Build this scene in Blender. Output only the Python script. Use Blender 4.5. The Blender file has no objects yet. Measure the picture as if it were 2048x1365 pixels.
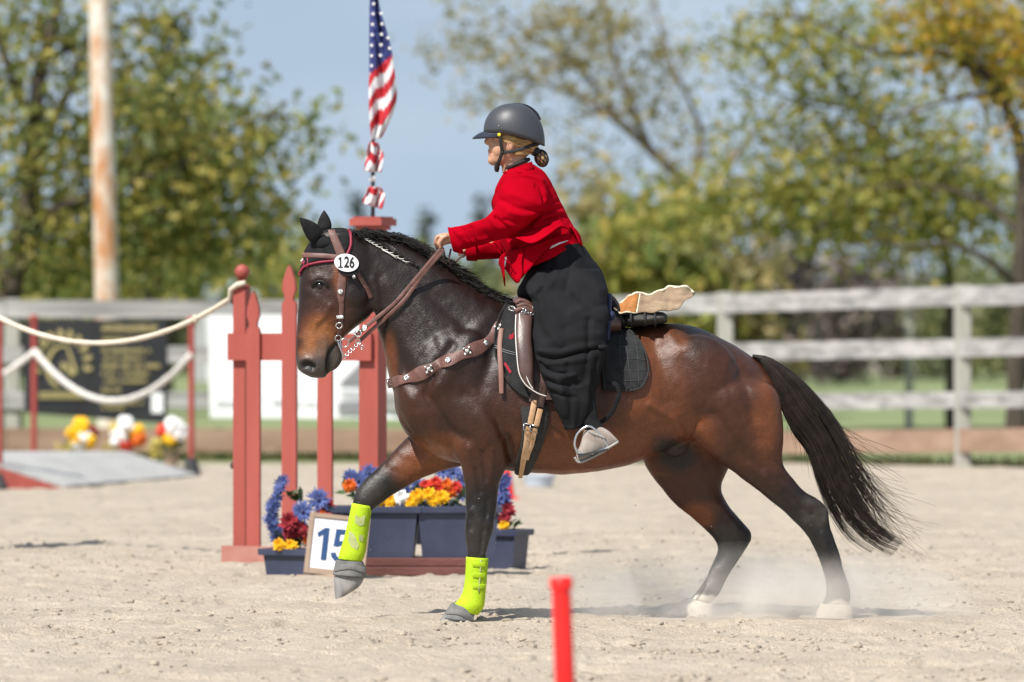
import bpy, bmesh, math, random
import numpy as np
from mathutils import Vector, Matrix
from mathutils.bvhtree import BVHTree

random.seed(7)
rng = np.random.default_rng(11)
scene = bpy.context.scene
col = scene.collection

# ------------------------------------------------------------------ camera
F = 11378.0            # focal length in pixels of a 2048 wide frame (200 mm)
CAMD = 28.44           # camera to the horse, metres
CAMH = 1.50            # camera height
HZ = 640.0             # row of the horizon
cam_data = bpy.data.cameras.new('camera')
cam = bpy.data.objects.new('camera', cam_data)
col.objects.link(cam)
cam.location = (0, -CAMD, CAMH)
cam.rotation_euler = (math.radians(90), 0, 0)
cam_data.lens = 200
cam_data.sensor_width = 36
cam_data.shift_y = -(682.5 - HZ) / 2048
cam_data.clip_start = 0.5
cam_data.clip_end = 4000
cam_data.dof.use_dof = True
cam_data.dof.focus_distance = CAMD - 0.3
cam_data.dof.aperture_fstop = 2.5
scene.camera = cam

# ------------------------------------------------------------------ light
SUN_DIR = Vector((-0.42, -0.56, 0.92)).normalized()
world = bpy.data.worlds.new('World')
scene.world = world
world.use_nodes = True
wn = world.node_tree.nodes
wl = world.node_tree.links
wn.clear()
wo = wn.new('ShaderNodeOutputWorld')
wb = wn.new('ShaderNodeBackground')
sky = wn.new('ShaderNodeTexSky')
sky.sky_type = 'NISHITA'
sky.sun_disc = False
sky.sun_elevation = math.asin(SUN_DIR.z)
sky.sun_rotation = math.atan2(SUN_DIR.x, SUN_DIR.y)
sky.air_density = 1.0
sky.dust_density = 0.7
sky.ozone_density = 1.2
# thin high cloud veil over the blue
tc = wn.new('ShaderNodeTexCoord')
mp = wn.new('ShaderNodeMapping')
mp.inputs['Scale'].default_value = (3.0, 3.0, 9.0)
nz = wn.new('ShaderNodeTexNoise')
nz.inputs['Scale'].default_value = 2.2
nz.inputs['Detail'].default_value = 5
rp = wn.new('ShaderNodeValToRGB')
rp.color_ramp.elements[0].position = 0.40
rp.color_ramp.elements[0].color = (0.30, 0.30, 0.30, 1)
rp.color_ramp.elements[1].position = 0.80
rp.color_ramp.elements[1].color = (0.72, 0.72, 0.72, 1)
mx = wn.new('ShaderNodeMixRGB')
mx.inputs['Color2'].default_value = (5.9, 6.7, 7.2, 1)
wl.new(tc.outputs['Generated'], mp.inputs['Vector'])
wl.new(mp.outputs['Vector'], nz.inputs['Vector'])
wl.new(nz.outputs['Fac'], rp.inputs['Fac'])
wl.new(rp.outputs['Color'], mx.inputs['Fac'])
# the lowest few degrees of the sky are as clear as the sky above them
sep = wn.new('ShaderNodeSeparateXYZ'); cmb = wn.new('ShaderNodeCombineXYZ'); zz = wn.new('ShaderNodeMath'); zz.operation = 'MULTIPLY_ADD'
zz.inputs[1].default_value = 0.8; zz.inputs[2].default_value = 0.22
wl.new(tc.outputs['Generated'], sep.inputs['Vector']); wl.new(sep.outputs['X'], cmb.inputs['X']); wl.new(sep.outputs['Y'], cmb.inputs['Y'])
wl.new(sep.outputs['Z'], zz.inputs[0]); wl.new(zz.outputs['Value'], cmb.inputs['Z']); wl.new(cmb.outputs['Vector'], sky.inputs['Vector'])
wl.new(sky.outputs['Color'], mx.inputs['Color1'])
wl.new(mx.outputs['Color'], wb.inputs['Color'])
wb.inputs['Strength'].default_value = 0.097
wl.new(wb.outputs['Background'], wo.inputs['Surface'])

sun_data = bpy.data.lights.new('sun', 'SUN')
sun_data.energy = 5.0
sun_data.angle = math.radians(0.53)
sun_data.color = (1.0, 0.955, 0.89)
sun = bpy.data.objects.new('sun', sun_data)
col.objects.link(sun)
sun.location = (-20, -18, 26)
sun.rotation_euler = SUN_DIR.to_track_quat('Z', 'Y').to_euler()

vs = scene.view_settings
vs.view_transform = 'Standard'
vs.look = 'None'
vs.gamma = 1.0
vs.use_curve_mapping = False
vs.exposure = 0.34
scene.render.engine = 'CYCLES'
scene.cycles.use_denoising = True
scene.cycles.max_bounces = 8
scene.cycles.transparent_max_bounces = 12
scene.cycles.caustics_reflective = False
scene.cycles.caustics_refractive = False
scene.cycles.volume_step_rate = 2.0
scene.cycles.volume_bounces = 2

# ------------------------------------------------------------------ helpers
def P(px, py, Y=0.0):
    s = (CAMD + Y) / F
    return Vector(((px - 1024) * s, Y, CAMH - (py - HZ) * s))

def ground_y(py):
    """world Y of the flat ground seen at image row py"""
    return F * CAMH / (py - HZ) - CAMD

def G(px, py):
    return P(px, py, ground_y(py))

def sc_at(Y):
    return F / (CAMD + Y)

def to_px(v):
    d = CAMD + v[:, 1]
    return 1024 + v[:, 0] * F / d, HZ + (CAMH - v[:, 2]) * F / d

def srgb(r, g, b):
    f = lambda c: (c / 255 / 12.92) if c / 255 <= 0.04045 else ((c / 255 + 0.055) / 1.055) ** 2.4
    return (f(r), f(g), f(b))

def crom(pts, n):
    """Catmull-Rom through rows of pts, n steps per span"""
    pts = np.asarray(pts, float)
    if len(pts) == 2:
        t = np.linspace(0, 1, n + 1)[:, None]
        return pts[0] * (1 - t) + pts[1] * t
    q = np.vstack([2 * pts[0] - pts[1], pts, 2 * pts[-1] - pts[-2]])
    out = []
    for i in range(1, len(q) - 2):
        p0, p1, p2, p3 = q[i - 1], q[i], q[i + 1], q[i + 2]
        for k in range(n):
            t = k / n
            out.append(0.5 * ((2 * p1) + (-p0 + p2) * t + (2 * p0 - 5 * p1 + 4 * p2 - p3) * t * t + (-p0 + 3 * p1 - 3 * p2 + p3) * t ** 3))
    out.append(pts[-1])
    return np.array(out)

def world_loc(o):
    v = Vector((0, 0, 0))
    while o is not None:
        v = v + o.location
        o = o.parent
    return v

def tag(o, label=None, cat=None, group=None, kind=None):
    if label: o['label'] = label
    if cat: o['category'] = cat
    if group: o['group'] = group
    if kind: o['kind'] = kind
    return o

def empty(name, loc, label=None, cat=None, group=None):
    o = bpy.data.objects.new(name, None)
    o.empty_display_size = 0.1
    o.location = loc
    col.objects.link(o)
    tag(o, label, cat, group)
    return o

class MB:
    def __init__(self):
        self.v = []; self.f = []; self.mi = []
    def add(self, vs, fs, m=0):
        o = len(self.v)
        self.v.extend([tuple(map(float, p)) for p in vs])
        for q in fs:
            self.f.append(tuple(int(i) + o for i in q)); self.mi.append(m)
        return self
    def box(self, lo, hi, m=0, bevel=0.0):
        x0, y0, z0 = lo; x1, y1, z1 = hi
        b = bevel
        if b <= 0:
            vs = [(x0,y0,z0),(x1,y0,z0),(x1,y1,z0),(x0,y1,z0),(x0,y0,z1),(x1,y0,z1),(x1,y1,z1),(x0,y1,z1)]
            fs = [(0,3,2,1),(4,5,6,7),(0,1,5,4),(1,2,6,5),(2,3,7,6),(3,0,4,7)]
            return self.add(vs, fs, m)
        bm = bmesh.new()
        bmesh.ops.create_cube(bm, size=1)
        for v in bm.verts:
            v.co = Vector(((x0+x1)/2 + v.co.x*(x1-x0), (y0+y1)/2 + v.co.y*(y1-y0), (z0+z1)/2 + v.co.z*(z1-z0)))
        bmesh.ops.bevel(bm, geom=list(bm.edges), offset=b, segments=2, affect='EDGES', profile=0.5)
        return self.bm(bm, m)
    def bm(self, bm, m=0, M=None):
        bm.verts.ensure_lookup_table()
        vs = [(M @ v.co if M is not None else v.co) for v in bm.verts]
        fs = [[v.index for v in f.verts] for f in bm.faces]
        bm.verts.index_update()
        fs = [[v.index for v in f.verts] for f in bm.faces]
        self.add(vs, fs, m)
        bm.free()
        return self
    def tube(self, pts, r, n=8, m=0, cap=True, flat=1.0, up=None):
        pts = [Vector(p) for p in pts]
        k = len(pts)
        rr = r if hasattr(r, '__len__') else [r] * k
        vs = []; fs = []
        t0 = (pts[1] - pts[0]).normalized()
        ref = Vector(up) if up is not None else (Vector((0, 0, 1)) if abs(t0.z) < 0.9 else Vector((1, 0, 0)))
        a = (ref - t0 * ref.dot(t0)).normalized()
        for i in range(k):
            t = (pts[min(i + 1, k - 1)] - pts[max(i - 1, 0)])
            if t.length < 1e-9: t = t0
            t = t.normalized()
            a = a - t * a.dot(t)
            if a.length < 1e-6:
                a = t.orthogonal()
            a = a.normalized()
            b = t.cross(a)
            for j in range(n):
                th = 2 * math.pi * j / n
                vs.append(pts[i] + (a * math.cos(th) * flat + b * math.sin(th)) * rr[i])
        for i in range(k - 1):
            for j in range(n):
                j2 = (j + 1) % n
                fs.append((i*n + j, i*n + j2, (i+1)*n + j2, (i+1)*n + j))
        if cap:
            fs.append(tuple(range(n - 1, -1, -1)))
            fs.append(tuple((k-1)*n + j for j in range(n)))
        return self.add(vs, fs, m)
    def lathe(self, prof, c=(0, 0, 0), n=20, m=0, axis=None):
        """prof: list of (r, z); around z through c"""
        vs = []; fs = []
        M = Matrix.Translation(Vector(c))
        if axis is not None:
            M = M @ Vector(axis).normalized().to_track_quat('Z', 'Y').to_matrix().to_4x4()
        for r, z in prof:
            for j in range(n):
                th = 2 * math.pi * j / n
                vs.append(M @ Vector((r * math.cos(th), r * math.sin(th), z)))
        for i in range(len(prof) - 1):
            for j in range(n):
                j2 = (j + 1) % n
                fs.append((i*n + j, i*n + j2, (i+1)*n + j2, (i+1)*n + j))
        fs.append(tuple(range(n - 1, -1, -1)))
        fs.append(tuple((len(prof)-1)*n + j for j in range(n)))
        return self.add(vs, fs, m)
    def sphere(self, c, r, seg=14, rings=9, m=0, sx=1, sy=1, sz=1, rot=None):
        bm = bmesh.new()
        bmesh.ops.create_uvsphere(bm, u_segments=seg, v_segments=rings, radius=r)
        M = Matrix.Translation(Vector(c))
        if rot is not None: M = M @ rot
        M = M @ Matrix.Diagonal((sx, sy, sz, 1))
        return self.bm(bm, m, M)
    def torus(self, c, R, r, axis=(0, 1, 0), n=24, k=8, m=0, sx=1.0, sz=1.0):
        M = Matrix.Translation(Vector(c)) @ Vector(axis).normalized().to_track_quat('Z', 'Y').to_matrix().to_4x4()
        vs = []; fs = []
        for i in range(n):
            a = 2 * math.pi * i / n
            for j in range(k):
                b = 2 * math.pi * j / k
                vs.append(M @ Vector(((R * sx + r * math.cos(b)) * math.cos(a), (R * sz + r * math.cos(b)) * math.sin(a), r * math.sin(b))))
        for i in range(n):
            for j in range(k):
                i2 = (i + 1) % n; j2 = (j + 1) % k
                fs.append((i*k + j, i2*k + j, i2*k + j2, i*k + j2))
        return self.add(vs, fs, m)
    def grid(self, pts, thick=0.0, m=0):
        """pts: rows x cols of points; optional thickness along the normal"""
        R = len(pts); C = len(pts[0])
        A = np.array([[tuple(p) for p in row] for row in pts], float)
        du = np.gradient(A, axis=1); dv = np.gradient(A, axis=0)
        N = np.cross(du, dv); N /= (np.linalg.norm(N, axis=2, keepdims=True) + 1e-12)
        idx = lambda i, j: i * C + j
        fs = [(idx(i, j), idx(i, j+1), idx(i+1, j+1), idx(i+1, j)) for i in range(R-1) for j in range(C-1)]
        if thick <= 0:
            return self.add(A.reshape(-1, 3), fs, m)
        top = (A + N * thick / 2).reshape(-1, 3); bot = (A - N * thick / 2).reshape(-1, 3)
        o = R * C
        f2 = list(fs) + [tuple(o + k for k in reversed(q)) for q in fs]
        for j in range(C-1):
            f2.append((idx(0, j+1), idx(0, j), o + idx(0, j), o + idx(0, j+1)))
            f2.append((idx(R-1, j), idx(R-1, j+1), o + idx(R-1, j+1), o + idx(R-1, j)))
        for i in range(R-1):
            f2.append((idx(i, 0), idx(i+1, 0), o + idx(i+1, 0), o + idx(i, 0)))
            f2.append((idx(i+1, C-1), idx(i, C-1), o + idx(i, C-1), o + idx(i+1, C-1)))
        return self.add(np.vstack([top, bot]), f2, m)
    def prism(self, poly, y0, y1, m=0):
        """poly: (x, z) outline, extruded from y0 to y1"""
        n = len(poly)
        vs = [(x, y0, z) for x, z in poly] + [(x, y1, z) for x, z in poly]
        fs = [tuple(range(n)), tuple(range(2*n - 1, n - 1, -1))]
        for i in range(n):
            j = (i + 1) % n
            fs.append((j, i, n + i, n + j))
        return self.add(vs, fs, m)
    def build(self, name, mats, parent=None, smooth=False, angle=None):
        me = bpy.data.meshes.new(name)
        off = world_loc(parent) if parent is not None else Vector((0, 0, 0))
        me.from_pydata([(x - off.x, y - off.y, z - off.z) for x, y, z in self.v], [], self.f)
        if not isinstance(mats, (list, tuple)): mats = [mats]
        for m_ in mats: me.materials.append(m_)
        if len(mats) > 1: me.polygons.foreach_set('material_index', self.mi)
        bm = bmesh.new(); bm.from_mesh(me)
        bmesh.ops.recalc_face_normals(bm, faces=bm.faces)
        bm.to_mesh(me); bm.free()
        if smooth:
            me.polygons.foreach_set('use_smooth', [True] * len(me.polygons))
            if angle is not None:
                me.set_sharp_from_angle(angle=math.radians(angle))
        me.update()
        o = bpy.data.objects.new(name, me)
        col.objects.link(o)
        if parent is not None: o.parent = parent
        return o

def from_np(name, v, f, mat, parent=None, smooth=True, colors=None):
    me = bpy.data.meshes.new(name)
    off = np.array(world_loc(parent)) if parent is not None else np.zeros(3)
    v = np.asarray(v, float) - off
    f = np.asarray(f)
    n, k = f.shape
    me.vertices.add(len(v)); me.vertices.foreach_set('co', v.astype(np.float32).ravel())
    me.loops.add(n * k); me.loops.foreach_set('vertex_index', f.astype(np.int32).ravel())
    me.polygons.add(n)
    me.polygons.foreach_set('loop_start', np.arange(0, n * k, k, dtype=np.int32))
    me.polygons.foreach_set('loop_total', np.full(n, k, dtype=np.int32))
    if smooth: me.polygons.foreach_set('use_smooth', np.ones(n, dtype=bool))
    me.update(calc_edges=True)
    if colors is not None:
        a = me.attributes.new('Col', 'FLOAT_COLOR', 'POINT')
        c = np.ones((len(v), 4), np.float32); c[:, :colors.shape[1]] = colors
        a.data.foreach_set('color', c.ravel())
    if mat is not None: me.materials.append(mat)
    o = bpy.data.objects.new(name, me)
    col.objects.link(o)
    if parent is not None: o.parent = parent
    return o

# ---------- noise
def vnoise2(x, y, seed=0):
    r = np.random.default_rng(seed).random((256, 256))
    xi = np.floor(x).astype(int); yi = np.floor(y).astype(int)
    fx = x - xi; fy = y - yi
    fx = fx * fx * (3 - 2 * fx); fy = fy * fy * (3 - 2 * fy)
    a = r[xi % 256, yi % 256]; b = r[(xi + 1) % 256, yi % 256]
    c = r[xi % 256, (yi + 1) % 256]; d = r[(xi + 1) % 256, (yi + 1) % 256]
    return (a * (1 - fx) + b * fx) * (1 - fy) + (c * (1 - fx) + d * fx) * fy

# ---------- lofts and remeshing
def loft(mb, rows, yfun, sub=5, n=28, px=True, expo=2.0):
    """rows: ax, ay, bx, by, yc, half depth, k; A and B are opposite outline points"""
    R = crom(rows, sub)
    rings = []
    for ax, ay, bx, by, yc, hd, k in R:
        Y = yfun((ax + bx) / 2) + yc
        A = P(ax, ay, Y); B = P(bx, by, Y)
        c = (A + B) / 2; u = (A - B) / 2
        ring = []
        for j in range(n):
            th = 2 * math.pi * j / n
            s = math.sin(th); co = math.cos(th)
            s2 = math.copysign(abs(s) ** (2 / expo), s); c2 = math.copysign(abs(co) ** (2 / expo), co)
            ring.append(c + u * s2 + Vector((0, 1, 0)) * (hd * c2 * (1 - k * s)))
        rings.append(ring)
    m = len(rings)
    vs = [p for r in rings for p in r]
    fs = []
    for i in range(m - 1):
        for j in range(n):
            j2 = (j + 1) % n
            fs.append((i*n + j, i*n + j2, (i+1)*n + j2, (i+1)*n + j))
    c0 = sum(rings[0], Vector()) / n; c1 = sum(rings[-1], Vector()) / n
    vs += [c0, c1]
    for j in range(n):
        j2 = (j + 1) % n
        fs.append((j2, j, m*n)); fs.append(((m-1)*n + j, (m-1)*n + j2, m*n + 1))
    mb.add(vs, fs)
    return mb

def ellip(mb, px, py, rx, ry, Y, ry_m, ang=0.0):
    """ellipsoid: image centre, image radii in px, world Y and half depth in m"""
    s = (CAMD + Y) / F
    mb.sphere(P(px, py, Y), 1.0, 20, 12, 0, rx * s, ry_m, ry * s, Matrix.Rotation(ang, 4, 'Y'))

def remesh(mb, voxel, iters=6, lam=0.5):
    me = bpy.data.meshes.new('tmp')
    me.from_pydata(mb.v, [], mb.f)
    bm = bmesh.new(); bm.from_mesh(me)
    bmesh.ops.recalc_face_normals(bm, faces=bm.faces)
    bm.to_mesh(me); bm.free()
    o = bpy.data.objects.new('tmp', me)
    col.objects.link(o)
    md = o.modifiers.new('r', 'REMESH')
    md.mode = 'VOXEL'; md.voxel_size = voxel; md.adaptivity = 0
    dg = bpy.context.evaluated_depsgraph_get()
    ev = o.evaluated_get(dg)
    m2 = ev.to_mesh()
    v = np.empty(len(m2.vertices) * 3, np.float32); m2.vertices.foreach_get('co', v)
    v = v.reshape(-1, 3).astype(float)
    lt = np.empty(len(m2.polygons), np.int32); m2.polygons.foreach_get('loop_total', lt)
    li = np.empty(len(m2.loops), np.int32); m2.loops.foreach_get('vertex_index', li)
    if (lt == 4).all():
        f = li.reshape(-1, 4)
    else:
        f = []
        p = 0
        for k in lt:
            q = li[p:p + k]; p += k
            f.append(tuple(q) if k == 4 else (q[0], q[1], q[2], q[2]))
        f = np.array(f)
    ev.to_mesh_clear()
    bpy.data.objects.remove(o); bpy.data.meshes.remove(me)
    v = smooth_np(v, f, iters, lam)
    return v, f

def edges_of(f):
    e = np.vstack([f[:, [i, (i + 1) % f.shape[1]]] for i in range(f.shape[1])])
    return e

def smooth_np(v, f, iters, lam=0.5, mask=None):
    e = edges_of(f)
    i = np.concatenate([e[:, 0], e[:, 1]]); j = np.concatenate([e[:, 1], e[:, 0]])
    deg = np.bincount(i, minlength=len(v)).astype(float)[:, None] + 1e-9
    for _ in range(iters):
        s = np.stack([np.bincount(i, weights=v[j, a], minlength=len(v)) for a in range(3)], 1)
        d = (s / deg - v) * lam
        if mask is not None: d *= mask[:, None]
        v = v + d
    return v

def normals_np(v, f):
    a = v[f[:, 2]] - v[f[:, 0]]; b = v[f[:, 3]] - v[f[:, 1]]
    fn = np.cross(a, b)
    n = np.zeros_like(v)
    for k in range(4):
        for a_ in range(3):
            n[:, a_] += np.bincount(f[:, k], weights=fn[:, a_], minlength=len(v))
    n /= (np.linalg.norm(n, axis=1, keepdims=True) + 1e-12)
    return n

def seg_dist(px, py, pts):
    pts = np.asarray(pts, float)
    best = np.full(px.shape, 1e9)
    if len(pts) == 1:
        return np.hypot(px - pts[0, 0], py - pts[0, 1])
    for a, b in zip(pts[:-1], pts[1:]):
        d = b - a; L = (d * d).sum() + 1e-9
        t = np.clip(((px - a[0]) * d[0] + (py - a[1]) * d[1]) / L, 0, 1)
        best = np.minimum(best, np.hypot(px - a[0] - t * d[0], py - a[1] - t * d[1]))
    return best

def sculpt(v, f, strokes, sides=(-1,), ywin=None):
    """strokes: (points px, sigma px, amount mm[, ymin, ymax]); moves the surface along its normal"""
    for st in strokes:
        pts, sig, amp = st[:3]
        n = normals_np(v, f)
        px, py = to_px(v)
        d = seg_dist(px, py, crom(pts, 6) if len(pts) > 2 else pts)
        w = np.exp(-(d / sig) ** 2)
        face = np.clip(np.abs(n[:, 1]) * 1.6, 0, 1)
        if len(st) > 3:
            face = face * ((v[:, 1] > st[3]) & (v[:, 1] < st[4]))
        elif sides == (-1,):
            face = face * (n[:, 1] < 0)
        v = v + n * (w * face * amp / 1000.0)[:, None]
    return v

# ------------------------------------------------------------------ materials
def new_mat(name):
    m = bpy.data.materials.new(name); m.use_nodes = True
    nt = m.node_tree
    b = nt.nodes['Principled BSDF']
    return m, nt, b

def mat(name, c1, c2=None, scale=8.0, rough=0.6, metal=0.0, spec=0.5, bump=0.0, bscale=None, coat=0.0, sheen=0.0, stretch=None, detail=5, rough2=None, trans=0.0):
    m, nt, b = new_mat(name)
    b.inputs['Base Color'].default_value = (*c1, 1)
    b.inputs['Roughness'].default_value = rough
    b.inputs['Metallic'].default_value = metal
    b.inputs['Specular IOR Level'].default_value = spec
    if coat: b.inputs['Coat Weight'].default_value = coat; b.inputs['Coat Roughness'].default_value = 0.25
    if sheen: b.inputs['Sheen Weight'].default_value = sheen
    t = nt.nodes.new('ShaderNodeTexCoord')
    vec = t.outputs['Object']
    if stretch is not None:
        mp = nt.nodes.new('ShaderNodeMapping'); mp.inputs['Scale'].default_value = stretch
        nt.links.new(vec, mp.inputs['Vector']); vec = mp.outputs['Vector']
    if c2 is not None:
        n1 = nt.nodes.new('ShaderNodeTexNoise'); n1.inputs['Scale'].default_value = scale; n1.inputs['Detail'].default_value = detail
        r = nt.nodes.new('ShaderNodeValToRGB')
        r.color_ramp.elements[0].position = 0.33; r.color_ramp.elements[0].color = (*c1, 1)
        r.color_ramp.elements[1].position = 0.67; r.color_ramp.elements[1].color = (*c2, 1)
        nt.links.new(vec, n1.inputs['Vector']); nt.links.new(n1.outputs['Fac'], r.inputs['Fac']); nt.links.new(r.outputs['Color'], b.inputs['Base Color'])
        if rough2 is not None:
            mr = nt.nodes.new('ShaderNodeMapRange'); mr.inputs['To Min'].default_value = rough; mr.inputs['To Max'].default_value = rough2
            nt.links.new(n1.outputs['Fac'], mr.inputs['Value']); nt.links.new(mr.outputs['Result'], b.inputs['Roughness'])
    if bump:
        n2 = nt.nodes.new('ShaderNodeTexNoise'); n2.inputs['Scale'].default_value = bscale or scale * 6; n2.inputs['Detail'].default_value = 4
        bp = nt.nodes.new('ShaderNodeBump'); bp.inputs['Strength'].default_value = bump; bp.inputs['Distance'].default_value = 0.01
        nt.links.new(vec, n2.inputs['Vector']); nt.links.new(n2.outputs['Fac'], bp.inputs['Height']); nt.links.new(bp.outputs['Normal'], b.inputs['Normal'])
    return m

def leaf_mat(name, cols, rough=0.55, trans=0.45):
    """random colour for each leaf"""
    m, nt, b = new_mat(name)
    g = nt.nodes.new('ShaderNodeNewGeometry')
    r = nt.nodes.new('ShaderNodeValToRGB'); r.color_ramp.interpolation = 'LINEAR'
    els = r.color_ramp.elements
    while len(els) < len(cols): els.new(0.5)
    for i, c in enumerate(cols):
        els[i].position = i / (len(cols) - 1); els[i].color = (*c, 1)
    nt.links.new(g.outputs['Random Per Island'], r.inputs['Fac'])
    nt.links.new(r.outputs['Color'], b.inputs['Base Color'])
    b.inputs['Roughness'].default_value = rough
    tr = nt.nodes.new('ShaderNodeBsdfTranslucent'); nt.links.new(r.outputs['Color'], tr.inputs['Color'])
    ms = nt.nodes.new('ShaderNodeMixShader'); ms.inputs['Fac'].default_value = trans
    out = nt.nodes['Material Output']
    nt.links.new(b.outputs['BSDF'], ms.inputs[1]); nt.links.new(tr.outputs['BSDF'], ms.inputs[2]); nt.links.new(ms.outputs['Shader'], out.inputs['Surface'])
    return m

M = {}
M['red_wood'] = mat('red_wood', (0.31, 0.060, 0.044), (0.38, 0.082, 0.062), 5, 0.6, bump=0.25, bscale=60, stretch=(1, 1, 0.15))
M['red_wood_dusty'] = mat('red_wood_dusty', (0.36, 0.13, 0.10), (0.42, 0.20, 0.16), 6, 0.8, bump=0.2, bscale=50)
M['grey_wood'] = mat('grey_wood', (0.20, 0.195, 0.188), (0.47, 0.46, 0.445), 5, 0.9, bump=0.6, bscale=40, stretch=(0.16, 1, 2.4))
M['post_wood'] = mat('post_wood', (0.30, 0.30, 0.25), (0.42, 0.41, 0.36), 6, 0.85, bump=0.4, bscale=50, stretch=(1, 1, 0.2))
M['kick_wood'] = mat('kick_wood', (0.25, 0.155, 0.105), (0.36, 0.245, 0.175), 3, 0.85, bump=0.4, bscale=30, stretch=(0.25, 1, 1.5))
M['rope'] = mat('rope', (0.62, 0.52, 0.40), (0.76, 0.68, 0.56), 60, 0.9, bump=0.6, bscale=120)
M['rope_white'] = mat('rope_white', (0.62, 0.58, 0.52), (0.76, 0.73, 0.68), 60, 0.9, bump=0.6, bscale=120)
M['white_paint'] = mat('white_paint', (0.80, 0.80, 0.80), (0.84, 0.84, 0.83), 5, 0.5)
M['vinyl_white'] = mat('vinyl_white', (0.84, 0.85, 0.87), (0.88, 0.88, 0.89), 2, 0.45, bump=0.15, bscale=3)
M['vinyl_black'] = mat('vinyl_black', (0.018, 0.019, 0.022), (0.028, 0.028, 0.03), 2, 0.4, bump=0.15, bscale=3)
M['gold_print'] = mat('gold_print', (0.34, 0.29, 0.12), (0.40, 0.33, 0.14), 4, 0.5)
M['grey_print'] = mat('grey_print', (0.22, 0.22, 0.23), (0.26, 0.26, 0.27), 4, 0.5)
M['navy_print'] = mat('navy_print', (0.012, 0.055, 0.16), (0.016, 0.065, 0.18), 6, 0.5)
M['black_print'] = mat('black_print', (0.01, 0.01, 0.01), (0.014, 0.014, 0.014), 6, 0.5)
M['rubber'] = mat('rubber', (0.025, 0.026, 0.028), (0.04, 0.04, 0.042), 8, 0.7)
M['planter_blue'] = mat('planter_blue', (0.034, 0.042, 0.078), (0.05, 0.058, 0.10), 7, 0.45, spec=0.5, bump=0.1, bscale=40)
M['tan_wood'] = mat('tan_wood', (0.31, 0.225, 0.165), (0.40, 0.30, 0.225), 5, 0.8, bump=0.3, bscale=40, stretch=(0.3, 1, 1))
M['base_wood'] = mat('base_wood', (0.10, 0.035, 0.028), (0.16, 0.06, 0.048), 6, 0.8, bump=0.4, bscale=40, stretch=(0.3, 1, 1))
M['metal'] = mat('metal', (0.72, 0.72, 0.72), (0.60, 0.60, 0.60), 20, 0.22, metal=1.0)
M['silver'] = mat('silver', (0.78, 0.78, 0.76), (0.45, 0.45, 0.44), 160, 0.3, metal=1.0, bump=0.6, bscale=320)
M['bridle_leather'] = mat('bridle_leather', (0.105, 0.045, 0.036), (0.165, 0.078, 0.062), 30, 0.5, spec=0.5, bump=0.25, bscale=150)
M['saddle_leather'] = mat('saddle_leather', (0.075, 0.040, 0.034), (0.11, 0.062, 0.052), 14, 0.36, spec=0.6, bump=0.15, bscale=200)
M['tan_leather'] = mat('tan_leather', (0.50, 0.29, 0.15), (0.60, 0.39, 0.23), 25, 0.6, bump=0.3, bscale=150)
M['dark_leather'] = mat('dark_leather', (0.045, 0.024, 0.02), (0.07, 0.038, 0.03), 25, 0.5, bump=0.2, bscale=150)
M['piping'] = mat('piping', (0.72, 0.70, 0.66), (0.8, 0.78, 0.74), 30, 0.5)
M['black_cloth'] = mat('black_cloth', (0.012, 0.012, 0.013), (0.020, 0.020, 0.021), 30, 0.85, spec=0.15, bump=0.4, bscale=500)
M['pad_cloth'] = mat('pad_cloth', (0.022, 0.023, 0.024), (0.036, 0.037, 0.038), 20, 0.9, spec=0.15, bump=0.5, bscale=400)
M['maroon'] = mat('maroon', (0.23, 0.012, 0.035), (0.30, 0.02, 0.05), 30, 0.6)
M['red_label'] = mat('red_label', (0.40, 0.012, 0.03), (0.46, 0.02, 0.05), 30, 0.6)
M['navy_cloth'] = mat('navy_cloth', (0.006, 0.011, 0.038), (0.011, 0.02, 0.065), 20, 0.8)
M['neon'] = mat('neon', (0.36, 0.55, 0.012), (0.47, 0.66, 0.018), 9, 0.75, spec=0.3, bump=0.5, bscale=160)
M['neon_dirty'] = mat('neon_dirty', (0.33, 0.38, 0.14), (0.44, 0.47, 0.21), 25, 0.8, bump=0.3, bscale=200)
M['bell_rubber'] = mat('bell_rubber', (0.09, 0.095, 0.095), (0.19, 0.185, 0.175), 18, 0.75, bump=0.3, bscale=80)
M['hoof'] = mat('hoof', (0.20, 0.195, 0.19), (0.34, 0.32, 0.30), 25, 0.65, bump=0.3, bscale=60, stretch=(1, 1, 0.3))
M['hoof_white'] = mat('hoof_white', (0.62, 0.56, 0.47), (0.74, 0.68, 0.6), 25, 0.75, bump=0.3, bscale=60)
M['skin'] = mat('skin', (0.46, 0.245, 0.155), (0.53, 0.30, 0.195), 22, 0.5, spec=0.4, bump=0.1, bscale=300)
M['skin'].node_tree.nodes['Principled BSDF'].inputs['Subsurface Weight'].default_value = 0.12
M['skin'].node_tree.nodes['Principled BSDF'].inputs['Subsurface Radius'].default_value = (0.012, 0.005, 0.003)
M['lips'] = mat('lips', (0.45, 0.17, 0.14), (0.5, 0.2, 0.16), 30, 0.5)
M['blond'] = mat('blond', (0.24, 0.125, 0.042), (0.50, 0.32, 0.13), 40, 0.45, stretch=(0.4, 1, 3))
M['helmet'] = mat('helmet', (0.036, 0.039, 0.046), (0.044, 0.047, 0.055), 10, 0.47, spec=0.6, bump=0.05, bscale=900)
M['helmet_dark'] = mat('helmet_dark', (0.018, 0.021, 0.034), (0.022, 0.026, 0.04), 10, 0.3, spec=0.5)
M['strap_black'] = mat('strap_black', (0.010, 0.010, 0.011), (0.016, 0.016, 0.017), 30, 0.7, bump=0.3, bscale=400)
M['yellow'] = mat('yellow', (0.75, 0.68, 0.02), (0.8, 0.74, 0.03), 10, 0.5)
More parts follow.
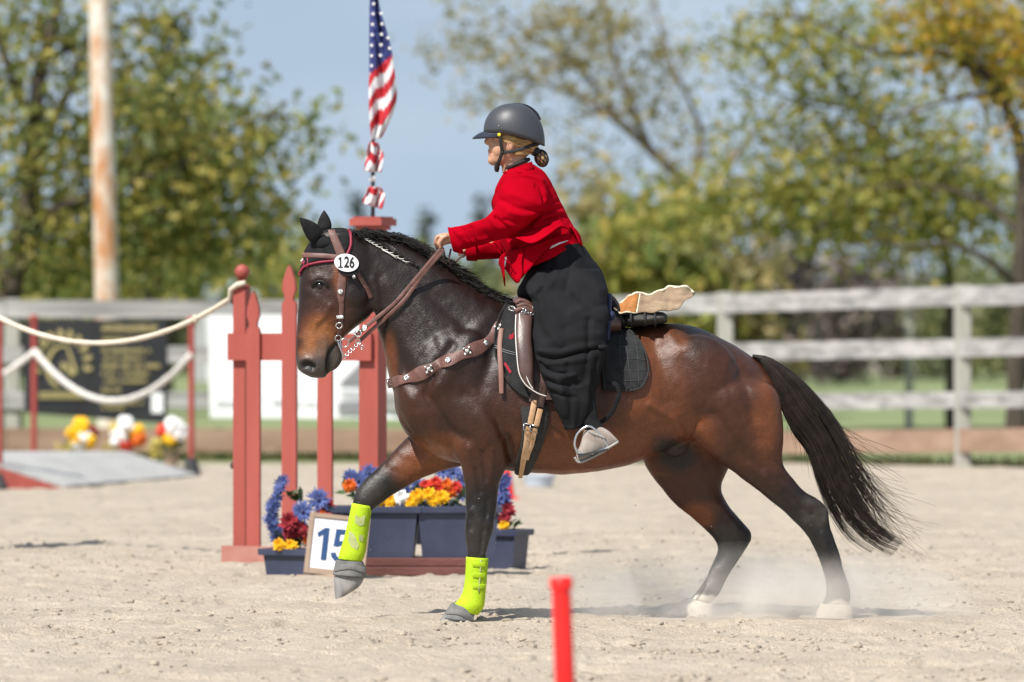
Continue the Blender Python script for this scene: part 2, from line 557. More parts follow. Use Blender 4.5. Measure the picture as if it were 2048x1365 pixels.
M['jacket'] = mat('jacket', (0.31, 0.0007, 0.008), (0.38, 0.0011, 0.0105), 6, 1.0, spec=0.03, bump=0.25, bscale=600)
M['shirt'] = mat('shirt', (0.62, 0.63, 0.72), (0.66, 0.67, 0.76), 6, 0.9)
M['skirt'] = mat('skirt', (0.0085, 0.0085, 0.0095), (0.014, 0.014, 0.016), 6, 0.8, spec=0.12, bump=0.25, bscale=700)
M['suede'] = mat('suede', (0.25, 0.205, 0.175), (0.38, 0.33, 0.29), 22, 0.9, bump=0.3, bscale=200)
M['sole'] = mat('sole', (0.27, 0.26, 0.24), (0.38, 0.36, 0.33), 20, 0.7)
M['hide'] = mat('hide', (0.20, 0.135, 0.085), (0.33, 0.24, 0.155), 12, 0.9, bump=0.7, bscale=60, stretch=(0.5, 1, 3))
M['hide_orange'] = mat('hide_orange', (0.28, 0.10, 0.022), (0.46, 0.19, 0.045), 14, 0.7, bump=0.4, bscale=60)
M['hide_edge'] = mat('hide_edge', (0.68, 0.58, 0.42), (0.8, 0.72, 0.56), 30, 0.9, bump=0.6, bscale=120)
M['horse_hair'] = mat('horse_hair', (0.007, 0.006, 0.0055), (0.014, 0.0115, 0.010), 25, 0.5, spec=0.3)
M['eye'] = mat('eye', (0.008, 0.005, 0.004), (0.012, 0.008, 0.006), 20, 0.08, spec=0.6)
M['fl_blue'] = mat('fl_blue', (0.05, 0.075, 0.235), (0.105, 0.145, 0.37), 30, 0.8)
M['fl_blue_dark'] = mat('fl_blue_dark', (0.03, 0.035, 0.10), (0.05, 0.06, 0.16), 30, 0.8)
M['fl_red'] = mat('fl_red', (0.24, 0.012, 0.022), (0.36, 0.025, 0.04), 30, 0.8)
M['fl_yellow'] = mat('fl_yellow', (0.85, 0.44, 0.005), (0.9, 0.55, 0.01), 30, 0.8)
M['fl_orange'] = mat('fl_orange', (0.62, 0.10, 0.008), (0.75, 0.18, 0.01), 30, 0.8)
M['fl_scarlet'] = mat('fl_scarlet', (0.55, 0.025, 0.012), (0.68, 0.05, 0.02), 30, 0.8)
M['fl_white'] = mat('fl_white', (0.82, 0.80, 0.78), (0.88, 0.87, 0.85), 30, 0.8)
M['fl_leaf'] = mat('fl_leaf', (0.05, 0.10, 0.03), (0.10, 0.16, 0.06), 20, 0.6)
M['fl_straw'] = mat('fl_straw', (0.42, 0.36, 0.08), (0.55, 0.45, 0.12), 20, 0.8)
M['red_plastic'] = mat('red_plastic', (0.80, 0.012, 0.010), (0.86, 0.02, 0.016), 4, 0.4)
M['red_pole'] = mat('red_pole', (0.31, 0.045, 0.038), (0.36, 0.065, 0.052), 5, 0.55)
M['flag_pole'] = mat('flag_pole', (0.02, 0.021, 0.025), (0.03, 0.03, 0.034), 8, 0.45)
# ================================================================== GROUND
m, nt, b = new_mat('grass_field')
t = nt.nodes.new('ShaderNodeTexCoord')
n1 = nt.nodes.new('ShaderNodeTexNoise'); n1.inputs['Scale'].default_value = 0.35; n1.inputs['Detail'].default_value = 8
r = nt.nodes.new('ShaderNodeValToRGB')
r.color_ramp.elements[0].position = .3; r.color_ramp.elements[0].color = (0.13, 0.18, 0.065, 1)
r.color_ramp.elements[1].position = .72; r.color_ramp.elements[1].color = (0.235, 0.255, 0.115, 1)
nt.links.new(t.outputs['Object'], n1.inputs['Vector']); nt.links.new(n1.outputs['Fac'], r.inputs['Fac']); nt.links.new(r.outputs['Color'], b.inputs['Base Color'])
b.inputs['Roughness'].default_value = 0.95
M['grass'] = m
mb = MB()
mb.add([(-2500, -200, -.03), (2500, -200, -.03), (2500, 2500, -.03), (-2500, 2500, -.03)], [(0, 1, 2, 3)])
g = mb.build('ground', M['grass']); tag(g, kind='structure')

m, nt, b = new_mat('arena_sand')
t = nt.nodes.new('ShaderNodeTexCoord')
n1 = nt.nodes.new('ShaderNodeTexNoise'); n1.inputs['Scale'].default_value = 1.1; n1.inputs['Detail'].default_value = 9; n1.inputs['Roughness'].default_value = .65
r = nt.nodes.new('ShaderNodeValToRGB')
r.color_ramp.elements[0].position = .30; r.color_ramp.elements[0].color = (0.42, 0.355, 0.280, 1)
r.color_ramp.elements[1].position = .70; r.color_ramp.elements[1].color = (0.545, 0.472, 0.382, 1)
n2 = nt.nodes.new('ShaderNodeTexNoise'); n2.inputs['Scale'].default_value = 130; n2.inputs['Detail'].default_value = 3
r2 = nt.nodes.new('ShaderNodeValToRGB')
r2.color_ramp.elements[0].position = .30; r2.color_ramp.elements[0].color = (.62, .60, .56, 1)
r2.color_ramp.elements[1].position = .48; r2.color_ramp.elements[1].color = (1, 1, 1, 1)
mxx = nt.nodes.new('ShaderNodeMixRGB'); mxx.blend_type = 'MULTIPLY'; mxx.inputs['Fac'].default_value = 1
bp = nt.nodes.new('ShaderNodeBump'); bp.inputs['Strength'].default_value = .5; bp.inputs['Distance'].default_value = .01
nt.links.new(t.outputs['Object'], n1.inputs['Vector']); nt.links.new(t.outputs['Object'], n2.inputs['Vector'])
nt.links.new(n1.outputs['Fac'], r.inputs['Fac']); nt.links.new(n2.outputs['Fac'], r2.inputs['Fac'])
nt.links.new(r.outputs['Color'], mxx.inputs['Color1']); nt.links.new(r2.outputs['Color'], mxx.inputs['Color2']); nt.links.new(mxx.outputs['Color'], b.inputs['Base Color'])
nt.links.new(n2.outputs['Fac'], bp.inputs['Height'])
n3 = nt.nodes.new('ShaderNodeTexNoise'); n3.inputs['Scale'].default_value = 32; n3.inputs['Detail'].default_value = 4; n3.inputs['Roughness'].default_value = .7
bp3 = nt.nodes.new('ShaderNodeBump'); bp3.inputs['Strength'].default_value = .9; bp3.inputs['Distance'].default_value = .03
nt.links.new(t.outputs['Object'], n3.inputs['Vector']); nt.links.new(n3.outputs['Fac'], bp3.inputs['Height']); nt.links.new(bp.outputs['Normal'], bp3.inputs['Normal']); nt.links.new(bp3.outputs['Normal'], b.inputs['Normal'])
b.inputs['Roughness'].default_value = .95; b.inputs['Specular IOR Level'].default_value = .2
M['sand'] = m

def sand_height(x, y):
    h = (vnoise2(x / 1.9, y / 1.9, 21) - .5) * .022 + (vnoise2(x / .55, y / .55, 22) - .5) * .014
    h += (vnoise2(x / .19, y / .19, 23) - .5) * .024 + (vnoise2(x / .075 + 9, y / .075, 24) - .5) * .017
    d = vnoise2(x / .14 + 31, y / .14, 25)
    h -= np.clip(d - .78, 0, 1) * .19                              # small pits
    e = vnoise2(x / .33 + 7, y / .30, 26)
    h -= np.clip(e - .82, 0, 1) * .26                              # hoof marks
    return h
xs = np.linspace(-6.5, 6.5, 620)
ys = [-7.0]
while ys[-1] < 31.0: ys.append(ys[-1] + max(.022, .022 + (ys[-1] - 5) * .0035))
ys = np.array(ys)
X, Yg = np.meshgrid(xs, ys)
Zg = sand_height(X, Yg)
fade = np.clip((6.5 - np.abs(X)) / .6, 0, 1) * np.clip((Yg + 7) / .6, 0, 1) * np.clip((31 - Yg) / 2, 0, 1)
for hx, hy in [((925 - 1024) / 403, -.2), (1.62, .04), (.95, .24)]:      # flat where the hooves stand
    fade = fade * (1 - .85 * np.exp(-((X - hx) ** 2 + (Yg - hy) ** 2) / .03))
pr_ = np.random.default_rng(77)
for k in range(420):                                             # hoof prints with pushed-up rims
    hx, hy = pr_.uniform(-4.6, 4.6), -5.5 + 14 * pr_.random() ** 1.3
    i0, i1 = np.searchsorted(ys, (hy - .22, hy + .22)); j0, j1 = np.searchsorted(xs, (hx - .22, hx + .22))
    if i1 <= i0 or j1 <= j0: continue
    sx_, sy_ = X[i0:i1, j0:j1] - hx, Yg[i0:i1, j0:j1] - hy
    an_ = pr_.uniform(0, 3.14); u_ = sx_ * math.cos(an_) + sy_ * math.sin(an_); w_ = -sx_ * math.sin(an_) + sy_ * math.cos(an_)
    rr = np.hypot(u_ / .075, w_ / .06); dp = pr_.uniform(.008, .030)
    Zg[i0:i1, j0:j1] += -dp * np.exp(-rr ** 4) + dp * .55 * np.exp(-((rr - 1.35) / .35) ** 2) * (.5 + .5 * np.sin(u_ * 40 + k))
Zg = np.maximum((Zg + .004) * fade, -.021)
nr, nc = X.shape
ii = (np.arange(nr - 1)[:, None] * nc + np.arange(nc - 1)[None, :]).ravel()
fq = np.stack([ii, ii + 1, ii + nc + 1, ii + nc], 1)
va = np.stack([X.ravel(), Yg.ravel(), Zg.ravel()], 1)
# wide flat surround of the same arena, a hand's breadth outside the raked part
ring = np.array([(-45, -70, -.008), (45, -70, -.008), (45, -7, -.008), (-45, -7, -.008), (-45, -7, -.008), (-6.5, -7, -.008), (-6.5, 31, -.008), (-45, 31, -.008), (6.5, -7, -.008), (45, -7, -.008), (45, 31, -.008), (6.5, 31, -.008)], float)
o0 = len(va)
va = np.vstack([va, ring]); fq = np.vstack([fq, [[o0 + 4 * k + j for j in range(4)] for k in range(3)]])
a = from_np('arena_sand', va, fq, M['sand']); tag(a, kind='structure')

# loose clods and crumbs
ico = bmesh.new(); bmesh.ops.create_icosphere(ico, subdivisions=1, radius=1)
iv = np.array([v.co[:] for v in ico.verts]); ifc = np.array([[v.index for v in f.verts] for f in ico.faces]); ico.free()
def scatter(cx, cy, size):
    n = len(cx)
    z = sand_height(cx, cy) + size * .15
    jit = 1 + (rng.random((n, len(iv), 1)) - .5) * .7
    v = iv[None] * jit * (size[:, None, None] * np.stack([1 + .6 * rng.random(n), 1 + .4 * rng.random(n), .55 + .35 * rng.random(n)], 1)[:, None, :])
    v = v + np.stack([cx, cy, z], 1)[:, None, :]
    f = ifc[None] + (np.arange(n) * len(iv))[:, None, None]
    return v.reshape(-1, 3), f.reshape(-1, 3)
nC = 34000
cy = -6 + 18 * rng.random(nC) ** 1.6
cx = (rng.random(nC) - .5) * 9
keep = vnoise2(cx / .8 + 3, cy / .8, 41) > .42
cx, cy = cx[keep], cy[keep]
v, f = scatter(cx, cy, .0035 + .019 * rng.random(len(cx)) ** 5)
o = from_np('sand_clods', v, f, M['sand'], None, False); tag(o, 'loose sandy crumbs and clods scattered over the arena footing', 'sand clods', kind='stuff')

# ================================================================== ARENA FENCE
def fs_(px):   # scale of the fence at an image column
    return float(np.interp(px, [-1400, 700, 1340, 1925, 3200], [184, 185, 187, 197, 219]))
def fY(px): return F / fs_(px) - CAMD
RAILS = [  # (top, bottom) rows at columns
    ([-1400, 700, 1340, 1925, 3200], [601, 601, 591, 573, 534], [635, 636, 629, 612, 576]),
    ([-1400, 700, 1340, 1925, 3200], [694, 693, 689, 678, 655], [727, 727, 725, 714, 692]),
    ([-1400, 700, 1340, 1925, 3200], [783, 783, 791, 784, 768], [818, 818, 824, 817, 802]),
    ([-1400, 700, 1340, 1925, 3200], [857, 857, 865, 858, 844], [905, 905, 909, 905, 897])]
fence = empty('arena_fence', (0, fY(1024), 0), 'weathered grey board fence with square posts behind the riding arena', 'fence')
posts = [-2350 + 475 * k for k in range(15)]
for px in posts:
    Y = fY(px) + .10
    top = P(px, np.interp(px, RAILS[0][0], RAILS[0][1]) - 3, Y)
    mb = MB(); w = .083
    mb.box((top.x - w, Y - w, -.1), (top.x + w, Y + w, top.z), 0, .012)
    mb.build('post', M['post_wood'], fence)
rail_mats = [M['grey_wood'], M['grey_wood'], M['grey_wood'], M['kick_wood']]
rnames = ['rail', 'rail', 'rail', 'kick_board']
for ri, (cx_, ct, cb) in enumerate(RAILS):
    for k in range(len(posts) - 1):
        if ri in (1,) and (k % 2 == 0): continue                      # second rail runs over two bays
        p0 = posts[k] if ri != 1 else posts[k - 1]; p1 = posts[k + 1]
        p0 -= 12; p1 -= 14
        mb = MB(); rows = []
        nseg = 7
        for q in range(nseg + 1):
            px = p0 + (p1 - p0) * q / nseg
            Y = fY(px)
            jt = random.uniform(-.6, .6) * (0 < q < nseg)
            A = P(px, np.interp(px, cx_, ct) + jt, Y); B = P(px, np.interp(px, cx_, cb) + jt, Y)
            rows.append((A, B))
        vs_ = []; fs2 = []
        for A, B in rows:
            vs_ += [A + Vector((0, -.022, 0)), B + Vector((0, -.022, 0)), B + Vector((0, .016, 0)), A + Vector((0, .016, 0))]
        for q in range(nseg):
            for j in range(4):
                fs2.append((q*4 + j, q*4 + (j+1) % 4, (q+1)*4 + (j+1) % 4, (q+1)*4 + j))
        fs2.append((0, 1, 2, 3)); fs2.append(tuple(nseg*4 + j for j in (3, 2, 1, 0)))
        mb.add(vs_, fs2); mb.build(rnames[ri], rail_mats[ri], fence)
# rough grass along the foot of the fence
nB = 5200
bx_ = (rng.random(nB) - .5) * 14.5; 
by_ = np.array([fY(1024 + x * 190) for x in bx_]) - .05 + rng.random(nB) ** 2 * 1.2
hh = .05 + .10 * rng.random(nB); an = rng.random(nB) * 6.28; ww = .010 + .012 * rng.random(nB)
dx, dy = np.cos(an) * ww, np.sin(an) * ww
lean = (rng.random((nB, 2)) - .5) * .10
v = np.stack([np.stack([bx_ - dx, by_ - dy, np.full(nB, -.03)], 1), np.stack([bx_ + dx, by_ + dy, np.full(nB, -.03)], 1), np.stack([bx_ + lean[:, 0], by_ + lean[:, 1], hh], 1)], 1).reshape(-1, 3)
o = from_np('grass_fringe', v, np.arange(nB * 3).reshape(-1, 3), leaf_mat('fringe', [(0.10, 0.15, 0.04), (0.20, 0.21, 0.08), (0.34, 0.29, 0.15)]), None, False)
tag(o, 'rough dry grass growing along the foot of the fence', 'grass', kind='stuff')

# ---------------- banners
def panel(name, corners, Y, th, mt, parent, m2=None):
    """flat sheet with given image corners (tl, tr, br, bl) hanging at depth Y, gently rippled"""
    tl, tr, br, bl = [Vector((*c, 0)) for c in corners]
    rows = []
    for i in range(9):
        v = i / 8; row = []
        for j in range(19):
            u = j / 18
            q = (tl * (1-u) + tr * u) * (1-v) + (bl * (1-u) + br * u) * v
            row.append(P(q.x, q.y, Y - .006 * math.sin(u * 17 + v * 3) - .004 * math.sin(v * 9 + u * 5)))
        rows.append(row)
    mb = MB(); mb.grid(rows, th); return mb.build(name, mt, parent, True, 40)
Yb = fY(190) - .06
ban = empty('black_banner', P(190, 850, Yb), 'black vinyl banner with gold horse head emblem and gold lettering on the fence', 'banner')
panel('banner_sheet', [(46, 642), (334, 638), (333, 848), (49, 826)], Yb, .006, M['vinyl_black'], ban)
def print_bar(mb, x0, y0, x1, y1, Y, th=.004):
    A = P(x0, y1, Y); B = P(x1, y0, Y)
    mb.box((A.x, Y - th, A.z), (B.x, Y, B.z))
Yt = Yb - .026
for (x0, x1, y0, y1) in [(204, 316, 650, 668), (204, 282, 674, 685), (204, 302, 697, 709), (203, 292, 713, 724), (205, 320, 728, 740), (204, 297, 744, 755), (203, 295, 759, 769), (204, 244, 776, 788), (204, 285, 803, 812), (204, 248, 812, 822)]:
    y1 = y0 + (y1 - y0) * .72
    mb = MB(); x = x0
    while x < x1 - 2:
        w = random.uniform(2.2, 4.6)
        if random.random() < .86:
            h = (y1 - y0)
            a_ = y0 + (0 if random.random() < .7 else h * .3)
            print_bar(mb, x, a_, min(x + w, x1), y1, Yt)
            if random.random() < .5: pass
        x += w + random.uniform(.9, 1.6)
    tag(mb.build('lettering', M['gold_print'], ban), kind='stuff')
mb = MB(); x = 78
while x < 168:
    w = random.uniform(2.5, 4.5); print_bar(mb, x, 784, x + w, 798, Yt); x += w + 1.3
tag(mb.build('lettering', M['gold_print'], ban), kind='stuff')
mb = MB()
def swoosh(pts, w):
    c = crom(pts, 6); n = len(c)
    mb.tube([P(x, y, Yt) for x, y in c], [1.4 * w / 185 * (.35 + .65 * math.sin(math.pi * min(1, (i + 1) / n * .9))) for i in range(n)], 6, flat=.25, up=(0, 1, 0))
for k in range(11):                                                   # fanned mane locks
    a_ = math.radians(200 - k * 20.5)
    cx_, cy_ = 124, 728
    r0, r1 = 44, 60
    swoosh([(cx_ + r0 * math.cos(a_), cy_ - r0 * 1.05 * math.sin(a_)), (cx_ + (r0 + 8) * math.cos(a_ - .1), cy_ - (r0 + 9) * 1.1 * math.sin(a_ - .1)), (cx_ + r1 * math.cos(a_ - .02), cy_ - r1 * 1.15 * math.sin(a_ - .02))], 4.2)
swoosh([(133, 690), (110, 698), (95, 722), (96, 745), (105, 765), (118, 775)], 3.6)
swoosh([(133, 690), (140, 710), (148, 735), (150, 742), (143, 748), (134, 735), (126, 728), (124, 742)], 3.6)
mb.build('horse_emblem', M['gold_print'], ban)
mb = MB(); print_bar(mb, 303, 786, 326, 826, Yb - .02, .006); mb.build('white_patch', M['vinyl_white'], ban)

Yb2 = fY(600) - .07
ban2 = empty('white_banner', P(600, 840, Yb2), 'large white vinyl banner with grey corner design and faint lettering on the fence', 'banner')
panel('banner_sheet', [(417, 632), (826, 628), (826, 839), (420, 836)], Yb2, .006, M['vinyl_white'], ban2)
mb = MB()
mb.prism([((px - 1024) / 185.5, CAMH - (py - HZ) / 185.5) for px, py in [(676, 770), (735, 712), (735, 770)]], Yb2 - .03, Yb2 - .026)
mb.build('grey_wedge', M['grey_print'], ban2)
mb = MB(); print_bar(mb, 676, 805, 745, 828, Yb2 - .026); mb.build('grey_stripe', M['grey_print'], ban2)
for (x0, x1, y0, y1) in [(432, 468, 803, 808), (545, 600, 802, 807), (608, 630, 803, 808), (682, 740, 783, 788), (682, 735, 794, 798)]:
    mb = MB(); x = x0
    while x < x1:
        w = random.uniform(1.5, 3.2); print_bar(mb, x, y0, x + w, y1, Yb2 - .026); x += w + 1.3
    tag(mb.build('lettering', M['grey_print'], ban2), kind='stuff')

# ================================================================== FOOTBRIDGE WITH ROPE POSTS
A = G(130, 978); B = G(395, 956); Cc = P(250, 909, 25.5); Dn = Cc - (B - A)
side = (Cc - B); side.z = 0; sd = side.normalized(); wd = (B - A)
bridge = empty('wooden_footbridge', A.lerp(B, .5), 'low wooden footbridge with grey deck boards and red painted side at left', 'bridge')
def slab(name, a_, b_, c_, d_, th, mt, par):
    mb = MB(); dn = Vector((0, 0, -th))
    vs_ = [a_, b_, c_, d_, a_ + dn, b_ + dn, c_ + dn, d_ + dn]
    mb.add(vs_, [(0, 1, 2, 3), (7, 6, 5, 4), (0, 4, 5, 1), (1, 5, 6, 2), (2, 6, 7, 3), (3, 7, 4, 0)]); return mb.build(name, mt, par)
M['deck'] = mat('deck', (0.34, 0.335, 0.325), (0.44, 0.435, 0.42), 4, .85, bump=.3, bscale=30)
up = Vector((0, 0, .03))
for k in range(5):                                                   # ramp boards
    t0, t1 = k / 5 + .004, (k + 1) / 5 - .004
    slab('deck_board', A.lerp(Dn, t0) + up, B.lerp(Cc, t0) + up, B.lerp(Cc, t1) + up, A.lerp(Dn, t1) + up, .028, M['deck'], bridge)
for k in range(10):
    t0, t1 = k * .17 + .004, (k + 1) * .17 - .004
    slab('deck_board', Dn + sd * t0 + up, Cc + sd * t0 + up, Cc + sd * t1 + up, Dn + sd * t1 + up, .028, M['deck'], bridge)
for nm, s0, s1 in (('side_board', A, Dn), ('side_board', B, Cc)):
    mb = MB(); th = wd.normalized() * .04
    e = s1 + sd * 1.7
    poly = [s0 + Vector((0, 0, .001)), s1, e, Vector((e.x, e.y, 0)), Vector((s1.x, s1.y, 0))]
    n = len(poly)
    mb.add(poly + [p + th * (1 if s0 is A else -1) for p in poly], [tuple(range(n)), tuple(range(2*n-1, n-1, -1))] + [((i+1) % n, i, n+i, n+(i+1) % n) for i in range(n)])
    mb.build(nm, M['red_wood'], bridge)
def rope_post(px, py, h, label):
    g0 = G(px, py)
    e = empty('rope_post', g0, label, 'post', 'red rope posts beside the footbridge')
    mb = MB(); mb.lathe([(.095, 0), (.10, .01), (.085, .05), (.055, .165), (.05, .18), (.03, .185)], g0, 20); mb.build('base', M['rubber'], e, True, 40)
    mb = MB(); mb.lathe([(.029, .17), (.029, h - .05)], g0, 14); mb.build('pole', M['red_pole'], e, True, 40)
    mb = MB(); mb.lathe([(.031, h - .06), (.036, h - .05), (.036, h - .02), (.045, h - .015), (.045, h + .01), (.02, h + .03)], g0, 14); mb.build('cap', M['red_pole'], e, True, 40)
    return g0
q1 = rope_post(383, 955, 1.50, 'red rope post with black base at the right end of the footbridge')
q2 = rope_post(68, 945, 1.52, 'red rope post rising behind the footbridge in front of the black banner')
q3 = rope_post(-1, 978, 1.50, 'red rope post with black base at the left edge of the picture')
def rope(name, a_, b_, sag, r, mt, label, n=40, knots=()):
    pts = []
    for i in range(n + 1):
        t = i / n; p = a_.lerp(b_, t); p.z -= sag * 4 * t * (1 - t); pts.append(p)
    mb = MB()
    mb.tube(pts, [r * (1 + .10 * math.sin(i * 2.3)) for i in range(n + 1)], 10)
    o = mb.build(name, mt, None, True); tag(o, label, 'rope'); return pts
rope('post_rope', q1 + Vector((0, -.03, 1.17)), q2 + Vector((0, -.03, 1.20)), .47, .030, M['rope_white'], 'thick pale rope drooping between the two red posts across the black banner')
rope('post_rope', q2 + Vector((0, -.03, 1.18)), G(-330, 945) + Vector((0, 0, 1.2)), .42, .030, M['rope_white'], 'thick pale rope leaving the frame left of the red post')

# ---------------- flowers
def petal_ring(mb, c, nrm, R, n, w, cup, twist=0.0, m=0, r0=.12):
    nrm = Vector(nrm).normalized(); a0 = nrm.orthogonal().normalized(); b0 = nrm.cross(a0)
    for k in range(n):
        th = 2 * math.pi * k / n + twist + random.uniform(-.12, .12)
        d = a0 * math.cos(th) + b0 * math.sin(th); s = nrm.cross(d)
        RR = R * random.uniform(.85, 1.08); cu = cup + random.uniform(-.12, .12)
        p0 = c + d * R * r0
        p1 = c + d * RR * .6 + nrm * RR * cu * .55
        p2 = c + d * RR + nrm * RR * cu
        ww = w * R
        mb.add([p0 - s * ww * .35, p0 + s * ww * .35, p1 + s * ww + nrm * ww * .25, p1 - nrm * ww * .10, p1 - s * ww + nrm * ww * .25, p2 + s * ww * .3, p2 - s * ww * .3],
               [(0, 1, 2, 3), (0, 3, 4), (3, 2, 5), (3, 5, 6), (4, 3, 6)], m)
def daisy(par, c, R, nrm=(0, -1, .25), mt='fl_blue', ctr='fl_blue_dark', name='flower'):
    mb = MB()
    for q, (n, cup) in enumerate([(18, .05), (16, .25), (12, .5)]):
        petal_ring(mb, c, nrm, R * (1 - .16 * q), n, .10, cup, q * .2)
    f = mb.build(name, M[mt], par)
    mb = MB(); mb.sphere(c + Vector(nrm).normalized() * R * .2, R * .17, 8, 6); mb.build('centre', M[ctr], f)
    return f
def mum(par, c, R, mt, nrm=(0, -1, .35), name='flower'):
    mb = MB()
    for q in range(5):
        petal_ring(mb, c + Vector(nrm).normalized() * R * .08 * q, nrm, R * (1 - .15 * q), 11 - q, .24, .1 + .28 * q, q * .4)
    return mb.build(name, M[mt], par)
def puff(par, c, R, mt, name='flower'):
    mb = MB()
    for k in range(26):
        d = Vector((random.gauss(0, 1), random.gauss(0, 1), random.gauss(0, 1))).normalized()
        mb.sphere(c + d * R * .62, R * random.uniform(.3, .45), 6, 5)
    return mb.build(name, M[mt], par, True)
def spike(par, pts, r, mt, name='flower_spike'):
    mb = MB()
    for i, (x, y) in enumerate(crom(pts, 7)):
        for k in range(3):
            petal_ring(mb, Vector((x, pts_Y, 0)) if False else P(x + random.uniform(-8, 8), y + random.uniform(-6, 6), spike.Y + random.uniform(-.03, .03)), (random.uniform(-1, 1), -.7, random.uniform(-.2, .8)), r * random.uniform(.45, 1.15), 7, .15, .3)
    return mb.build(name, M[mt], par)
def leaves(par, c, n, L, mt='fl_leaf', spread=.1):
    mb = MB()
    for k in range(n):
        d = Vector((random.uniform(-1, 1), random.uniform(-1, .3), random.uniform(-.1, 1))).normalized()
        s = d.orthogonal().normalized(); p = c + Vector((random.uniform(-1, 1), random.uniform(-.4, .4), random.uniform(-.4, .4))) * spread
        ll = L * random.uniform(.6, 1.1)
        nn = d.cross(s)
        mb.add([p, p + d * ll * .5 + s * ll * .2 + nn * ll * .05, p + d * ll, p + d * ll * .5 - s * ll * .2 + nn * ll * .05, p + d * ll * .5 - nn * ll * .03], [(0, 1, 4), (1, 2, 4), (2, 3, 4), (3, 0, 4)])
    return mb.build('foliage', M[mt], par)

for (px, py, blooms, lab) in [
    (166, 926, [(-14, -34, 15, 'fl_yellow'), (2, -28, 13, 'fl_white'), (-8, -18, 15, 'fl_white'), (14, -40, 13, 'fl_red'), (-2, -52, 14, 'fl_yellow'), (16, -22, 12, 'fl_yellow')], 'round bunch of yellow, white and dark red flowers behind the footbridge, leftmost of three'),
    (258, 928, [(-20, -30, 15, 'fl_white'), (-4, -22, 15, 'fl_scarlet'), (14, -44, 14, 'fl_yellow'), (-6, -56, 14, 'fl_white'), (6, -36, 13, 'fl_scarlet'), (20, -28, 12, 'fl_orange'), (-26, -50, 10, 'fl_straw')], 'bunch of white, scarlet and yellow flowers behind the footbridge, middle of three'),
    (342, 936, [(-14, -48, 14, 'fl_scarlet'), (6, -60, 15, 'fl_white'), (-2, -38, 14, 'fl_yellow'), (18, -50, 13, 'fl_white'), (-28, -26, 10, 'fl_straw')], 'bunch of scarlet, white and yellow flowers beside the red rope post')]:
    g0 = G(px, py); s = sc_at(g0.y)
    e = empty('flower_bunch', g0, lab, 'flowers', 'flower bunches behind the footbridge')
    mb = MB(); mb.lathe([(.06, 0), (.08, .12), (.085, .125)], g0, 14); mb.build('pot', M['tan_wood'], e, True, 40)
    leaves(e, g0 + Vector((0, 0, .2)), 40, .12, 'fl_leaf', .1)
    leaves(e, g0 + Vector((-.14, 0, .14)), 24, .10, 'fl_straw', .1)
    for dx_, dy_, r_, mt in blooms:
        puff(e, g0 + Vector((dx_ / s, random.uniform(-.06, .06), -(dy_ - 16) / s + .03)), 1.45 * r_ / s, mt)

# ================================================================== RED PICKET GATE (obstacle)
YAW = math.radians(24)
gu = Vector((math.cos(YAW), -math.sin(YAW), 0)); gn = Vector((-math.sin(YAW), -math.cos(YAW), 0))
GO = G(466, 1125)
GS = sc_at(GO.y)
def gp(u, n, z): return GO + gu * u + gn * n + Vector((0, 0, z))
def gz(py): return (1125 - py) / GS
def gx(px): return (px - 466) / (GS * math.cos(YAW))
def gbox(mb, u0, u1, n0, n1, z0, z1, m=0):
    mb.add([gp(u0, n0, z0), gp(u1, n0, z0), gp(u1, n1, z0), gp(u0, n1, z0), gp(u0, n0, z1), gp(u1, n0, z1), gp(u1, n1, z1), gp(u0, n1, z1)],
           [(0, 3, 2, 1), (4, 5, 6, 7), (0, 1, 5, 4), (1, 2, 6, 5), (2, 3, 7, 6), (3, 0, 4, 7)], m)
gate = empty('picket_gate', GO, 'dusty red picket gate obstacle with ball topped post and flag post', 'gate')
w1 = .083
mb = MB(); gbox(mb, 0, w1, -w1, 0, 0, gz(578)); mb.build('post', M['red_wood'], gate)
cpt = gp(w1 / 2, -w1 / 2, gz(578))
mb = MB(); mb.lathe([(.035, 0), (.052, .004), (.052, .02), (.03, .028), (.024, .05), (.036, .06)], cpt, 18)
mb.sphere(cpt + Vector((0, 0, .105)), .046, 16, 10); mb.build('ball_finial', M['red_wood'], gate, True, 40)
u2 = gx(721); w2 = .128
mb = MB(); gbox(mb, u2, u2 + w2, -w2, 0, 0, gz(462)); mb.build('post', M['red_wood'], gate)
mb = MB()
gbox(mb, u2 - .018, u2 + w2 + .018, -w2 - .018, .018, gz(462), gz(454)); gbox(mb, u2 - .045, u2 + w2 + .045, -w2 - .045, .045, gz(454) + .001, gz(440)); gbox(mb, u2 - .03, u2 + w2 + .03, -w2 - .03, .03, gz(440) + .001, gz(436))
mb.build('post_cap', M['red_wood'], gate)
mb = MB(); gbox(mb, gx(460), gx(750), .002, .036, gz(721), gz(667)); mb.build('rail', M['red_wood'], gate)
def picket(u0, u1, tip, zb):
    mb = MB(); c = (u0 + u1) / 2; h = (u1 - u0) / 2; zt = gz(tip)
    prof = [(-h, zb), (-h, zt - .26), (-h * .95, zt - .235), (-h * .55, zt - .215), (-h * .62, zt - .19), (-h * .92, zt - .15), (-h * .85, zt - .10), (-h * .35, zt - .03), (0, zt)]
    pr = prof + [(-x, z) for x, z in prof[-2::-1]]
    n = len(pr)
    vs_ = [gp(c + x, .038, z) for x, z in pr] + [gp(c + x, .062, z) for x, z in pr]
    mb.add(vs_, [tuple(range(n)), tuple(range(2*n-1, n-1, -1))] + [((i+1) % n, i, n+i, n+(i+1) % n) for i in range(n)])
    mb.build('picket', M['red_wood'], gate)
picket(gx(502), gx(529), 583, .0); picket(gx(574), gx(603), 531, .10); picket(gx(646), gx(675), 583, .10)
mb = MB(); gbox(mb, gx(457), gx(760), .066, .10, 0.0, .105); mb.build('base_board', M['red_wood_dusty'], gate)
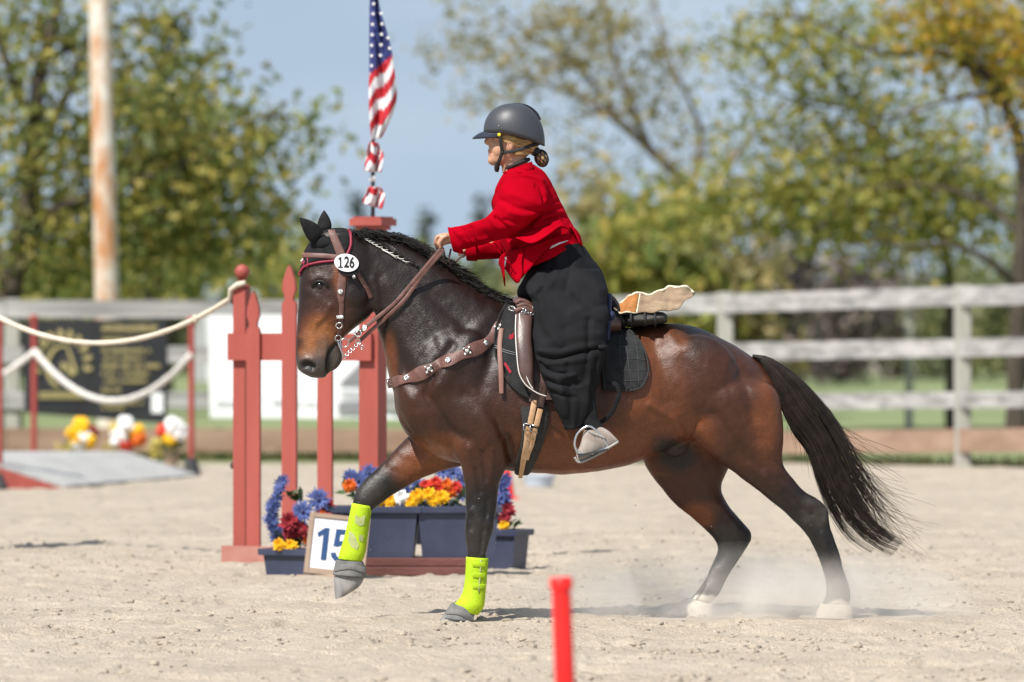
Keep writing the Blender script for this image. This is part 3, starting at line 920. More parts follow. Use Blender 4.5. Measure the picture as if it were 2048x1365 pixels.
for zz_ in (602, 932):
    mb = MB(); mb.sphere(gp(-.012, -.035, gz(zz_)), .024, 12, 8); mb.build('rope_knob', M['dark_leather'], gate, True)
# rope looped round the gate post
rp0 = gp(.02, .01, gz(572))
pts = [gp(.09, .012, gz(566)), gp(.04, .016, gz(570)), gp(-.012, .01, gz(580)), gp(-.03, -.02, gz(598))]
a_ = pts[-1]; b_ = P(-66, 596, ground_y(1100) - .06)
for i in range(1, 41):
    t = i / 40; p = a_.lerp(b_, t); p.z -= .285 * 4 * t * (1 - t); pts.append(p)
mb = MB(); mb.tube(pts, [.0165 * (1 + .08 * math.sin(i * 2.1)) for i in range(len(pts))], 10)
mb.torus(pts[8], .02, .008, (pts[9] - pts[7]), 12, 6)
tag(mb.build('gate_rope', M['rope'], None, True), 'cream rope slung from the ball topped gate post toward the left edge', 'rope')

# matching post just outside the left edge, with its own flowers
LPo = G(-70, 1100)
lp = empty('rope_gate_post', LPo, 'red post holding the far end of the cream rope outside the left edge', 'post')
mb = MB(); mb.box((LPo.x - .05, LPo.y - .05, 0), (LPo.x + .05, LPo.y + .05, 1.62), 0, .004); mb.build('shaft', M['red_wood'], lp)
mb = MB(); mb.sphere((LPo.x, LPo.y, 1.68), .05, 14, 9); mb.build('ball_finial', M['red_wood'], lp, True)
bq = empty('flower_arrangement', LPo + Vector((.12, -.08, 1.1)), 'blue and red flowers tied to the rope post outside the left edge', 'flowers', 'artificial flowers of the obstacle')
for k in range(22):
    daisy(bq, LPo + Vector((random.uniform(-.22, .05), -.09, .85 + .043 * k)), random.uniform(.07, .11), mt='fl_blue' if k % 3 else 'fl_red')
leaves(bq, LPo + Vector((-.10, -.06, 1.15)), 70, .11, 'fl_leaf', .2); leaves(bq, LPo + Vector((-.10, -.06, 1.5)), 70, .11, 'fl_leaf', .2)

# flag on the taller post
fp = gp(u2 + w2 / 2, -w2 / 2, gz(436))
flag = empty('american_flag', fp, 'stars and stripes flag hanging furled on a dark staff above the gate post', 'flag')
Yf = fp.y
mb = MB(); mb.tube([fp, Vector((fp.x, fp.y, P(0, -120, Yf).z))], .0125, 12); mb.build('staff', M['flag_pole'], flag, True, 40)
mb = MB(); mb.sphere(P(745, 358, Yf), .022, 12, 8); mb.build('ring', M['white_paint'], flag, True)
mfl, nt, b = new_mat('flag_cloth'); atn = nt.nodes.new('ShaderNodeAttribute'); atn.attribute_name = 'Col'; nt.links.new(atn.outputs['Color'], b.inputs['Base Color']); b.inputs['Roughness'].default_value = .8
trn = nt.nodes.new('ShaderNodeBsdfTranslucent'); nt.links.new(atn.outputs['Color'], trn.inputs['Color']); msn = nt.nodes.new('ShaderNodeMixShader'); msn.inputs['Fac'].default_value = .25
nt.links.new(b.outputs['BSDF'], msn.inputs[1]); nt.links.new(trn.outputs['BSDF'], msn.inputs[2]); nt.links.new(msn.outputs['Shader'], nt.nodes['Material Output'].inputs['Surface'])
FR, FW, FB = (0.56, .022, .035), (.80, .80, .82), (.045, .06, .22)
def flag_sheet(name, left, right, ncol, fold, colf, Yo=0.0):
    L = crom(left, 12); R_ = crom(right, 12); n = len(L)
    V = []; Cc_ = []
    for i in range(n):
        for j in range(ncol + 1):
            u = j / ncol
            x = L[i][0] * (1-u) + R_[i][0] * u; y = L[i][1] * (1-u) + R_[i][1] * u
            dep = Yf + Yo - .02 + fold * math.sin(u * 9 + i * .09) + fold * .5 * math.sin(u * 17 - i * .2)
            V.append(tuple(P(x, y, dep))); Cc_.append(colf(u, i / (n - 1), x, y))
    nn = ncol + 1
    Fq = [(i*nn + j, i*nn + j + 1, (i+1)*nn + j + 1, (i+1)*nn + j) for i in range(n - 1) for j in range(ncol)]
    o = from_np(name, V, Fq, mfl, flag, True, np.array(Cc_))
    md = o.modifiers.new('thick', 'SOLIDIFY'); md.thickness = .003
    return o
def main_col(u, v, x, y):
    edge = 148 - 42 * (x - 740) / 50 
    if y < edge: return FB
    k = (y + 1.25 * (x - 740) - 150 + 8 * math.sin(u * 7)) / 24
    return FW if (k < 0 or int(k + .9) % 2 == 0) else FR
flag_sheet('cloth', [(741, -90), (740, 0), (739, 90), (738, 160), (739, 230), (742, 282)], [(752, -90), (757, 0), (780, 90), (790, 150), (791, 210), (763, 276)], 60, .022, main_col)
wrap_col = lambda u, v, x, y: FW if int((y * .8 + x * 1.1 + 9 * math.sin(u * 8)) / 13) % 2 else FR
flag_sheet('cloth_wrap', [(738, 284), (732, 315), (729, 343)], [(756, 286), (767, 310), (762, 345)], 40, .03, wrap_col)
flag_sheet('cloth_wrap', [(735, 374), (728, 395), (726, 407)], [(760, 374), (770, 388), (764, 419)], 40, .03, wrap_col)
def star(mb, c, R):
    pr = []
    for k in range(10):
        a_ = math.pi / 2 + k * math.pi / 5; rr = R if k % 2 == 0 else R * .42
        pr.append((c.x + rr * math.cos(a_), c.z + rr * math.sin(a_)))
    mb.prism(pr, c.y - .003, c.y)
for (sx, sy) in [(747, 8), (746, 28), (745, 49), (744, 70), (743, 91), (743, 112), (743, 132), (762, 27), (764, 48), (763, 69), (762, 90), (761, 111), (779, 97), (776, 76), (748, -14), (749, -36)]:
    mb = MB(); star(mb, P(sx, sy, Yf - .058), .014); mb.build('star', M['white_paint'], flag)

# thin white marker pole behind the gate
e = empty('white_pole', G(645, 1060), 'slim white marker pole standing behind the red pickets', 'pole')
g0 = G(645, 1060)
mb = MB(); mb.lathe([(.016, .02), (.010, .60), (.004, .66)], g0, 12); mb.build('shaft', M['white_paint'], e, True, 40)
mb = MB(); mb.lathe([(.12, 0), (.12, .015), (.02, .03)], g0, 16); mb.build('foot', M['white_paint'], e, True, 40)

# ---------------- planters on the obstacle
def planter(name, px, py, L, Wd, H, yaw, zb, label, top=1.12):
    c = G(px, py); c.z = zb
    a_ = Vector((math.cos(yaw), math.sin(yaw), 0)); n_ = Vector((-math.sin(yaw), math.cos(yaw), 0))
    e = empty(name, c, label, 'planter', 'dark blue plastic planters on the obstacle')
    def frame(l, w, z): return [c + a_ * l * sx + n_ * w * sy + Vector((0, 0, z)) for sx, sy in ((-1, -1), (1, -1), (1, 1), (-1, 1))]
    def stack(levels):
        mb = MB(); vs_ = []; fs2 = []
        for l, w, z in levels: vs_ += frame(l, w, z)
        k = len(levels)
        for i in range(k - 1):
            for j in range(4): fs2.append((i*4 + j, i*4 + (j+1) % 4, (i+1)*4 + (j+1) % 4, (i+1)*4 + j))
        fs2.append((3, 2, 1, 0)); fs2.append(tuple((k-1)*4 + j for j in range(4)))
        mb.add(vs_, fs2); return mb
    l0, w0 = L / 2, Wd / 2
    stack([(l0 / top, w0 / top, 0), (l0, w0, H - .03), (l0 - .012, w0 - .012, H - .031), (l0 - .012, w0 - .012, H - .05)]).build('tub', M['planter_blue'], e)
    stack([(l0 + .004, w0 + .004, H - .04), (l0 + .022, w0 + .022, H - .036), (l0 + .024, w0 + .024, H - .004), (l0 + .018, w0 + .018, H), (l0 + .002, w0 + .002, H), (l0 + .001, w0 + .001, H - .03)]).build('rim', M['planter_blue'], e)
    stack([(l0 - .014, w0 - .014, H - .049), (l0 - .014, w0 - .014, H - .02)]).build('soil', M['base_wood'], e)
    return e, c
planter('planter', 588, 1152, .30, .20, .16, -.55, 0, 'dark blue planter on the ground left of the numbered sign')
planter('planter', 752, 1150, .50, .22, .30, -.05, .105, 'dark blue planter on the timber base behind the lifted neon boot')
planter('planter', 916, 1150, .47, .22, .30, .03, .105, 'dark blue planter on the timber base behind the planted foreleg')
planter('planter', 992, 1138, .34, .22, .24, -.42, 0, 'dark blue planter at the right end of the obstacle')
planter('planter', 830, 1122, .50, .22, .27, 0.0, .105, 'dark blue planter behind the two front planters on the timber base')
mb = MB()
c0 = G(700, 1150); c1 = G(948, 1150)
mb.box((c0.x, c0.y - .16, 0), (c1.x, c0.y + .12, .052), 0, .006); o1 = mb
base = empty('timber_base', (c0 + c1) / 2, 'low red brown timber base carrying the blue planters', 'base')
mb.build('beam', M['base_wood'], base)
mb = MB(); mb.box((c0.x + .02, c0.y - .13, .054), (c1.x - .02, c0.y + .10, .104), 0, .006); mb.build('beam', M['base_wood'], base)

def FY(py): return ground_y(py)
# bouquets
Yq = FY(1152)
bq = empty('flower_arrangement', P(580, 1100, Yq), 'blue, dark red and yellow flowers filling the planter beside the numbered sign', 'flowers', 'artificial flowers of the obstacle')
leaves(bq, P(582, 1085, Yq), 46, .08, 'fl_leaf', .09); leaves(bq, P(590, 1000, Yq + .05), 10, .09, 'fl_leaf', .05)
spike.Y = Yq
spike(bq, [(565, 958), (556, 985), (545, 1015), (546, 1045), (552, 1075)], .035, 'fl_blue')
spike(bq, [(552, 1000), (540, 1030), (548, 1060), (560, 1080)], .035, 'fl_blue')
daisy(bq, P(605, 1024, Yq - .06), .075); daisy(bq, P(637, 1000, Yq), .078); daisy(bq, P(566, 1062, Yq - .02), .06)
mum(bq, P(580, 1046, Yq - .07), .068, 'fl_red'); mum(bq, P(602, 1060, Yq - .05), .06, 'fl_red'); mum(bq, P(580, 1068, Yq - .05), .05, 'fl_red'); mum(bq, P(655, 1012, Yq + .05), .05, 'fl_red')
mum(bq, P(558, 1090, Yq - .09), .042, 'fl_yellow'); mum(bq, P(582, 1092, Yq - .09), .042, 'fl_yellow'); mum(bq, P(640, 1028, Yq), .035, 'fl_orange'); mum(bq, P(614, 1080, Yq - .05), .035, 'fl_orange')
Yq = FY(1150)
bq = empty('flower_arrangement', P(746, 1012, Yq), 'blue, orange and yellow flowers in the planter behind the lifted foreleg', 'flowers', 'artificial flowers of the obstacle')
leaves(bq, P(740, 1005, Yq), 40, .09, 'fl_leaf', .12); leaves(bq, P(694, 985, Yq), 8, .11, 'fl_leaf', .03)
daisy(bq, P(716, 962, Yq - .03), .07); daisy(bq, P(738, 946, Yq), .06); daisy(bq, P(700, 952, Yq + .04), .05)
mum(bq, P(700, 972, Yq - .05), .045, 'fl_orange'); mum(bq, P(760, 1000, Yq - .05), .05, 'fl_yellow'); mum(bq, P(782, 1002, Yq - .06), .05, 'fl_yellow'); mum(bq, P(738, 985, Yq - .02), .05, 'fl_orange')
bq = empty('flower_arrangement', P(900, 1012, Yq), 'yellow, orange and blue flowers in the planter framed between the forelegs', 'flowers', 'artificial flowers of the obstacle')
leaves(bq, P(880, 1004, Yq), 70, .085, 'fl_leaf', .17)
for x, y, r_ in [(812, 985, .06), (800, 968, .055), (905, 945, .065), (928, 962, .06), (885, 942, .06), (925, 990, .05), (835, 970, .055)]: daisy(bq, P(x, y, Yq + .06), r_)
for x, y in [(835, 992), (858, 990), (884, 996), (822, 1005), (868, 1002)]: mum(bq, P(x, y, Yq - .09), .048, 'fl_yellow')
for x, y in [(852, 972), (872, 966), (893, 970), (912, 976), (880, 978), (903, 984)]: mum(bq, P(x, y, Yq - .04), .042, 'fl_orange' if x % 2 else 'fl_scarlet')
mum(bq, P(803, 996, Yq - .08), .05, 'fl_white')
Yq = FY(1138)
bq = empty('flower_arrangement', P(1000, 1060, Yq), 'blue spike, dark red and yellow flowers in the rightmost planter', 'flowers', 'artificial flowers of the obstacle')
leaves(bq, P(1000, 1050, Yq), 40, .08, 'fl_leaf', .09)
spike.Y = Yq
spike(bq, [(1004, 955), (1008, 985), (1006, 1010)], .045, 'fl_blue'); daisy(bq, P(1004, 1000, Yq), .065)
mum(bq, P(1015, 1022, Yq - .03), .055, 'fl_red'); mum(bq, P(1010, 1038, Yq - .05), .045, 'fl_red'); mum(bq, P(1008, 1052, Yq - .08), .036, 'fl_yellow'); mum(bq, P(985, 1040, Yq - .05), .05, 'fl_red')

# ---------------- numbered sign
def text_mesh(s, size, extrude, bold=0.0):
    cu = bpy.data.curves.new('txt', 'FONT'); cu.body = s; cu.size = size; cu.extrude = extrude; cu.offset = bold; cu.align_x = 'CENTER'; cu.align_y = 'CENTER'
    o = bpy.data.objects.new('txt', cu); col.objects.link(o)
    me = o.evaluated_get(bpy.context.evaluated_depsgraph_get()).to_mesh()
    vs_ = [v.co.copy() for v in me.vertices]; fs2 = [tuple(p.vertices) for p in me.polygons]
    o.evaluated_get(bpy.context.evaluated_depsgraph_get()).to_mesh_clear()
    bpy.data.objects.remove(o); bpy.data.curves.remove(cu)
    return vs_, fs2
sg = G(650, 1158)
sign = empty('number_sign', sg, 'white number 15 sign in a tan wooden frame on the ground', 'sign')
Ms = Matrix.Translation(sg + Vector((.01, 0, .02))) @ Matrix.Rotation(math.radians(6), 4, 'Y') @ Matrix.Rotation(math.radians(-10), 4, 'X')
def sbox(name, x0, x1, y0, y1, z0, z1, mt):
    mb = MB(); mb.box((x0, y0, z0), (x1, y1, z1), 0, .002); mb.v = [tuple(Ms @ Vector(v)) for v in mb.v]; return mb.build(name, mt, sign)
sbox('panel', -.108, .19, -.006, .0, .035, .330, M['vinyl_white'])
sbox('frame_board', -.135, -.108, -.016, .006, .0, .355, M['tan_wood']); sbox('frame_board', .19, .217, -.016, .006, .0, .355, M['tan_wood'])
sbox('frame_board', -.1075, .1895, -.016, .006, .331, .355, M['tan_wood']); sbox('frame_board', -.1075, .1895, -.016, .006, .0, .034, M['tan_wood'])
mb = MB(); mb.box((sg.x - .165, sg.y - .09, 0), (sg.x + .22, sg.y + .06, .022), 0, .003); mb.build('foot_board', M['tan_wood'], sign)
DIG = {'1': [(.25, 0), (.48, 0), (.48, 1), (.30, 1), (0, .82), (.07, .68), (.25, .79)],
       '1s': [(0, 0), (.56, 0), (.56, .12), (.38, .12), (.38, 1), (.24, 1), (.0, .86), (.05, .76), (.20, .82), (.20, .12), (0, .12)],
       '5': [(.08, .46), (.12, 1), (.66, 1), (.66, .84), (.29, .84), (.27, .63), (.40, .66), (.56, .62), (.68, .50), (.71, .33), (.66, .15), (.53, .03), (.36, -.02), (.17, .02), (.05, .12), (.0, .25), (.19, .28), (.24, .17), (.35, .13), (.46, .18), (.51, .32), (.46, .46), (.35, .50), (.24, .45)]}
def digit(key, fn, parent, mt, name='number'):
    bm_ = bmesh.new(); a_ = [bm_.verts.new((x, 0, y)) for x, y in DIG[key]]; b2_ = [bm_.verts.new((x, 1, y)) for x, y in DIG[key]]
    n = len(a_); bm_.faces.new(a_); bm_.faces.new(b2_[::-1])
    for i in range(n): bm_.faces.new((a_[(i+1) % n], a_[i], b2_[i], b2_[(i+1) % n]))
    bm_.normal_update()
    bmesh.ops.triangulate(bm_, faces=[f_ for f_ in bm_.faces if len(f_.verts) > 4])
    mb = MB(); mb.bm(bm_); mb.v = [tuple(fn(*v)) for v in mb.v]; return mb.build(name, mt, parent)
digit('1', lambda x, y, z: Ms @ Vector((-.082 + x * .145, -.0075 - .002 * y, .085 + z * .19)), sign, M['navy_print'])
digit('5', lambda x, y, z: Ms @ Vector((.006 + x * .165, -.0075 - .002 * y, .085 + z * .19)), sign, M['navy_print'])

# ---------------- small things farther right in the arena
e = empty('marker_cone', G(1012, 1000), 'blurred red marker cone behind the planters', 'cone'); g0 = G(1012, 1000)
mb = MB(); mb.lathe([(.075, .02), (.022, .36), (.012, .37)], g0, 18); mb.build('cone', M['red_plastic'], e, True, 40)
mb = MB(); mb.box((g0.x - .11, g0.y - .11, 0), (g0.x + .11, g0.y + .11, .02)); mb.build('foot', M['red_plastic'], e)
g0 = G(1078, 978); e = empty('pale_bucket', g0, 'pale grey bucket standing on the sand under the horse belly', 'bucket')
mb = MB(); mb.lathe([(.11, 0), (.14, .11), (.148, .112), (.148, .128), (.13, .128), (.12, .10)], g0, 20); mb.build('tub', mat('pale_plastic', (.46, .52, .60), (.52, .58, .66), 6, .5), e, True, 40)
mb = MB(); mb.tube([g0 + Vector((.14 * math.cos(a_), -.05, .12 + .07 * math.sin(a_))) for a_ in np.linspace(0, math.pi, 12)], .004, 6); mb.build('handle', M['metal'], e, True)

# red post in the foreground, out of focus
dpt = 18.2; Yp = dpt - CAMD; s = F / dpt
top = P(1122, 1155, Yp); foot = P(1137, HZ + CAMH * s, Yp)
e = empty('red_post', (foot.x, foot.y, 0), 'bright red plastic post in the blurred foreground', 'post')
ax = (top - foot).normalized(); L = (top - foot).length
mb = MB(); mb.lathe([(.0335, -.02), (.031, L - .06), (.030, L - .04)], foot, 24, axis=ax); mb.build('shaft', M['red_plastic'], e, True, 40)
mb = MB(); mb.lathe([(.031, L - .041), (.037, L - .036), (.037, L - .006), (.033, L), (.022, L), (.020, L - .02)], foot, 24, axis=ax); mb.build('cap', M['red_plastic'], e, True, 40)

# rusty flag pole behind the fence
Yr = 37.0; s = sc_at(Yr)
m, nt, b = new_mat('rusty_paint')
t = nt.nodes.new('ShaderNodeTexCoord'); mp_ = nt.nodes.new('ShaderNodeMapping'); mp_.inputs['Scale'].default_value = (2.2, 2.2, .9)
n1 = nt.nodes.new('ShaderNodeTexNoise'); n1.inputs['Scale'].default_value = 2.3; n1.inputs['Detail'].default_value = 7; n1.inputs['Roughness'].default_value = .62
r = nt.nodes.new('ShaderNodeValToRGB'); r.color_ramp.elements[0].position = .40; r.color_ramp.elements[0].color = (.70, .66, .57, 1); r.color_ramp.elements[1].position = .62; r.color_ramp.elements[1].color = (.50, .22, .08, 1)
nt.links.new(t.outputs['Object'], mp_.inputs['Vector']); nt.links.new(mp_.outputs['Vector'], n1.inputs['Vector']); nt.links.new(n1.outputs['Fac'], r.inputs['Fac']); nt.links.new(r.outputs['Color'], b.inputs['Base Color'])
b.inputs['Roughness'].default_value = .7
M['rusty'] = m
base_p = P(222, 640 + CAMH * s, Yr); top_p = P(192, -260, Yr)
e = empty('rusty_pole', (base_p.x, base_p.y, 0), 'tall white metal pole streaked with orange rust behind the fence', 'pole')
mb = MB(); mb.tube([Vector((base_p.x, Yr, -.1)), Vector((base_p.x, Yr, 0)).lerp(top_p, .5), top_p], [.148, .135, .118], 24); mb.build('shaft', M['rusty'], e, True, 40)
mb = MB(); mb.lathe([(.22, -.02), (.22, .03), (.16, .05)], (base_p.x, base_p.y, 0), 20); mb.build('collar', M['rusty'], e, True, 40)

# second fence line post far behind on the right, with its wire
g0 = P(1818, 690, 52); e = empty('field_post', (g0.x, 52, 0), 'thin pale field post standing on the grass beyond the fence', 'post')
mb = MB(); tp = P(1818, 505, 52); mb.box((g0.x - .055, 51.945, -.05), (g0.x + .055, 52.055, tp.z), 0, .01); mb.build('shaft', M['post_wood'], e)
mb = MB(); mb.box((g0.x - .07, 51.93, tp.z), (g0.x + .07, 52.07, tp.z + .03), 0, .005); mb.build('cap', M['post_wood'], e)
# ================================================================== TREES
M['bark'] = mat('bark', (0.045, 0.033, 0.024), (0.085, 0.065, 0.048), 8, .9, bump=.8, bscale=30, stretch=(1, 1, .25))
M['bark_light'] = mat('bark_light', (0.12, 0.09, 0.065), (0.20, 0.155, 0.11), 8, .9, bump=.8, bscale=30, stretch=(1, 1, .25))
LV_olive = leaf_mat('leaf_olive', [(0.092, 0.132, 0.032), (0.173, 0.213, 0.057), (0.304, 0.313, 0.081), (0.486, 0.385, 0.092), (0.142, 0.173, 0.061)])  # leaf tones here and below lightened to stand in for background haze
LV_yellow = leaf_mat('leaf_yellow', [(0.180, 0.203, 0.032), (0.346, 0.307, 0.044), (0.540, 0.390, 0.053), (0.630, 0.360, 0.053), (0.240, 0.256, 0.044)])
LV_mid = leaf_mat('leaf_mid', [(0.118, 0.167, 0.039), (0.255, 0.284, 0.059), (0.451, 0.392, 0.088), (0.196, 0.235, 0.069), (0.549, 0.412, 0.098)])
LV_dry = leaf_mat('leaf_dry', [(0.211, 0.211, 0.088), (0.334, 0.299, 0.124), (0.474, 0.351, 0.150), (0.264, 0.264, 0.124)])
LV_far = leaf_mat('leaf_far', [(0.146, 0.187, 0.079), (0.229, 0.260, 0.114), (0.312, 0.302, 0.129), (0.250, 0.270, 0.146)])
LV_con = leaf_mat('leaf_conifer', [(0.033, 0.051, 0.030), (0.060, 0.078, 0.045), (0.083, 0.098, 0.053)], trans=.1)
LV_brown = leaf_mat('leaf_brown', [(0.112, 0.085, 0.082), (0.173, 0.134, 0.122), (0.224, 0.173, 0.153), (0.143, 0.143, 0.092)], trans=.1)

LEAFN = [0]
def leaf_cloud(blobs, size, per, seed, clump=.35, cl=26):
    """blobs: px, py, rx, ry (px), Y, depth (m), weight; leaf quads gathered in clumps"""
    r = np.random.default_rng(seed)
    C = []; S = []
    for px, py, rx, ry, Y, dm, w in blobs:
        s = (CAMD + Y) / F
        n = max(1, int(6.0 * per * w * rx * ry * s * s))
        k = max(1, n // cl)
        d = r.normal(size=(k, 3)); d /= np.linalg.norm(d, axis=1, keepdims=True)
        rad = r.random((k, 1)) ** .45
        d = d * rad * np.array([rx * s, dm, ry * s])
        c0 = np.array(P(px, py, Y)) + d
        c = np.repeat(c0, cl, 0) + np.clip(r.normal(size=(k * cl, 3)), -2, 2) * clump * np.array([.8, .8, .6])
        C.append(c)
    C = np.vstack(C); n = len(C); LEAFN[0] += n
    a = r.normal(size=(n, 3)); a /= np.linalg.norm(a, axis=1, keepdims=True)
    b = np.cross(a, r.normal(size=(n, 3))); b /= np.linalg.norm(b, axis=1, keepdims=True)
    sz = size * (.6 + .8 * r.random((n, 1)))
    a = a * sz; b = b * sz * .55
    nn = np.cross(a, b); nn /= (np.linalg.norm(nn, axis=1, keepdims=True) + 1e-9)
    bend = nn * sz * .25
    v = np.stack([C - a, C - b * 1 + bend, C + a, C + b + bend], 1).reshape(-1, 3)
    v[:, 2] = np.maximum(v[:, 2], .02)
    return v, np.arange(n * 4).reshape(-1, 4)

def tree(name, base_px, Y, limbs, blobs, mt, label, size=.09, per=220, seed=1, bark='bark', clump=.35, cl=26, group='trees beyond the arena fence'):
    b0 = P(base_px, 0, Y); b0.z = 0
    e = empty(name, b0, label, 'tree', group)
    mb = MB()
    for pts, r0, r1 in limbs:
        c = crom([tuple(P(x, y, Y + dy)) for x, y, dy in pts], 5)
        n = len(c)
        mb.tube(c, [.72 * (r0 + (r1 - r0) * (i / (n - 1)) ** .8) * (1 + .08 * math.sin(i * 1.7)) for i in range(n)], 9)
    mb.build('trunk', M[bark], e, True)
    v, f = leaf_cloud([(*bb[:4], Y + bb[4], bb[5], bb[6] if len(bb) > 6 else 1.0) for bb in blobs], size, per, seed, clump, cl)
    from_np('crown', v, f, mt, e, False)
    return e

def gy(Y): return HZ + CAMH * sc_at(Y)
# big tree on the left
Y1 = 42.0; g1 = gy(Y1) + 5
tree('broadleaf_tree', 30, Y1, [
    ([(14, g1, 0), (20, 600, 0), (45, 480, 0), (62, 330, 0), (78, 160, 0), (112, 20, 0), (130, -160, 0)], .26, .08),
    ([(60, 345, 0), (100, 260, .5), (150, 150, 1), (185, 40, 1)], .13, .04),
    ([(48, 470, 0), (110, 420, -.6), (220, 380, -.8), (340, 340, -.5), (470, 300, 0)], .13, .03),
    ([(25, 590, 0), (-40, 450, 0), (-80, 250, 0)], .14, .05),
    ([(70, 250, 0), (20, 150, -.5), (-20, 20, -.5)], .10, .03),
    ([(340, 340, -.5), (480, 250, 0), (570, 232, .2), (625, 262, .3)], .05, .012),
    ([(90, 120, 0), (220, 60, .5), (330, 30, .5)], .08, .02)],
    [(40, 70, 110, 100, 0, 1.6, .75), (20, 240, 100, 110, -.3, 1.6, .7), (60, 400, 110, 100, .2, 1.6, .75), (60, 530, 120, 70, .4, 1.4, .8), (190, 110, 110, 90, .8, 1.4, .5),
     (320, 55, 90, 60, .8, 1.2, .45), (390, 120, 60, 70, .6, 1.0, .5), (290, 220, 130, 90, .2, 1.6, 1.0), (400, 280, 110, 90, 0, 1.4, 1.0), (330, 370, 140, 90, .2, 1.6, 1.15),
     (470, 330, 90, 80, 0, 1.2, .85), (545, 262, 70, 34, .2, .7, .9), (615, 258, 32, 30, .3, .4, .8), (600, 320, 26, 20, .3, .3, .55), (640, 355, 14, 22, .3, .2, .5),
     (480, 440, 100, 60, .4, 1.2, .9), (200, 330, 120, 110, .3, 1.6, .75), (180, 480, 140, 80, .4, 1.6, 1.0), (380, 480, 130, 60, .5, 1.4, 1.1), (120, -60, 300, 60, .3, 2, .5)],
    LV_olive, 'large olive and yellow leaved tree filling the left background', .080, 280, 3, clump=.42, cl=12)
# darker trees low behind it
tree('broadleaf_tree', 300, 62, [([(300, gy(62), 0), (305, 500, 0), (315, 380, 0)], .2, .06)],
     [(200, 560, 150, 60, 0, 2.5, 1), (340, 520, 150, 70, 0, 2.5, 1), (480, 540, 110, 60, 0, 2, 1), (60, 570, 130, 50, 0, 2, 1)], LV_mid, 'low green tree behind the left fence between the rusty pole and gate', .11, 130, 5, clump=.45)
tree('broadleaf_tree', 640, 78, [([(640, gy(78), 0), (640, 560, 0), (645, 500, 0)], .18, .06)],
     [(600, 530, 70, 60, 0, 2, 1), (660, 500, 60, 45, 0, 2, .9), (720, 550, 90, 50, 0, 2, 1), (560, 600, 120, 40, 0, 2, 1)], LV_mid, 'yellow green bushy tree behind the red pickets', .13, 90, 6, clump=.5)

def conifer(px, top, bot, w, Y, label, seed):
    b0 = P(px, 0, Y); b0.z = 0
    e = empty('conifer_tree', b0, label, 'tree', 'trees beyond the arena fence')
    mb = MB(); t = P(px, top + 4, Y); mb.tube([b0, Vector((b0.x, Y, t.z))], [.16, .03], 8); mb.build('trunk', M['bark'], e, True)
    bl = []
    for k in range(11):
        f_ = k / 10
        bl.append((px + random.uniform(-2, 2), top + 6 + (bot - top) * f_, 3 + w * (f_ ** .85), (bot - top) / 16 + 2, Y, (3 + w * f_) * (CAMD + Y) / F, 1.6))
    v, f = leaf_cloud(bl, .16, 60, seed, .22, 18)
    from_np('crown', v, f, LV_con, e, False)
conifer(716, 398, 600, 34, 150, 'small dark conifer rising behind the gate post cap', 31)
conifer(848, 428, 600, 40, 160, 'dark conifer rising behind the horse mane', 32)
conifer(964, 402, 600, 36, 155, 'dark conifer behind the rider jacket front', 33)
conifer(563, 410, 620, 50, 120, 'dark conifer right of the big left tree', 34)
conifer(520, 430, 620, 46, 128, 'dark conifer half hidden by the big left tree', 35)
conifer(330, 40, 560, 120, 74, 'tall dark conifer showing through the big left tree', 36)

# thin tree in the middle with long bare limbs
Yc_ = 66.0
tree('broadleaf_tree', 1430, Yc_, [
    ([(1430, gy(Yc_), 0), (1425, 560, 0), (1405, 440, 0), (1360, 360, 0), (1300, 300, 0), (1225, 235, 0), (1150, 190, .3), (1075, 165, .4), (985, 160, .5)], .24, .02),
    ([(1240, 245, 0), (1190, 170, .2), (1120, 110, .3), (1050, 60, .3), (980, 0, .3)], .09, .015),
    ([(1300, 300, 0), (1240, 150, -.3), (1215, 50, -.3), (1195, -60, -.3)], .09, .03),
    ([(1380, 385, 0), (1400, 260, .3), (1340, 120, .3), (1300, -20, .3)], .10, .03),
    ([(1405, 430, 0), (1480, 300, 0), (1560, 220, 0), (1640, 170, 0)], .11, .03)],
    [(905, 95, 45, 22, .4, .5, .8), (860, 120, 30, 14, .4, .4, .5), (985, 100, 60, 22, .4, .6, .8), (960, 205, 42, 14, .4, .5, .8), (1030, 190, 55, 18, .4, .5, .7), (1060, 130, 60, 30, .3, .7, .7),
     (1100, 40, 70, 40, .3, .8, .6), (930, 20, 60, 26, .3, .6, .5), (1180, 130, 60, 50, .2, .8, .6), (1230, 50, 90, 50, -.3, 1, .65), (1260, 190, 60, 40, 0, .8, .6), (1160, 220, 60, 20, .2, .6, .5),
     (1330, 120, 70, 60, .2, 1, .45), (1140, 290, 60, 20, 0, .6, .45), (1320, 240, 50, 40, 0, .8, .5), (1400, 300, 60, 40, 0, .8, .6), (1130, 370, 50, 25, .3, .6, .6), (1210, 350, 60, 30, .3, .8, .5)],
    LV_dry, 'thin leaved autumn tree with long bare limbs above the rider', .075, 330, 8, bark='bark_light', clump=.36, cl=10)
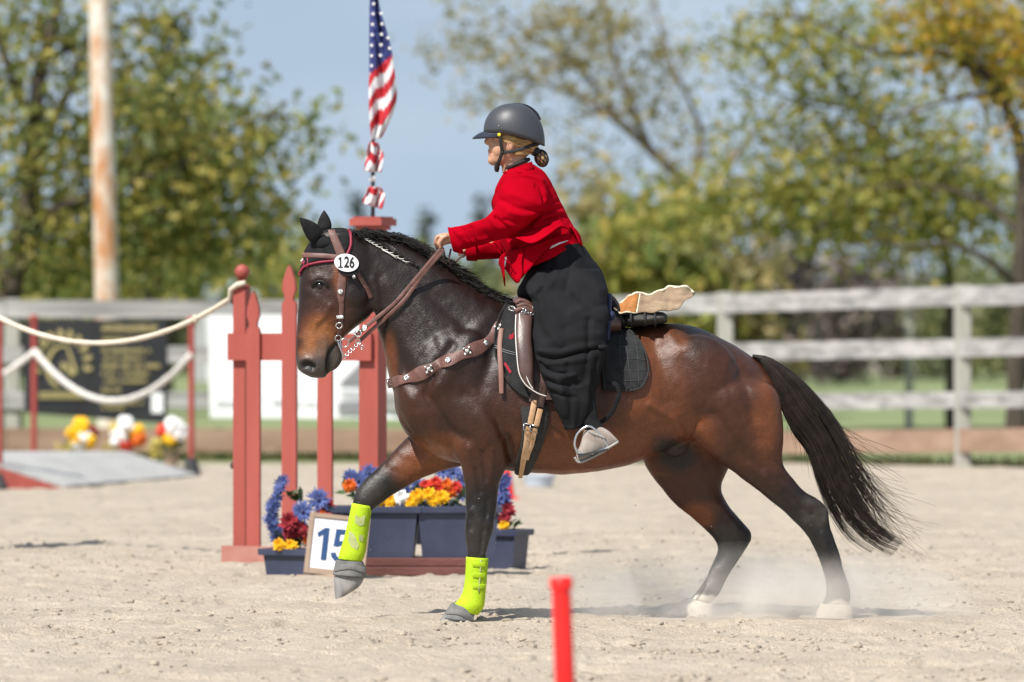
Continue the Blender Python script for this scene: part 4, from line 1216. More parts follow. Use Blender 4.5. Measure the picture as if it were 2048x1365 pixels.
# right hand tree with the leaning trunk
Yr1 = 40.0; gr = gy(Yr1) + 4
tree('broadleaf_tree', 2030, Yr1, [
    ([(2032, gr, 0), (2034, 700, 0), (2042, 560, 0), (2048, 400, 0), (2040, 290, 0), (2012, 215, 0), (1970, 150, 0), (1915, 90, 0), (1870, 10, 0), (1850, -100, 0)], .19, .05),
    ([(2042, 580, 0), (2000, 540, -.2), (1950, 505, -.3), (1890, 488, -.4), (1820, 492, -.4), (1740, 480, -.4)], .085, .02),
    ([(1975, 155, 0), (1880, 105, .3), (1780, 110, .4), (1700, 80, .4), (1620, 40, .4), (1500, 30, .4)], .07, .015),
    ([(2048, 420, 0), (2110, 250, .2), (2160, 60, .2)], .15, .05),
    ([(1990, 185, 0), (1900, 200, -.3), (1800, 230, -.4), (1680, 250, -.4)], .05, .012),
    ([(2045, 470, 0), (1960, 400, .4), (1840, 370, .5), (1700, 380, .5)], .06, .015)],
    [(1960, 40, 90, 60, 0, 1.0, 1.0), (1860, 40, 80, 50, .2, 1.0, .8), (2040, 120, 60, 110, .2, 1.0, 1.1), (2010, 250, 50, 50, .1, .8, .6), (1900, 130, 60, 34, .2, .6, .6)],
    LV_yellow, 'autumn yellow tree with a leaning dark trunk at the right edge', .070, 560, 9, clump=.34, cl=12)
# its greener lower boughs reach across: second tree close behind
Yr2 = 47.0
tree('broadleaf_tree', 1720, Yr2 + 2, [
    ([(1905, gy(Yr2), 2), (1900, 600, 2), (1880, 470, 1), (1800, 380, .5), (1700, 330, 0), (1600, 300, 0)], .15, .03),
    ([(1880, 470, 1), (1700, 480, .5), (1560, 450, 0), (1420, 460, 0)], .09, .02),
    ([(1800, 380, .5), (1720, 220, .5), (1640, 110, .5), (1580, 0, .5)], .10, .02),
    ([(1720, 220, .5), (1600, 200, .3), (1480, 160, .3)], .05, .012)],
    [(1560, 60, 90, 50, .4, 1, .55), (1480, 100, 70, 24, .3, .8, .7), (1680, 70, 90, 50, .4, 1, .6), (1780, 90, 70, 50, .5, 1, .5), (1620, 160, 90, 40, .3, 1, .5), (1740, 190, 80, 40, .4, 1, .5),
     (1560, 240, 60, 40, .2, .8, .5), (1480, 230, 36, 30, .2, .6, .5), (1680, 270, 90, 40, .2, 1, .55), (1830, 250, 80, 50, .5, 1, .5), (1600, 330, 90, 40, 0, 1, .7), (1760, 350, 110, 50, .3, 1.2, .95),
     (1900, 350, 100, 50, .8, 1.2, 1.0), (1990, 420, 70, 60, 1, 1, 1.0), (1640, 410, 120, 45, 0, 1.2, 1.1), (1800, 430, 120, 40, .3, 1.2, 1.1), (1520, 400, 90, 45, 0, 1.2, .95), (1850, 480, 90, 30, .5, 1, .8), (1690, 470, 100, 26, 0, 1, .8), (1400, 410, 90, 40, 0, 1.2, .8), (1330, 440, 60, 30, 0, 1, .7)],
    LV_mid, 'green and yellow tree spreading low boughs over the right hand fence', .075, 470, 10, clump=.42, cl=12)
# far thickets and trees that close the view
def thicket(px, top, w, Y, mt, label, seed, nm='broadleaf_tree', size=.16, per=40):
    bot = gy(Y); h = bot - top
    s_ = (CAMD + Y) / F
    tree(nm, px, Y, [([(px, bot + 2, 0), (px + 4, bot - h * .4, 0), (px - 3, bot - h * .75, 0)], .16, .04)],
         [(px, bot - h * .25, w, h * .28, 0, w * s_ * .6, 1.1), (px - w * .35, bot - h * .55, w * .55, h * .26, 0, w * s_ * .5, 1.1), (px + w * .35, bot - h * .5, w * .6, h * .3, 0, w * s_ * .5, 1.1), (px, bot - h * .75, w * .5, h * .24, 0, w * s_ * .4, 1.0)],
         mt, label, size, per * 2.2, seed, clump=.5, cl=20)
far = [(1180, 360, 120, 60, LV_dry, 'olive tree behind the rider back'), (1310, 350, 130, 58, LV_mid, 'grey green tree behind the rider, right of the skirt'), (1080, 520, 110, 130, LV_far, 'pale green shrubs between the horse neck and rider lap'),
       (960, 510, 100, 140, LV_far, 'pale green shrubs below the conifer in front of the jacket'), (860, 500, 110, 150, LV_far, 'grey green trees behind the horse crest'), (760, 500, 100, 145, LV_far, 'grey green trees behind the gate cap'),
       (1430, 380, 120, 60, LV_dry, 'pale green tree above the fence right of the tan hide'), (1560, 455, 95, 100, LV_brown, 'dark brown bare thicket beyond the fence, left part'), (1680, 470, 95, 108, LV_brown, 'dark brown bare thicket beyond the fence, right part'),
       (1790, 500, 80, 118, LV_brown, 'dark brown shrub behind the thin field post'), (1930, 500, 110, 115, LV_far, 'grey green tree between field post and right trunk'), (2060, 480, 100, 112, LV_far, 'grey green tree behind the right trunk'),
       (60, 540, 140, 120, LV_con, 'dark evergreen clump low behind the left fence'), (230, 550, 130, 125, LV_con, 'dark evergreen clump behind the rusty pole'), (400, 560, 110, 130, LV_far, 'green shrubs left of the gate behind the rope'),
       (-140, 480, 160, 118, LV_mid, 'green tree beyond the left edge of the fence'), (2220, 470, 140, 118, LV_mid, 'green tree beyond the right edge of the fence')]
for i, (px, top, w, Y, mt, lab) in enumerate(far):
    thicket(px, top, w, Y, mt, lab, 50 + i)
# small shed with a pale blue roof, half hidden at left
Ys = 108.0
sx0 = P(375, 0, Ys).x; sx1 = P(520, 0, Ys).x; ze = P(0, 596, Ys).z; zr = P(0, 552, Ys).z
shed = empty('shed', ((sx0 + sx1) / 2, Ys, 0), 'small shed with a pale blue metal roof beyond the fence', 'shed')
mb = MB(); mb.box((sx0 + .1, Ys, 0), (sx1 - .1, Ys + 2, ze)); mb.build('wall', mat('shed_wall', (.35, .36, .36), (.42, .42, .42), 3, .8), shed)
mb = MB(); mb.prism([(sx0, ze), (sx1, ze), (sx1 - .3, zr), (sx0 + .3, zr)], Ys - .2, Ys + 2.2); mb.build('roof', mat('shed_roof', (.40, .50, .62), (.46, .56, .68), 3, .4), shed)
mb = MB(); mb.box((sx0 + .5, Ys - .01, 0), (sx0 + 1.0, Ys + .01, ze - .05)); mb.build('door', M['white_paint'], shed)

# ================================================================== HORSE
def HY(px):
    return 0.13 * (px - 1100) / 400.0

horse = empty('horse', (0.15, HY(1084), 0.0), 'dark bay horse cantering left with its rider, near foreleg planted in the sand', 'horse')

hb = MB()
# trunk, chest to buttock (top outline, bottom outline)
loft(hb, [
    (786, 768, 790, 822, 0, .06, 0),
    (796, 722, 806, 858, 0, .15, 0),
    (825, 690, 835, 892, 0, .20, .05),
    (880, 650, 885, 918, 0, .235, .10),
    (945, 608, 955, 934, 0, .255, .18),
    (1005, 600, 1015, 942, 0, .275, .22),
    (1070, 628, 1072, 947, 0, .300, .12),
    (1130, 650, 1135, 950, 0, .312, .05),
    (1200, 660, 1206, 942, 0, .315, .0),
    (1262, 655, 1268, 928, 0, .305, .0),
    (1325, 647, 1325, 905, 0, .290, .0),
    (1385, 652, 1380, 880, 0, .285, .08),
    (1440, 675, 1430, 900, 0, .275, .10),
    (1490, 704, 1488, 925, 0, .255, .10),
    (1530, 738, 1530, 925, 0, .20, .05),
    (1556, 790, 1556, 890, 0, .12, 0)], HY, 4, 36)
# neck
loft(hb, [
    (668, 476, 735, 585, 0, .080, .05),
    (702, 464, 750, 612, 0, .082, .10),
    (745, 466, 753, 650, 0, .088, .22),
    (795, 478, 764, 688, 0, .102, .28),
    (845, 506, 771, 718, 0, .122, .30),
    (893, 532, 778, 752, 0, .148, .30),
    (938, 568, 788, 790, 0, .180, .30),
    (985, 596, 810, 830, 0, .215, .30),
    (1030, 622, 865, 870, 0, .225, .25)], HY, 4, 32)
# head
loft(hb, [
    (640, 462, 712, 468, 0, .060, 0),
    (616, 492, 742, 500, 0, .082, 0),
    (604, 530, 755, 545, 0, .100, -.05),
    (598, 575, 756, 590, 0, .106, -.10),
    (596, 615, 742, 630, 0, .098, -.05),
    (594, 648, 712, 655, 0, .082, 0),
    (592, 675, 690, 674, 0, .066, .05),
    (591, 700, 676, 692, 0, .058, .05),
    (592, 724, 668, 718, 0, .064, 0),
    (598, 742, 660, 742, 0, .056, 0),
    (622, 756, 650, 757, 0, .030, 0)], HY, 4, 30, expo=2.2)
loft(hb, [
    (655, 680, 684, 678, 0, .042, 0),
    (661, 700, 684, 702, 0, .046, 0),
    (660, 718, 686, 717, 0, .046, 0),
    (659, 733, 679, 732, 0, .038, 0),
    (660, 743, 668, 742, 0, .020, 0)], HY, 4, 24)
# cheek
ellip(hb, 705, 590, 44, 50, HY(700), .116)
# near foreleg (planted)
loft(hb, [
    (838, 740, 1000, 720, -.13, .10, 0),
    (850, 800, 1020, 800, -.145, .125, 0),
    (878, 855, 1030, 865, -.15, .12, 0),
    (905, 900, 1026, 905, -.15, .10, 0),
    (921, 932, 1014, 935, -.15, .083, 0),
    (928, 966, 1000, 965, -.15, .068, 0),
    (931, 998, 996, 993, -.15, .057, 0),
    (930, 1030, 992, 1032, -.15, .053, 0),
    (929, 1055, 987, 1058, -.15, .050, 0),
    (931, 1085, 978, 1090, -.15, .040, 0),
    (934, 1112, 973, 1116, -.15, .036, 0),
    (932, 1150, 969, 1155, -.15, .034, 0),
    (928, 1180, 964, 1192, -.15, .036, 0),
    (918, 1206, 952, 1222, -.15, .034, 0),
    (910, 1222, 940, 1236, -.15, .038, 0)], HY, 4, 24)
# far foreleg (lifted)
loft(hb, [
    (840, 800, 985, 860, .13, .10, 0),
    (828, 858, 940, 925, .14, .095, 0),
    (808, 880, 900, 938, .15, .080, 0),
    (782, 908, 858, 952, .15, .066, 0),
    (752, 938, 815, 974, .15, .055, 0),
    (728, 960, 782, 994, .15, .052, 0),
    (711, 984, 760, 1010, .15, .050, 0),
    (704, 1010, 745, 1022, .15, .042, 0),
    (700, 1040, 736, 1046, .15, .034, 0),
    (692, 1080, 728, 1084, .15, .032, 0),
    (684, 1112, 726, 1114, .15, .037, 0),
    (676, 1130, 722, 1136, .15, .035, 0),
    (672, 1148, 722, 1152, .15, .038, 0)], HY, 4, 24)
# near hind leg
loft(hb, [
    (1340, 742, 1490, 748, -.10, .08, 0),
    (1338, 780, 1552, 780, -.15, .135, 0),
    (1356, 828, 1566, 840, -.155, .132, 0),
    (1382, 874, 1568, 886, -.155, .112, 0),
    (1440, 925, 1566, 926, -.15, .088, 0),
    (1484, 958, 1584, 955, -.15, .072, 0),
    (1530, 994, 1612, 984, -.15, .058, 0),
    (1567, 1023, 1642, 1003, -.15, .050, 0),
    (1596, 1052, 1657, 1022, -.15, .046, 0),
    (1617, 1077, 1661, 1054, -.15, .042, 0),
    (1632, 1106, 1676, 1096, -.15, .034, 0),
    (1646, 1146, 1688, 1142, -.15, .032, 0),
    (1651, 1172, 1698, 1170, -.15, .038, 0),
    (1650, 1192, 1703, 1196, -.15, .036, 0),
    (1642, 1210, 1700, 1214, -.15, .042, 0)], HY, 4, 24)
# far hind leg
loft(hb, [
    (1285, 830, 1480, 830, .14, .12, 0),
    (1280, 885, 1475, 900, .15, .115, 0),
    (1290, 932, 1455, 943, .15, .10, 0),
    (1325, 980, 1444, 972, .15, .078, 0),
    (1350, 1010, 1450, 998, .15, .066, 0),
    (1385, 1038, 1475, 1033, .15, .056, 0),
    (1412, 1062, 1500, 1060, .15, .050, 0),
    (1432, 1085, 1505, 1078, .15, .046, 0),
    (1434, 1104, 1491, 1100, .15, .040, 0),
    (1418, 1140, 1468, 1136, .15, .034, 0),
    (1404, 1168, 1450, 1166, .15, .036, 0),
    (1390, 1188, 1440, 1186, .15, .040, 0),
    (1372, 1200, 1424, 1208, .15, .040, 0)], HY, 4, 24)
# shoulder, elbow and stifle masses, sheath
ellip(hb, 905, 760, 95, 105, HY(905) - .16, .10, 0.4)
ellip(hb, 905, 760, 95, 105, HY(905) + .16, .10, 0.4)
ellip(hb, 842, 822, 48, 52, HY(842) - .09, .10)
ellip(hb, 842, 822, 48, 52, HY(842) + .09, .10)
ellip(hb, 1395, 760, 85, 90, HY(1395) - .17, .115)
ellip(hb, 1395, 760, 85, 90, HY(1395) + .17, .115)
ellip(hb, 1352, 890, 30, 24, HY(1350), .05, -0.6)
hv, hf = remesh(hb, 0.0085, 7, 0.5)

# muscle and feature modelling on both sides: (points px, sigma px, mm)
body_strokes = [
    # head
    ([(625, 560), (640, 555), (655, 560)], 9, 7),                 # brow
    ([(622, 572), (640, 586), (655, 580)], 8, -4),                # below the eye
    ([(639, 571)], 9, -7),
    ([(660, 612), (648, 634), (636, 645)], 6, 6),                 # facial crest
    ([(650, 648), (640, 660)], 12, -5),
    ([(610, 600), (604, 660)], 12, -6),                           # nasal plane
    ([(625, 655), (650, 670)], 16, -4),
    ([(690, 545), (700, 640)], 26, 6),                            # cheek
    ([(745, 560), (752, 590), (742, 622)], 7, 5),                 # jaw rim
    ([(760, 555), (766, 600), (762, 645)], 9, -9),                # throat groove
    ([(604, 722), (614, 718), (628, 724), (632, 736)], 5, 8),     # nostril wing
    ([(606, 742), (618, 748), (628, 744)], 4, 4),
    ([(612, 731), (620, 732), (626, 735)], 6.5, -20),             # nostril
    ([(673, 688), (664, 698), (657, 715), (655, 735), (655, 752)], 3.2, -10),   # mouth
    ([(646, 715), (648, 740)], 8, 3),
    # neck
    ([(770, 560), (850, 640), (900, 720)], 26, 7),
    ([(760, 640), (800, 720), (820, 770)], 16, -6),               # jugular groove
    ([(800, 500), (880, 560), (950, 610)], 18, 5),
    ([(860, 590), (930, 650)], 14, -5),
    ([(820, 610), (860, 670), (880, 730)], 9, -4),
    # shoulder and chest
    ([(985, 625), (930, 700), (880, 770)], 16, 7),                # spine of shoulder blade
    ([(1000, 660), (975, 740), (960, 790)], 14, -5),
    ([(905, 690), (870, 740), (850, 790)], 9, -7),
    ([(860, 800), (900, 860), (935, 880)], 10, -8),
    ([(930, 790), (985, 830), (1005, 870)], 12, -6),
    ([(960, 800), (985, 870)], 20, 7),                            # triceps
    ([(820, 790), (850, 850), (890, 890)], 14, 6),
    ([(795, 830), (830, 880), (880, 905)], 7, -6),
    ([(1016, 880), (1022, 925)], 9, -9),                          # behind elbow
    ([(938, 900), (945, 960), (952, 1000)], 8, 4),                # forearm muscles
    ([(965, 905), (972, 960)], 5, -5),
    ([(985, 900), (984, 960)], 6, 4),
    ([(975, 1000), (972, 1035)], 5, -4),
    ([(945, 1020), (958, 1040)], 9, 4),
    ([(938, 1024), (936, 1048)], 6, 4), ([(978, 1036), (982, 1052)], 5, 4), ([(966, 1060), (962, 1105)], 4, -4), ([(972, 1070), (968, 1110)], 4, 3), ([(942, 1066), (946, 1105)], 6, 3), ([(952, 940), (960, 985)], 4, -4),
    # barrel and flank
    ([(1310, 690), (1330, 760), (1340, 800)], 20, -12),           # flank hollow
    ([(1180, 800), (1270, 830), (1330, 850)], 30, 4),
    ([(1300, 810), (1345, 840), (1365, 868)], 8, 6),              # flank fold
    ([(1330, 860), (1300, 905)], 12, -5),
    # haunch
    ([(1340, 665), (1360, 700)], 16, 7),                          # point of hip
    ([(1380, 700), (1440, 790), (1470, 870)], 22, 6),
    ([(1470, 730), (1500, 800), (1515, 880)], 11, -6),            # between the hamstrings
    ([(1535, 770), (1550, 840), (1545, 900)], 14, 6),
    ([(1400, 860), (1440, 905)], 14, 6),
    ([(1430, 830), (1480, 900), (1520, 940)], 12, -5),
    ([(1500, 930), (1560, 980)], 7, 4),
    ([(1560, 955), (1610, 985)], 6, -5),
    ([(1592, 1010), (1640, 1008)], 8, 3),
    ([(1625, 1030), (1640, 1060)], 6, -5), ([(1652, 1020), (1650, 1045)], 5, 4), ([(1610, 1045), (1625, 1070)], 6, 4), ([(1662, 1090), (1676, 1150)], 4, -4), ([(1650, 1090), (1664, 1150)], 6, 3), ([(1540, 960), (1590, 1005), (1620, 1030)], 5, -4),
]
hn = normals_np(hv, hf)
hv = sculpt(hv, hf, [(a, b, c, -9, 9) for a, b, c in body_strokes[:16]])
for st in body_strokes[16:]:
    px_ = np.mean([p[0] for p in st[0]])
    hv = sculpt(hv, hf, [(st[0], st[1], st[2] * 1.8, -9, HY(px_) + .02)])
    hv = sculpt(hv, hf, [(st[0], st[1], st[2] * 1.8, HY(px_) + .16, 9)])
# far legs, seen from inside
for st in [([(800, 905), (850, 925)], 10, 5), ([(770, 935), (830, 960)], 6, -4), ([(1385, 1000), (1400, 1040)], 16, -4), ([(1440, 1010), (1475, 1060)], 9, 5), ([(1465, 1080), (1440, 1130)], 6, -4)]:
    hv = sculpt(hv, hf, [(st[0], st[1], st[2], HY(st[0][0][0]) + .03, 9)])
# fine unevenness of the hide: veins and small ripples
px_, py_ = to_px(hv)
hn = normals_np(hv, hf)
rip = vnoise2(px_ / 34 + py_ / 50, py_ / 30 - px_ / 60, 3) + 0.5 * vnoise2(px_ / 13, py_ / 17, 4)
hv = hv + hn * ((rip - 0.75) * 0.0040 * ((px_ > 770) | (py_ < 620)))[:, None]
for st in [([(655, 600), (640, 625), (628, 660)], 2.2, 2.2), ([(668, 640), (652, 652), (645, 675)], 2.2, 2), ([(1060, 860), (1130, 880), (1220, 876), (1290, 850)], 2.5, 2.2), ([(1380, 980), (1410, 1040)], 2.5, 2)]:
    hv = sculpt(hv, hf, [(st[0], st[1], st[2], -9, 9)])

# coat colours (bay with dark points), shade painted into creases and hollows
px_, py_ = to_px(hv)
C_dark = np.array((0.0130, 0.0066, 0.0050)); C_brown = np.array((0.058, 0.0180, 0.0078)); C_red = np.array((0.165, 0.050, 0.0155))
C_tan = np.array((0.30, 0.115, 0.040)); C_black = np.array((0.0105, 0.0090, 0.0085)); C_grey = np.array((0.070, 0.058, 0.050)); C_dust = np.array((0.115, 0.095, 0.078)); C_white = np.array((0.60, 0.54, 0.46))
cc = np.tile(C_dark, (len(hv), 1))
wob = (vnoise2(px_ / 40, py_ / 40, 8) - 0.5) * 36 + (vnoise2(px_ / 12, py_ / 12, 9) - 0.5) * 12
def blob(c, cx, cy, rx, ry, amt=1.0, ang=0.0, soft=0.95):
    global cc
    dx = px_ - cx; dy = py_ - cy
    ca, sa = math.cos(ang), math.sin(ang)
    u = (dx * ca + dy * sa) / rx; w = (-dx * sa + dy * ca) / ry
    d = np.hypot(u, w) + wob / max(rx, ry) * 0.7
    t = np.clip((1 + soft / 2 - d) / soft, 0, 1); t = t * t * (3 - 2 * t) * amt
    cc = cc * (1 - t[:, None]) + np.asarray(c) * t[:, None]
blob(C_brown, 1230, 850, 260, 130, .9)
blob(C_brown, 1460, 820, 150, 190, .85)
blob(C_brown, 900, 850, 130, 120, .45)
blob(C_brown, 820, 830, 60, 80, .55)
blob(C_dark, 1380, 650, 150, 50, .6)
blob(C_red, 1300, 780, 70, 110, .75)
blob(C_red, 1180, 905, 160, 50, .8)
blob(C_red, 1380, 870, 60, 40, .8, 0.6)
blob(C_red, 1540, 840, 38, 80, .65)
blob(C_red, 1330, 690, 45, 30, .4)
blob(C_red, 850, 925, 75, 42, 1.0, -0.4)
blob(C_tan, 870, 915, 38, 18, .35, -0.3)
blob(C_brown, 1380, 990, 90, 70, .8)
blob(C_red, 1400, 1030, 34, 30, .9)
blob(C_brown, 965, 930, 60, 50, .5)
blob(C_tan, 1180, 948, 120, 9, .5)
blob(C_brown, 640, 560, 40, 40, .4)
blob(C_red, 680, 552, 14, 28, .9)
blob(C_brown, 655, 650, 62, 56, .8)
blob(C_red, 640, 672, 50, 40, .85)
blob(C_tan, 635, 682, 34, 34, .75)
blob(C_red, 778, 740, 16, 60, .6)
blob(C_grey, 620, 742, 42, 26, .75)
blob(C_grey, 650, 720, 24, 40, .7)
blob(C_grey, 672, 722, 18, 34, .9)
blob(C_black, 656, 720, 5, 36, .6)
blob(C_black, 640, 572, 16, 9, .8)
blob(C_black, 618, 732, 12, 8, .9)
# legs: black points with sand dust
leg = lambda cx, cy, rx, ry, a=1.0, g=0.0: blob(C_black, cx, cy, rx, ry, a, g)
leg(960, 1080, 46, 110); leg(745, 1000, 66, 46, 1.0, -0.9); leg(705, 1090, 40, 90)
leg(1650, 1090, 60, 100); leg(1590, 1010, 40, 40, .6); leg(1470, 1090, 60, 40, .9); leg(1430, 1150, 46, 50)
leg(1350, 905, 42, 32, .95)  # dark sheath, with the shade there put into its colour
blob(C_dust, 1672, 1165, 34, 40, .4); blob(C_dust, 1415, 1165, 34, 36, .4); blob(C_dust, 1635, 1020, 28, 30, .22); blob(C_dust, 1455, 1070, 30, 24, .18)
blob(C_dust, 735, 985, 30, 26, .18); blob(C_dust, 955, 1080, 22, 40, .16)
blob(C_white, 1675, 1215, 34, 15, 1.0, 0, .5); blob(C_white, 1395, 1205, 40, 15, 1.0, 0, .5)
def cline(c, pts, sig, amt):
    global cc
    t = np.exp(-(seg_dist(px_, py_, crom(pts, 6)) / sig) ** 2) * amt
    cc = cc * (1 - t[:, None]) + np.asarray(c) * t[:, None]
cline(C_black * .5, [(673, 689), (664, 698), (657, 715), (655, 735), (655, 752)], 4.2, 1.0)  # mouth crease drawn dark in colour to stand for its shade
cline(C_black * .6, [(608, 733), (616, 728), (626, 733), (622, 738), (612, 736)], 5.0, .95)
cline(C_black, [(628, 566), (640, 562), (652, 568)], 4.0, .7)
cline(C_dark, [(1020, 880), (1026, 930)], 9, .6)  # shade behind the elbow painted into the coat
cline(C_dark, [(870, 790), (905, 860), (935, 882)], 6, .35)  # chest crease darkened, its shade put into the colour
cline(C_dark, [(1330, 700), (1340, 760), (1345, 810)], 22, .35)  # painted shade in the flank hollow
cline(C_dark, [(770, 560), (768, 620), (762, 650)], 12, .6)  # throat groove shade painted in
fine = 0.86 + 0.28 * vnoise2(px_ / 5, py_ / 7, 12)
cc = cc * fine[:, None]

m, nt, b = new_mat('horse_coat')
at = nt.nodes.new('ShaderNodeAttribute'); at.attribute_name = 'Col'
tcn = nt.nodes.new('ShaderNodeTexCoord')
mpn = nt.nodes.new('ShaderNodeMapping'); mpn.inputs['Scale'].default_value = (90, 90, 260); mpn.inputs['Rotation'].default_value = (0, 0.5, 0)
n1 = nt.nodes.new('ShaderNodeTexNoise'); n1.inputs['Scale'].default_value = 1.0; n1.inputs['Detail'].default_value = 5
mr = nt.nodes.new('ShaderNodeMapRange'); mr.inputs['To Min'].default_value = 0.55; mr.inputs['To Max'].default_value = 1.45
mxn = nt.nodes.new('ShaderNodeMixRGB'); mxn.blend_type = 'MULTIPLY'; mxn.inputs['Fac'].default_value = 1.0
nt.links.new(tcn.outputs['Object'], mpn.inputs['Vector']); nt.links.new(mpn.outputs['Vector'], n1.inputs['Vector'])
nt.links.new(n1.outputs['Fac'], mr.inputs['Value']); nt.links.new(at.outputs['Color'], mxn.inputs['Color1']); nt.links.new(mr.outputs['Result'], mxn.inputs['Color2'])
nt.links.new(mxn.outputs['Color'], b.inputs['Base Color'])
n2 = nt.nodes.new('ShaderNodeTexNoise'); n2.inputs['Scale'].default_value = 26; n2.inputs['Detail'].default_value = 6
mr2 = nt.nodes.new('ShaderNodeMapRange'); mr2.inputs['To Min'].default_value = 0.30; mr2.inputs['To Max'].default_value = 0.50
nt.links.new(tcn.outputs['Object'], n2.inputs['Vector']); nt.links.new(n2.outputs['Fac'], mr2.inputs['Value']); nt.links.new(mr2.outputs['Result'], b.inputs['Roughness'])
bp = nt.nodes.new('ShaderNodeBump'); bp.inputs['Strength'].default_value = 0.55; bp.inputs['Distance'].default_value = 0.004
nt.links.new(n1.outputs['Fac'], bp.inputs['Height'])
bp2 = nt.nodes.new('ShaderNodeBump'); bp2.inputs['Strength'].default_value = 0.28; bp2.inputs['Distance'].default_value = 0.01
nt.links.new(n2.outputs['Fac'], bp2.inputs['Height']); nt.links.new(bp.outputs['Normal'], bp2.inputs['Normal']); nt.links.new(bp2.outputs['Normal'], b.inputs['Normal'])
b.inputs['Specular IOR Level'].default_value = 0.42
M['horse_coat'] = m
body = from_np('body', hv, hf, M['horse_coat'], horse, True, cc)
HB = BVHTree.FromPolygons([tuple(p) for p in hv], [tuple(q) for q in hf])
CAMP = Vector((0, -CAMD, CAMH))

def on(px, py, off=0.004, bvh=None, far=False):
    """point on the horse's near surface under a pixel, with its normal"""
    d = (P(px, py, 0) - CAMP).normalized()
    h = (bvh or HB).ray_cast(CAMP, d)
    if h[0] is None:
        p = P(px, py, HY(px)); n = Vector((0, -1, 0))
    else:
        p, n = h[0], h[1]
    if n.dot(d) > 0: n = -n
    if far:
        o = Vector((p.x, p.y + 3, p.z))
        h = (bvh or HB).ray_cast(o, Vector((0, -1, 0)))
        if h[0] is not None:
            p, n = h[0], h[1]
            if n.y < 0: n = -n
        else:
            p = Vector((p.x, 2 * HY(px) - p.y, p.z)); n = Vector((n.x, -n.y, n.z))
    return p + n * off, n

def ribbon(mb, pts, nrm, width, thick=0.004, m=0):
    """leather strap: points, surface normals, width per point"""
    k = len(pts)
    w = width if hasattr(width, '__len__') else [width] * k
    vs = []; fs = []
    for i in range(k):
        t = (pts[min(i+1, k-1)] - pts[max(i-1, 0)]).normalized()
        n = (nrm[i] - t * nrm[i].dot(t)).normalized()
        s = t.cross(n)
        h = w[i] / 2; e = min(thick * 0.6, h * 0.4)
        for (a, b_) in ((-h, 0), (-h, thick * .6), (-h + e, thick), (h - e, thick), (h, thick * .6), (h, 0)):
            vs.append(pts[i] + s * a + n * b_)
    for i in range(k - 1):
        for j in range(6):
            j2 = (j + 1) % 6
            fs.append((i*6 + j, (i+1)*6 + j, (i+1)*6 + j2, i*6 + j2))
    fs.append(tuple(range(6))); fs.append(tuple((k-1)*6 + j for j in range(5, -1, -1)))
    mb.add(vs, fs, m)

def strap_on(mb, pxs, width_px, thick=0.004, off=0.001, step=6, bvh=None, far=False, m=0):
    """strap lying on the horse along image points"""
    wide = width_px if hasattr(width_px, '__len__') else [width_px] * len(pxs)
    rows = crom([(x, y, w) for (x, y), w in zip(pxs, wide)], step)
    pts = []; ns = []; ws = []
    for x, y, w in rows:
        p, n = on(x, y, off, bvh, far)
        pts.append(p); ns.append(n); ws.append(w / 400.0)
    # even out depth along the strap
    for _ in range(3):
        q = [p.copy() for p in pts]
        for i in range(1, len(pts) - 1):
            a = (q[i-1] + q[i+1]) / 2
            pts[i] = q[i].lerp(a, 0.4)
        q = [n.copy() for n in ns]
        for i in range(1, len(ns) - 1):
            ns[i] = (q[i-1] + q[i] * 2 + q[i+1]).normalized()
    ribbon(mb, pts, ns, ws, thick, m)
    return pts, ns

# eyes
for s in (-1, 1):
    e, n = on(639, 572, -0.009, far=(s > 0))
    mb = MB(); mb.sphere(e, 0.021, 16, 12)
    mb.build('eye', M['eye'], horse, True)
    mb = MB()
    up = []; nn = []
    for x, y in [(624, 574), (630, 565), (640, 562), (650, 566), (656, 575)]:
        p, q = on(x, y, 0.003, far=(s > 0)); up.append(p); nn.append(q)
    mb.tube([Vector(p) for p in crom([tuple(p) for p in up], 4)], 0.0055, 8)
    mb.build('eyelid', bpy.data.materials['horse_hair'], horse, True)

# hooves
def hoof(pts_px, yc, hd, mt, name='hoof'):
    mb = MB(); loft(mb, [(*r, yc, h, 0) for r, h in zip(pts_px, hd)], HY, 3, 20, expo=2.3)
    o = mb.build(name, mt, horse, True, 50)
    return o
hoof([(897, 1216, 944, 1230), (884, 1234, 944, 1240), (874, 1247, 944, 1250)], -.15, [.046, .053, .058], M['hoof'])
hoof([(669, 1146, 728, 1150), (668, 1162, 726, 1162), (669, 1182, 716, 1176), (671, 1199, 690, 1192)], .15, [.046, .05, .05, .036], M['hoof'])
hoof([(1642, 1208, 1702, 1210), (1634, 1222, 1706, 1224), (1630, 1236, 1706, 1238)], -.15, [.044, .052, .056], M['hoof_white'])
hoof([(1372, 1196, 1424, 1208), (1350, 1212, 1424, 1222), (1334, 1228, 1422, 1236)], .15, [.044, .052, .056], M['hoof_white'])

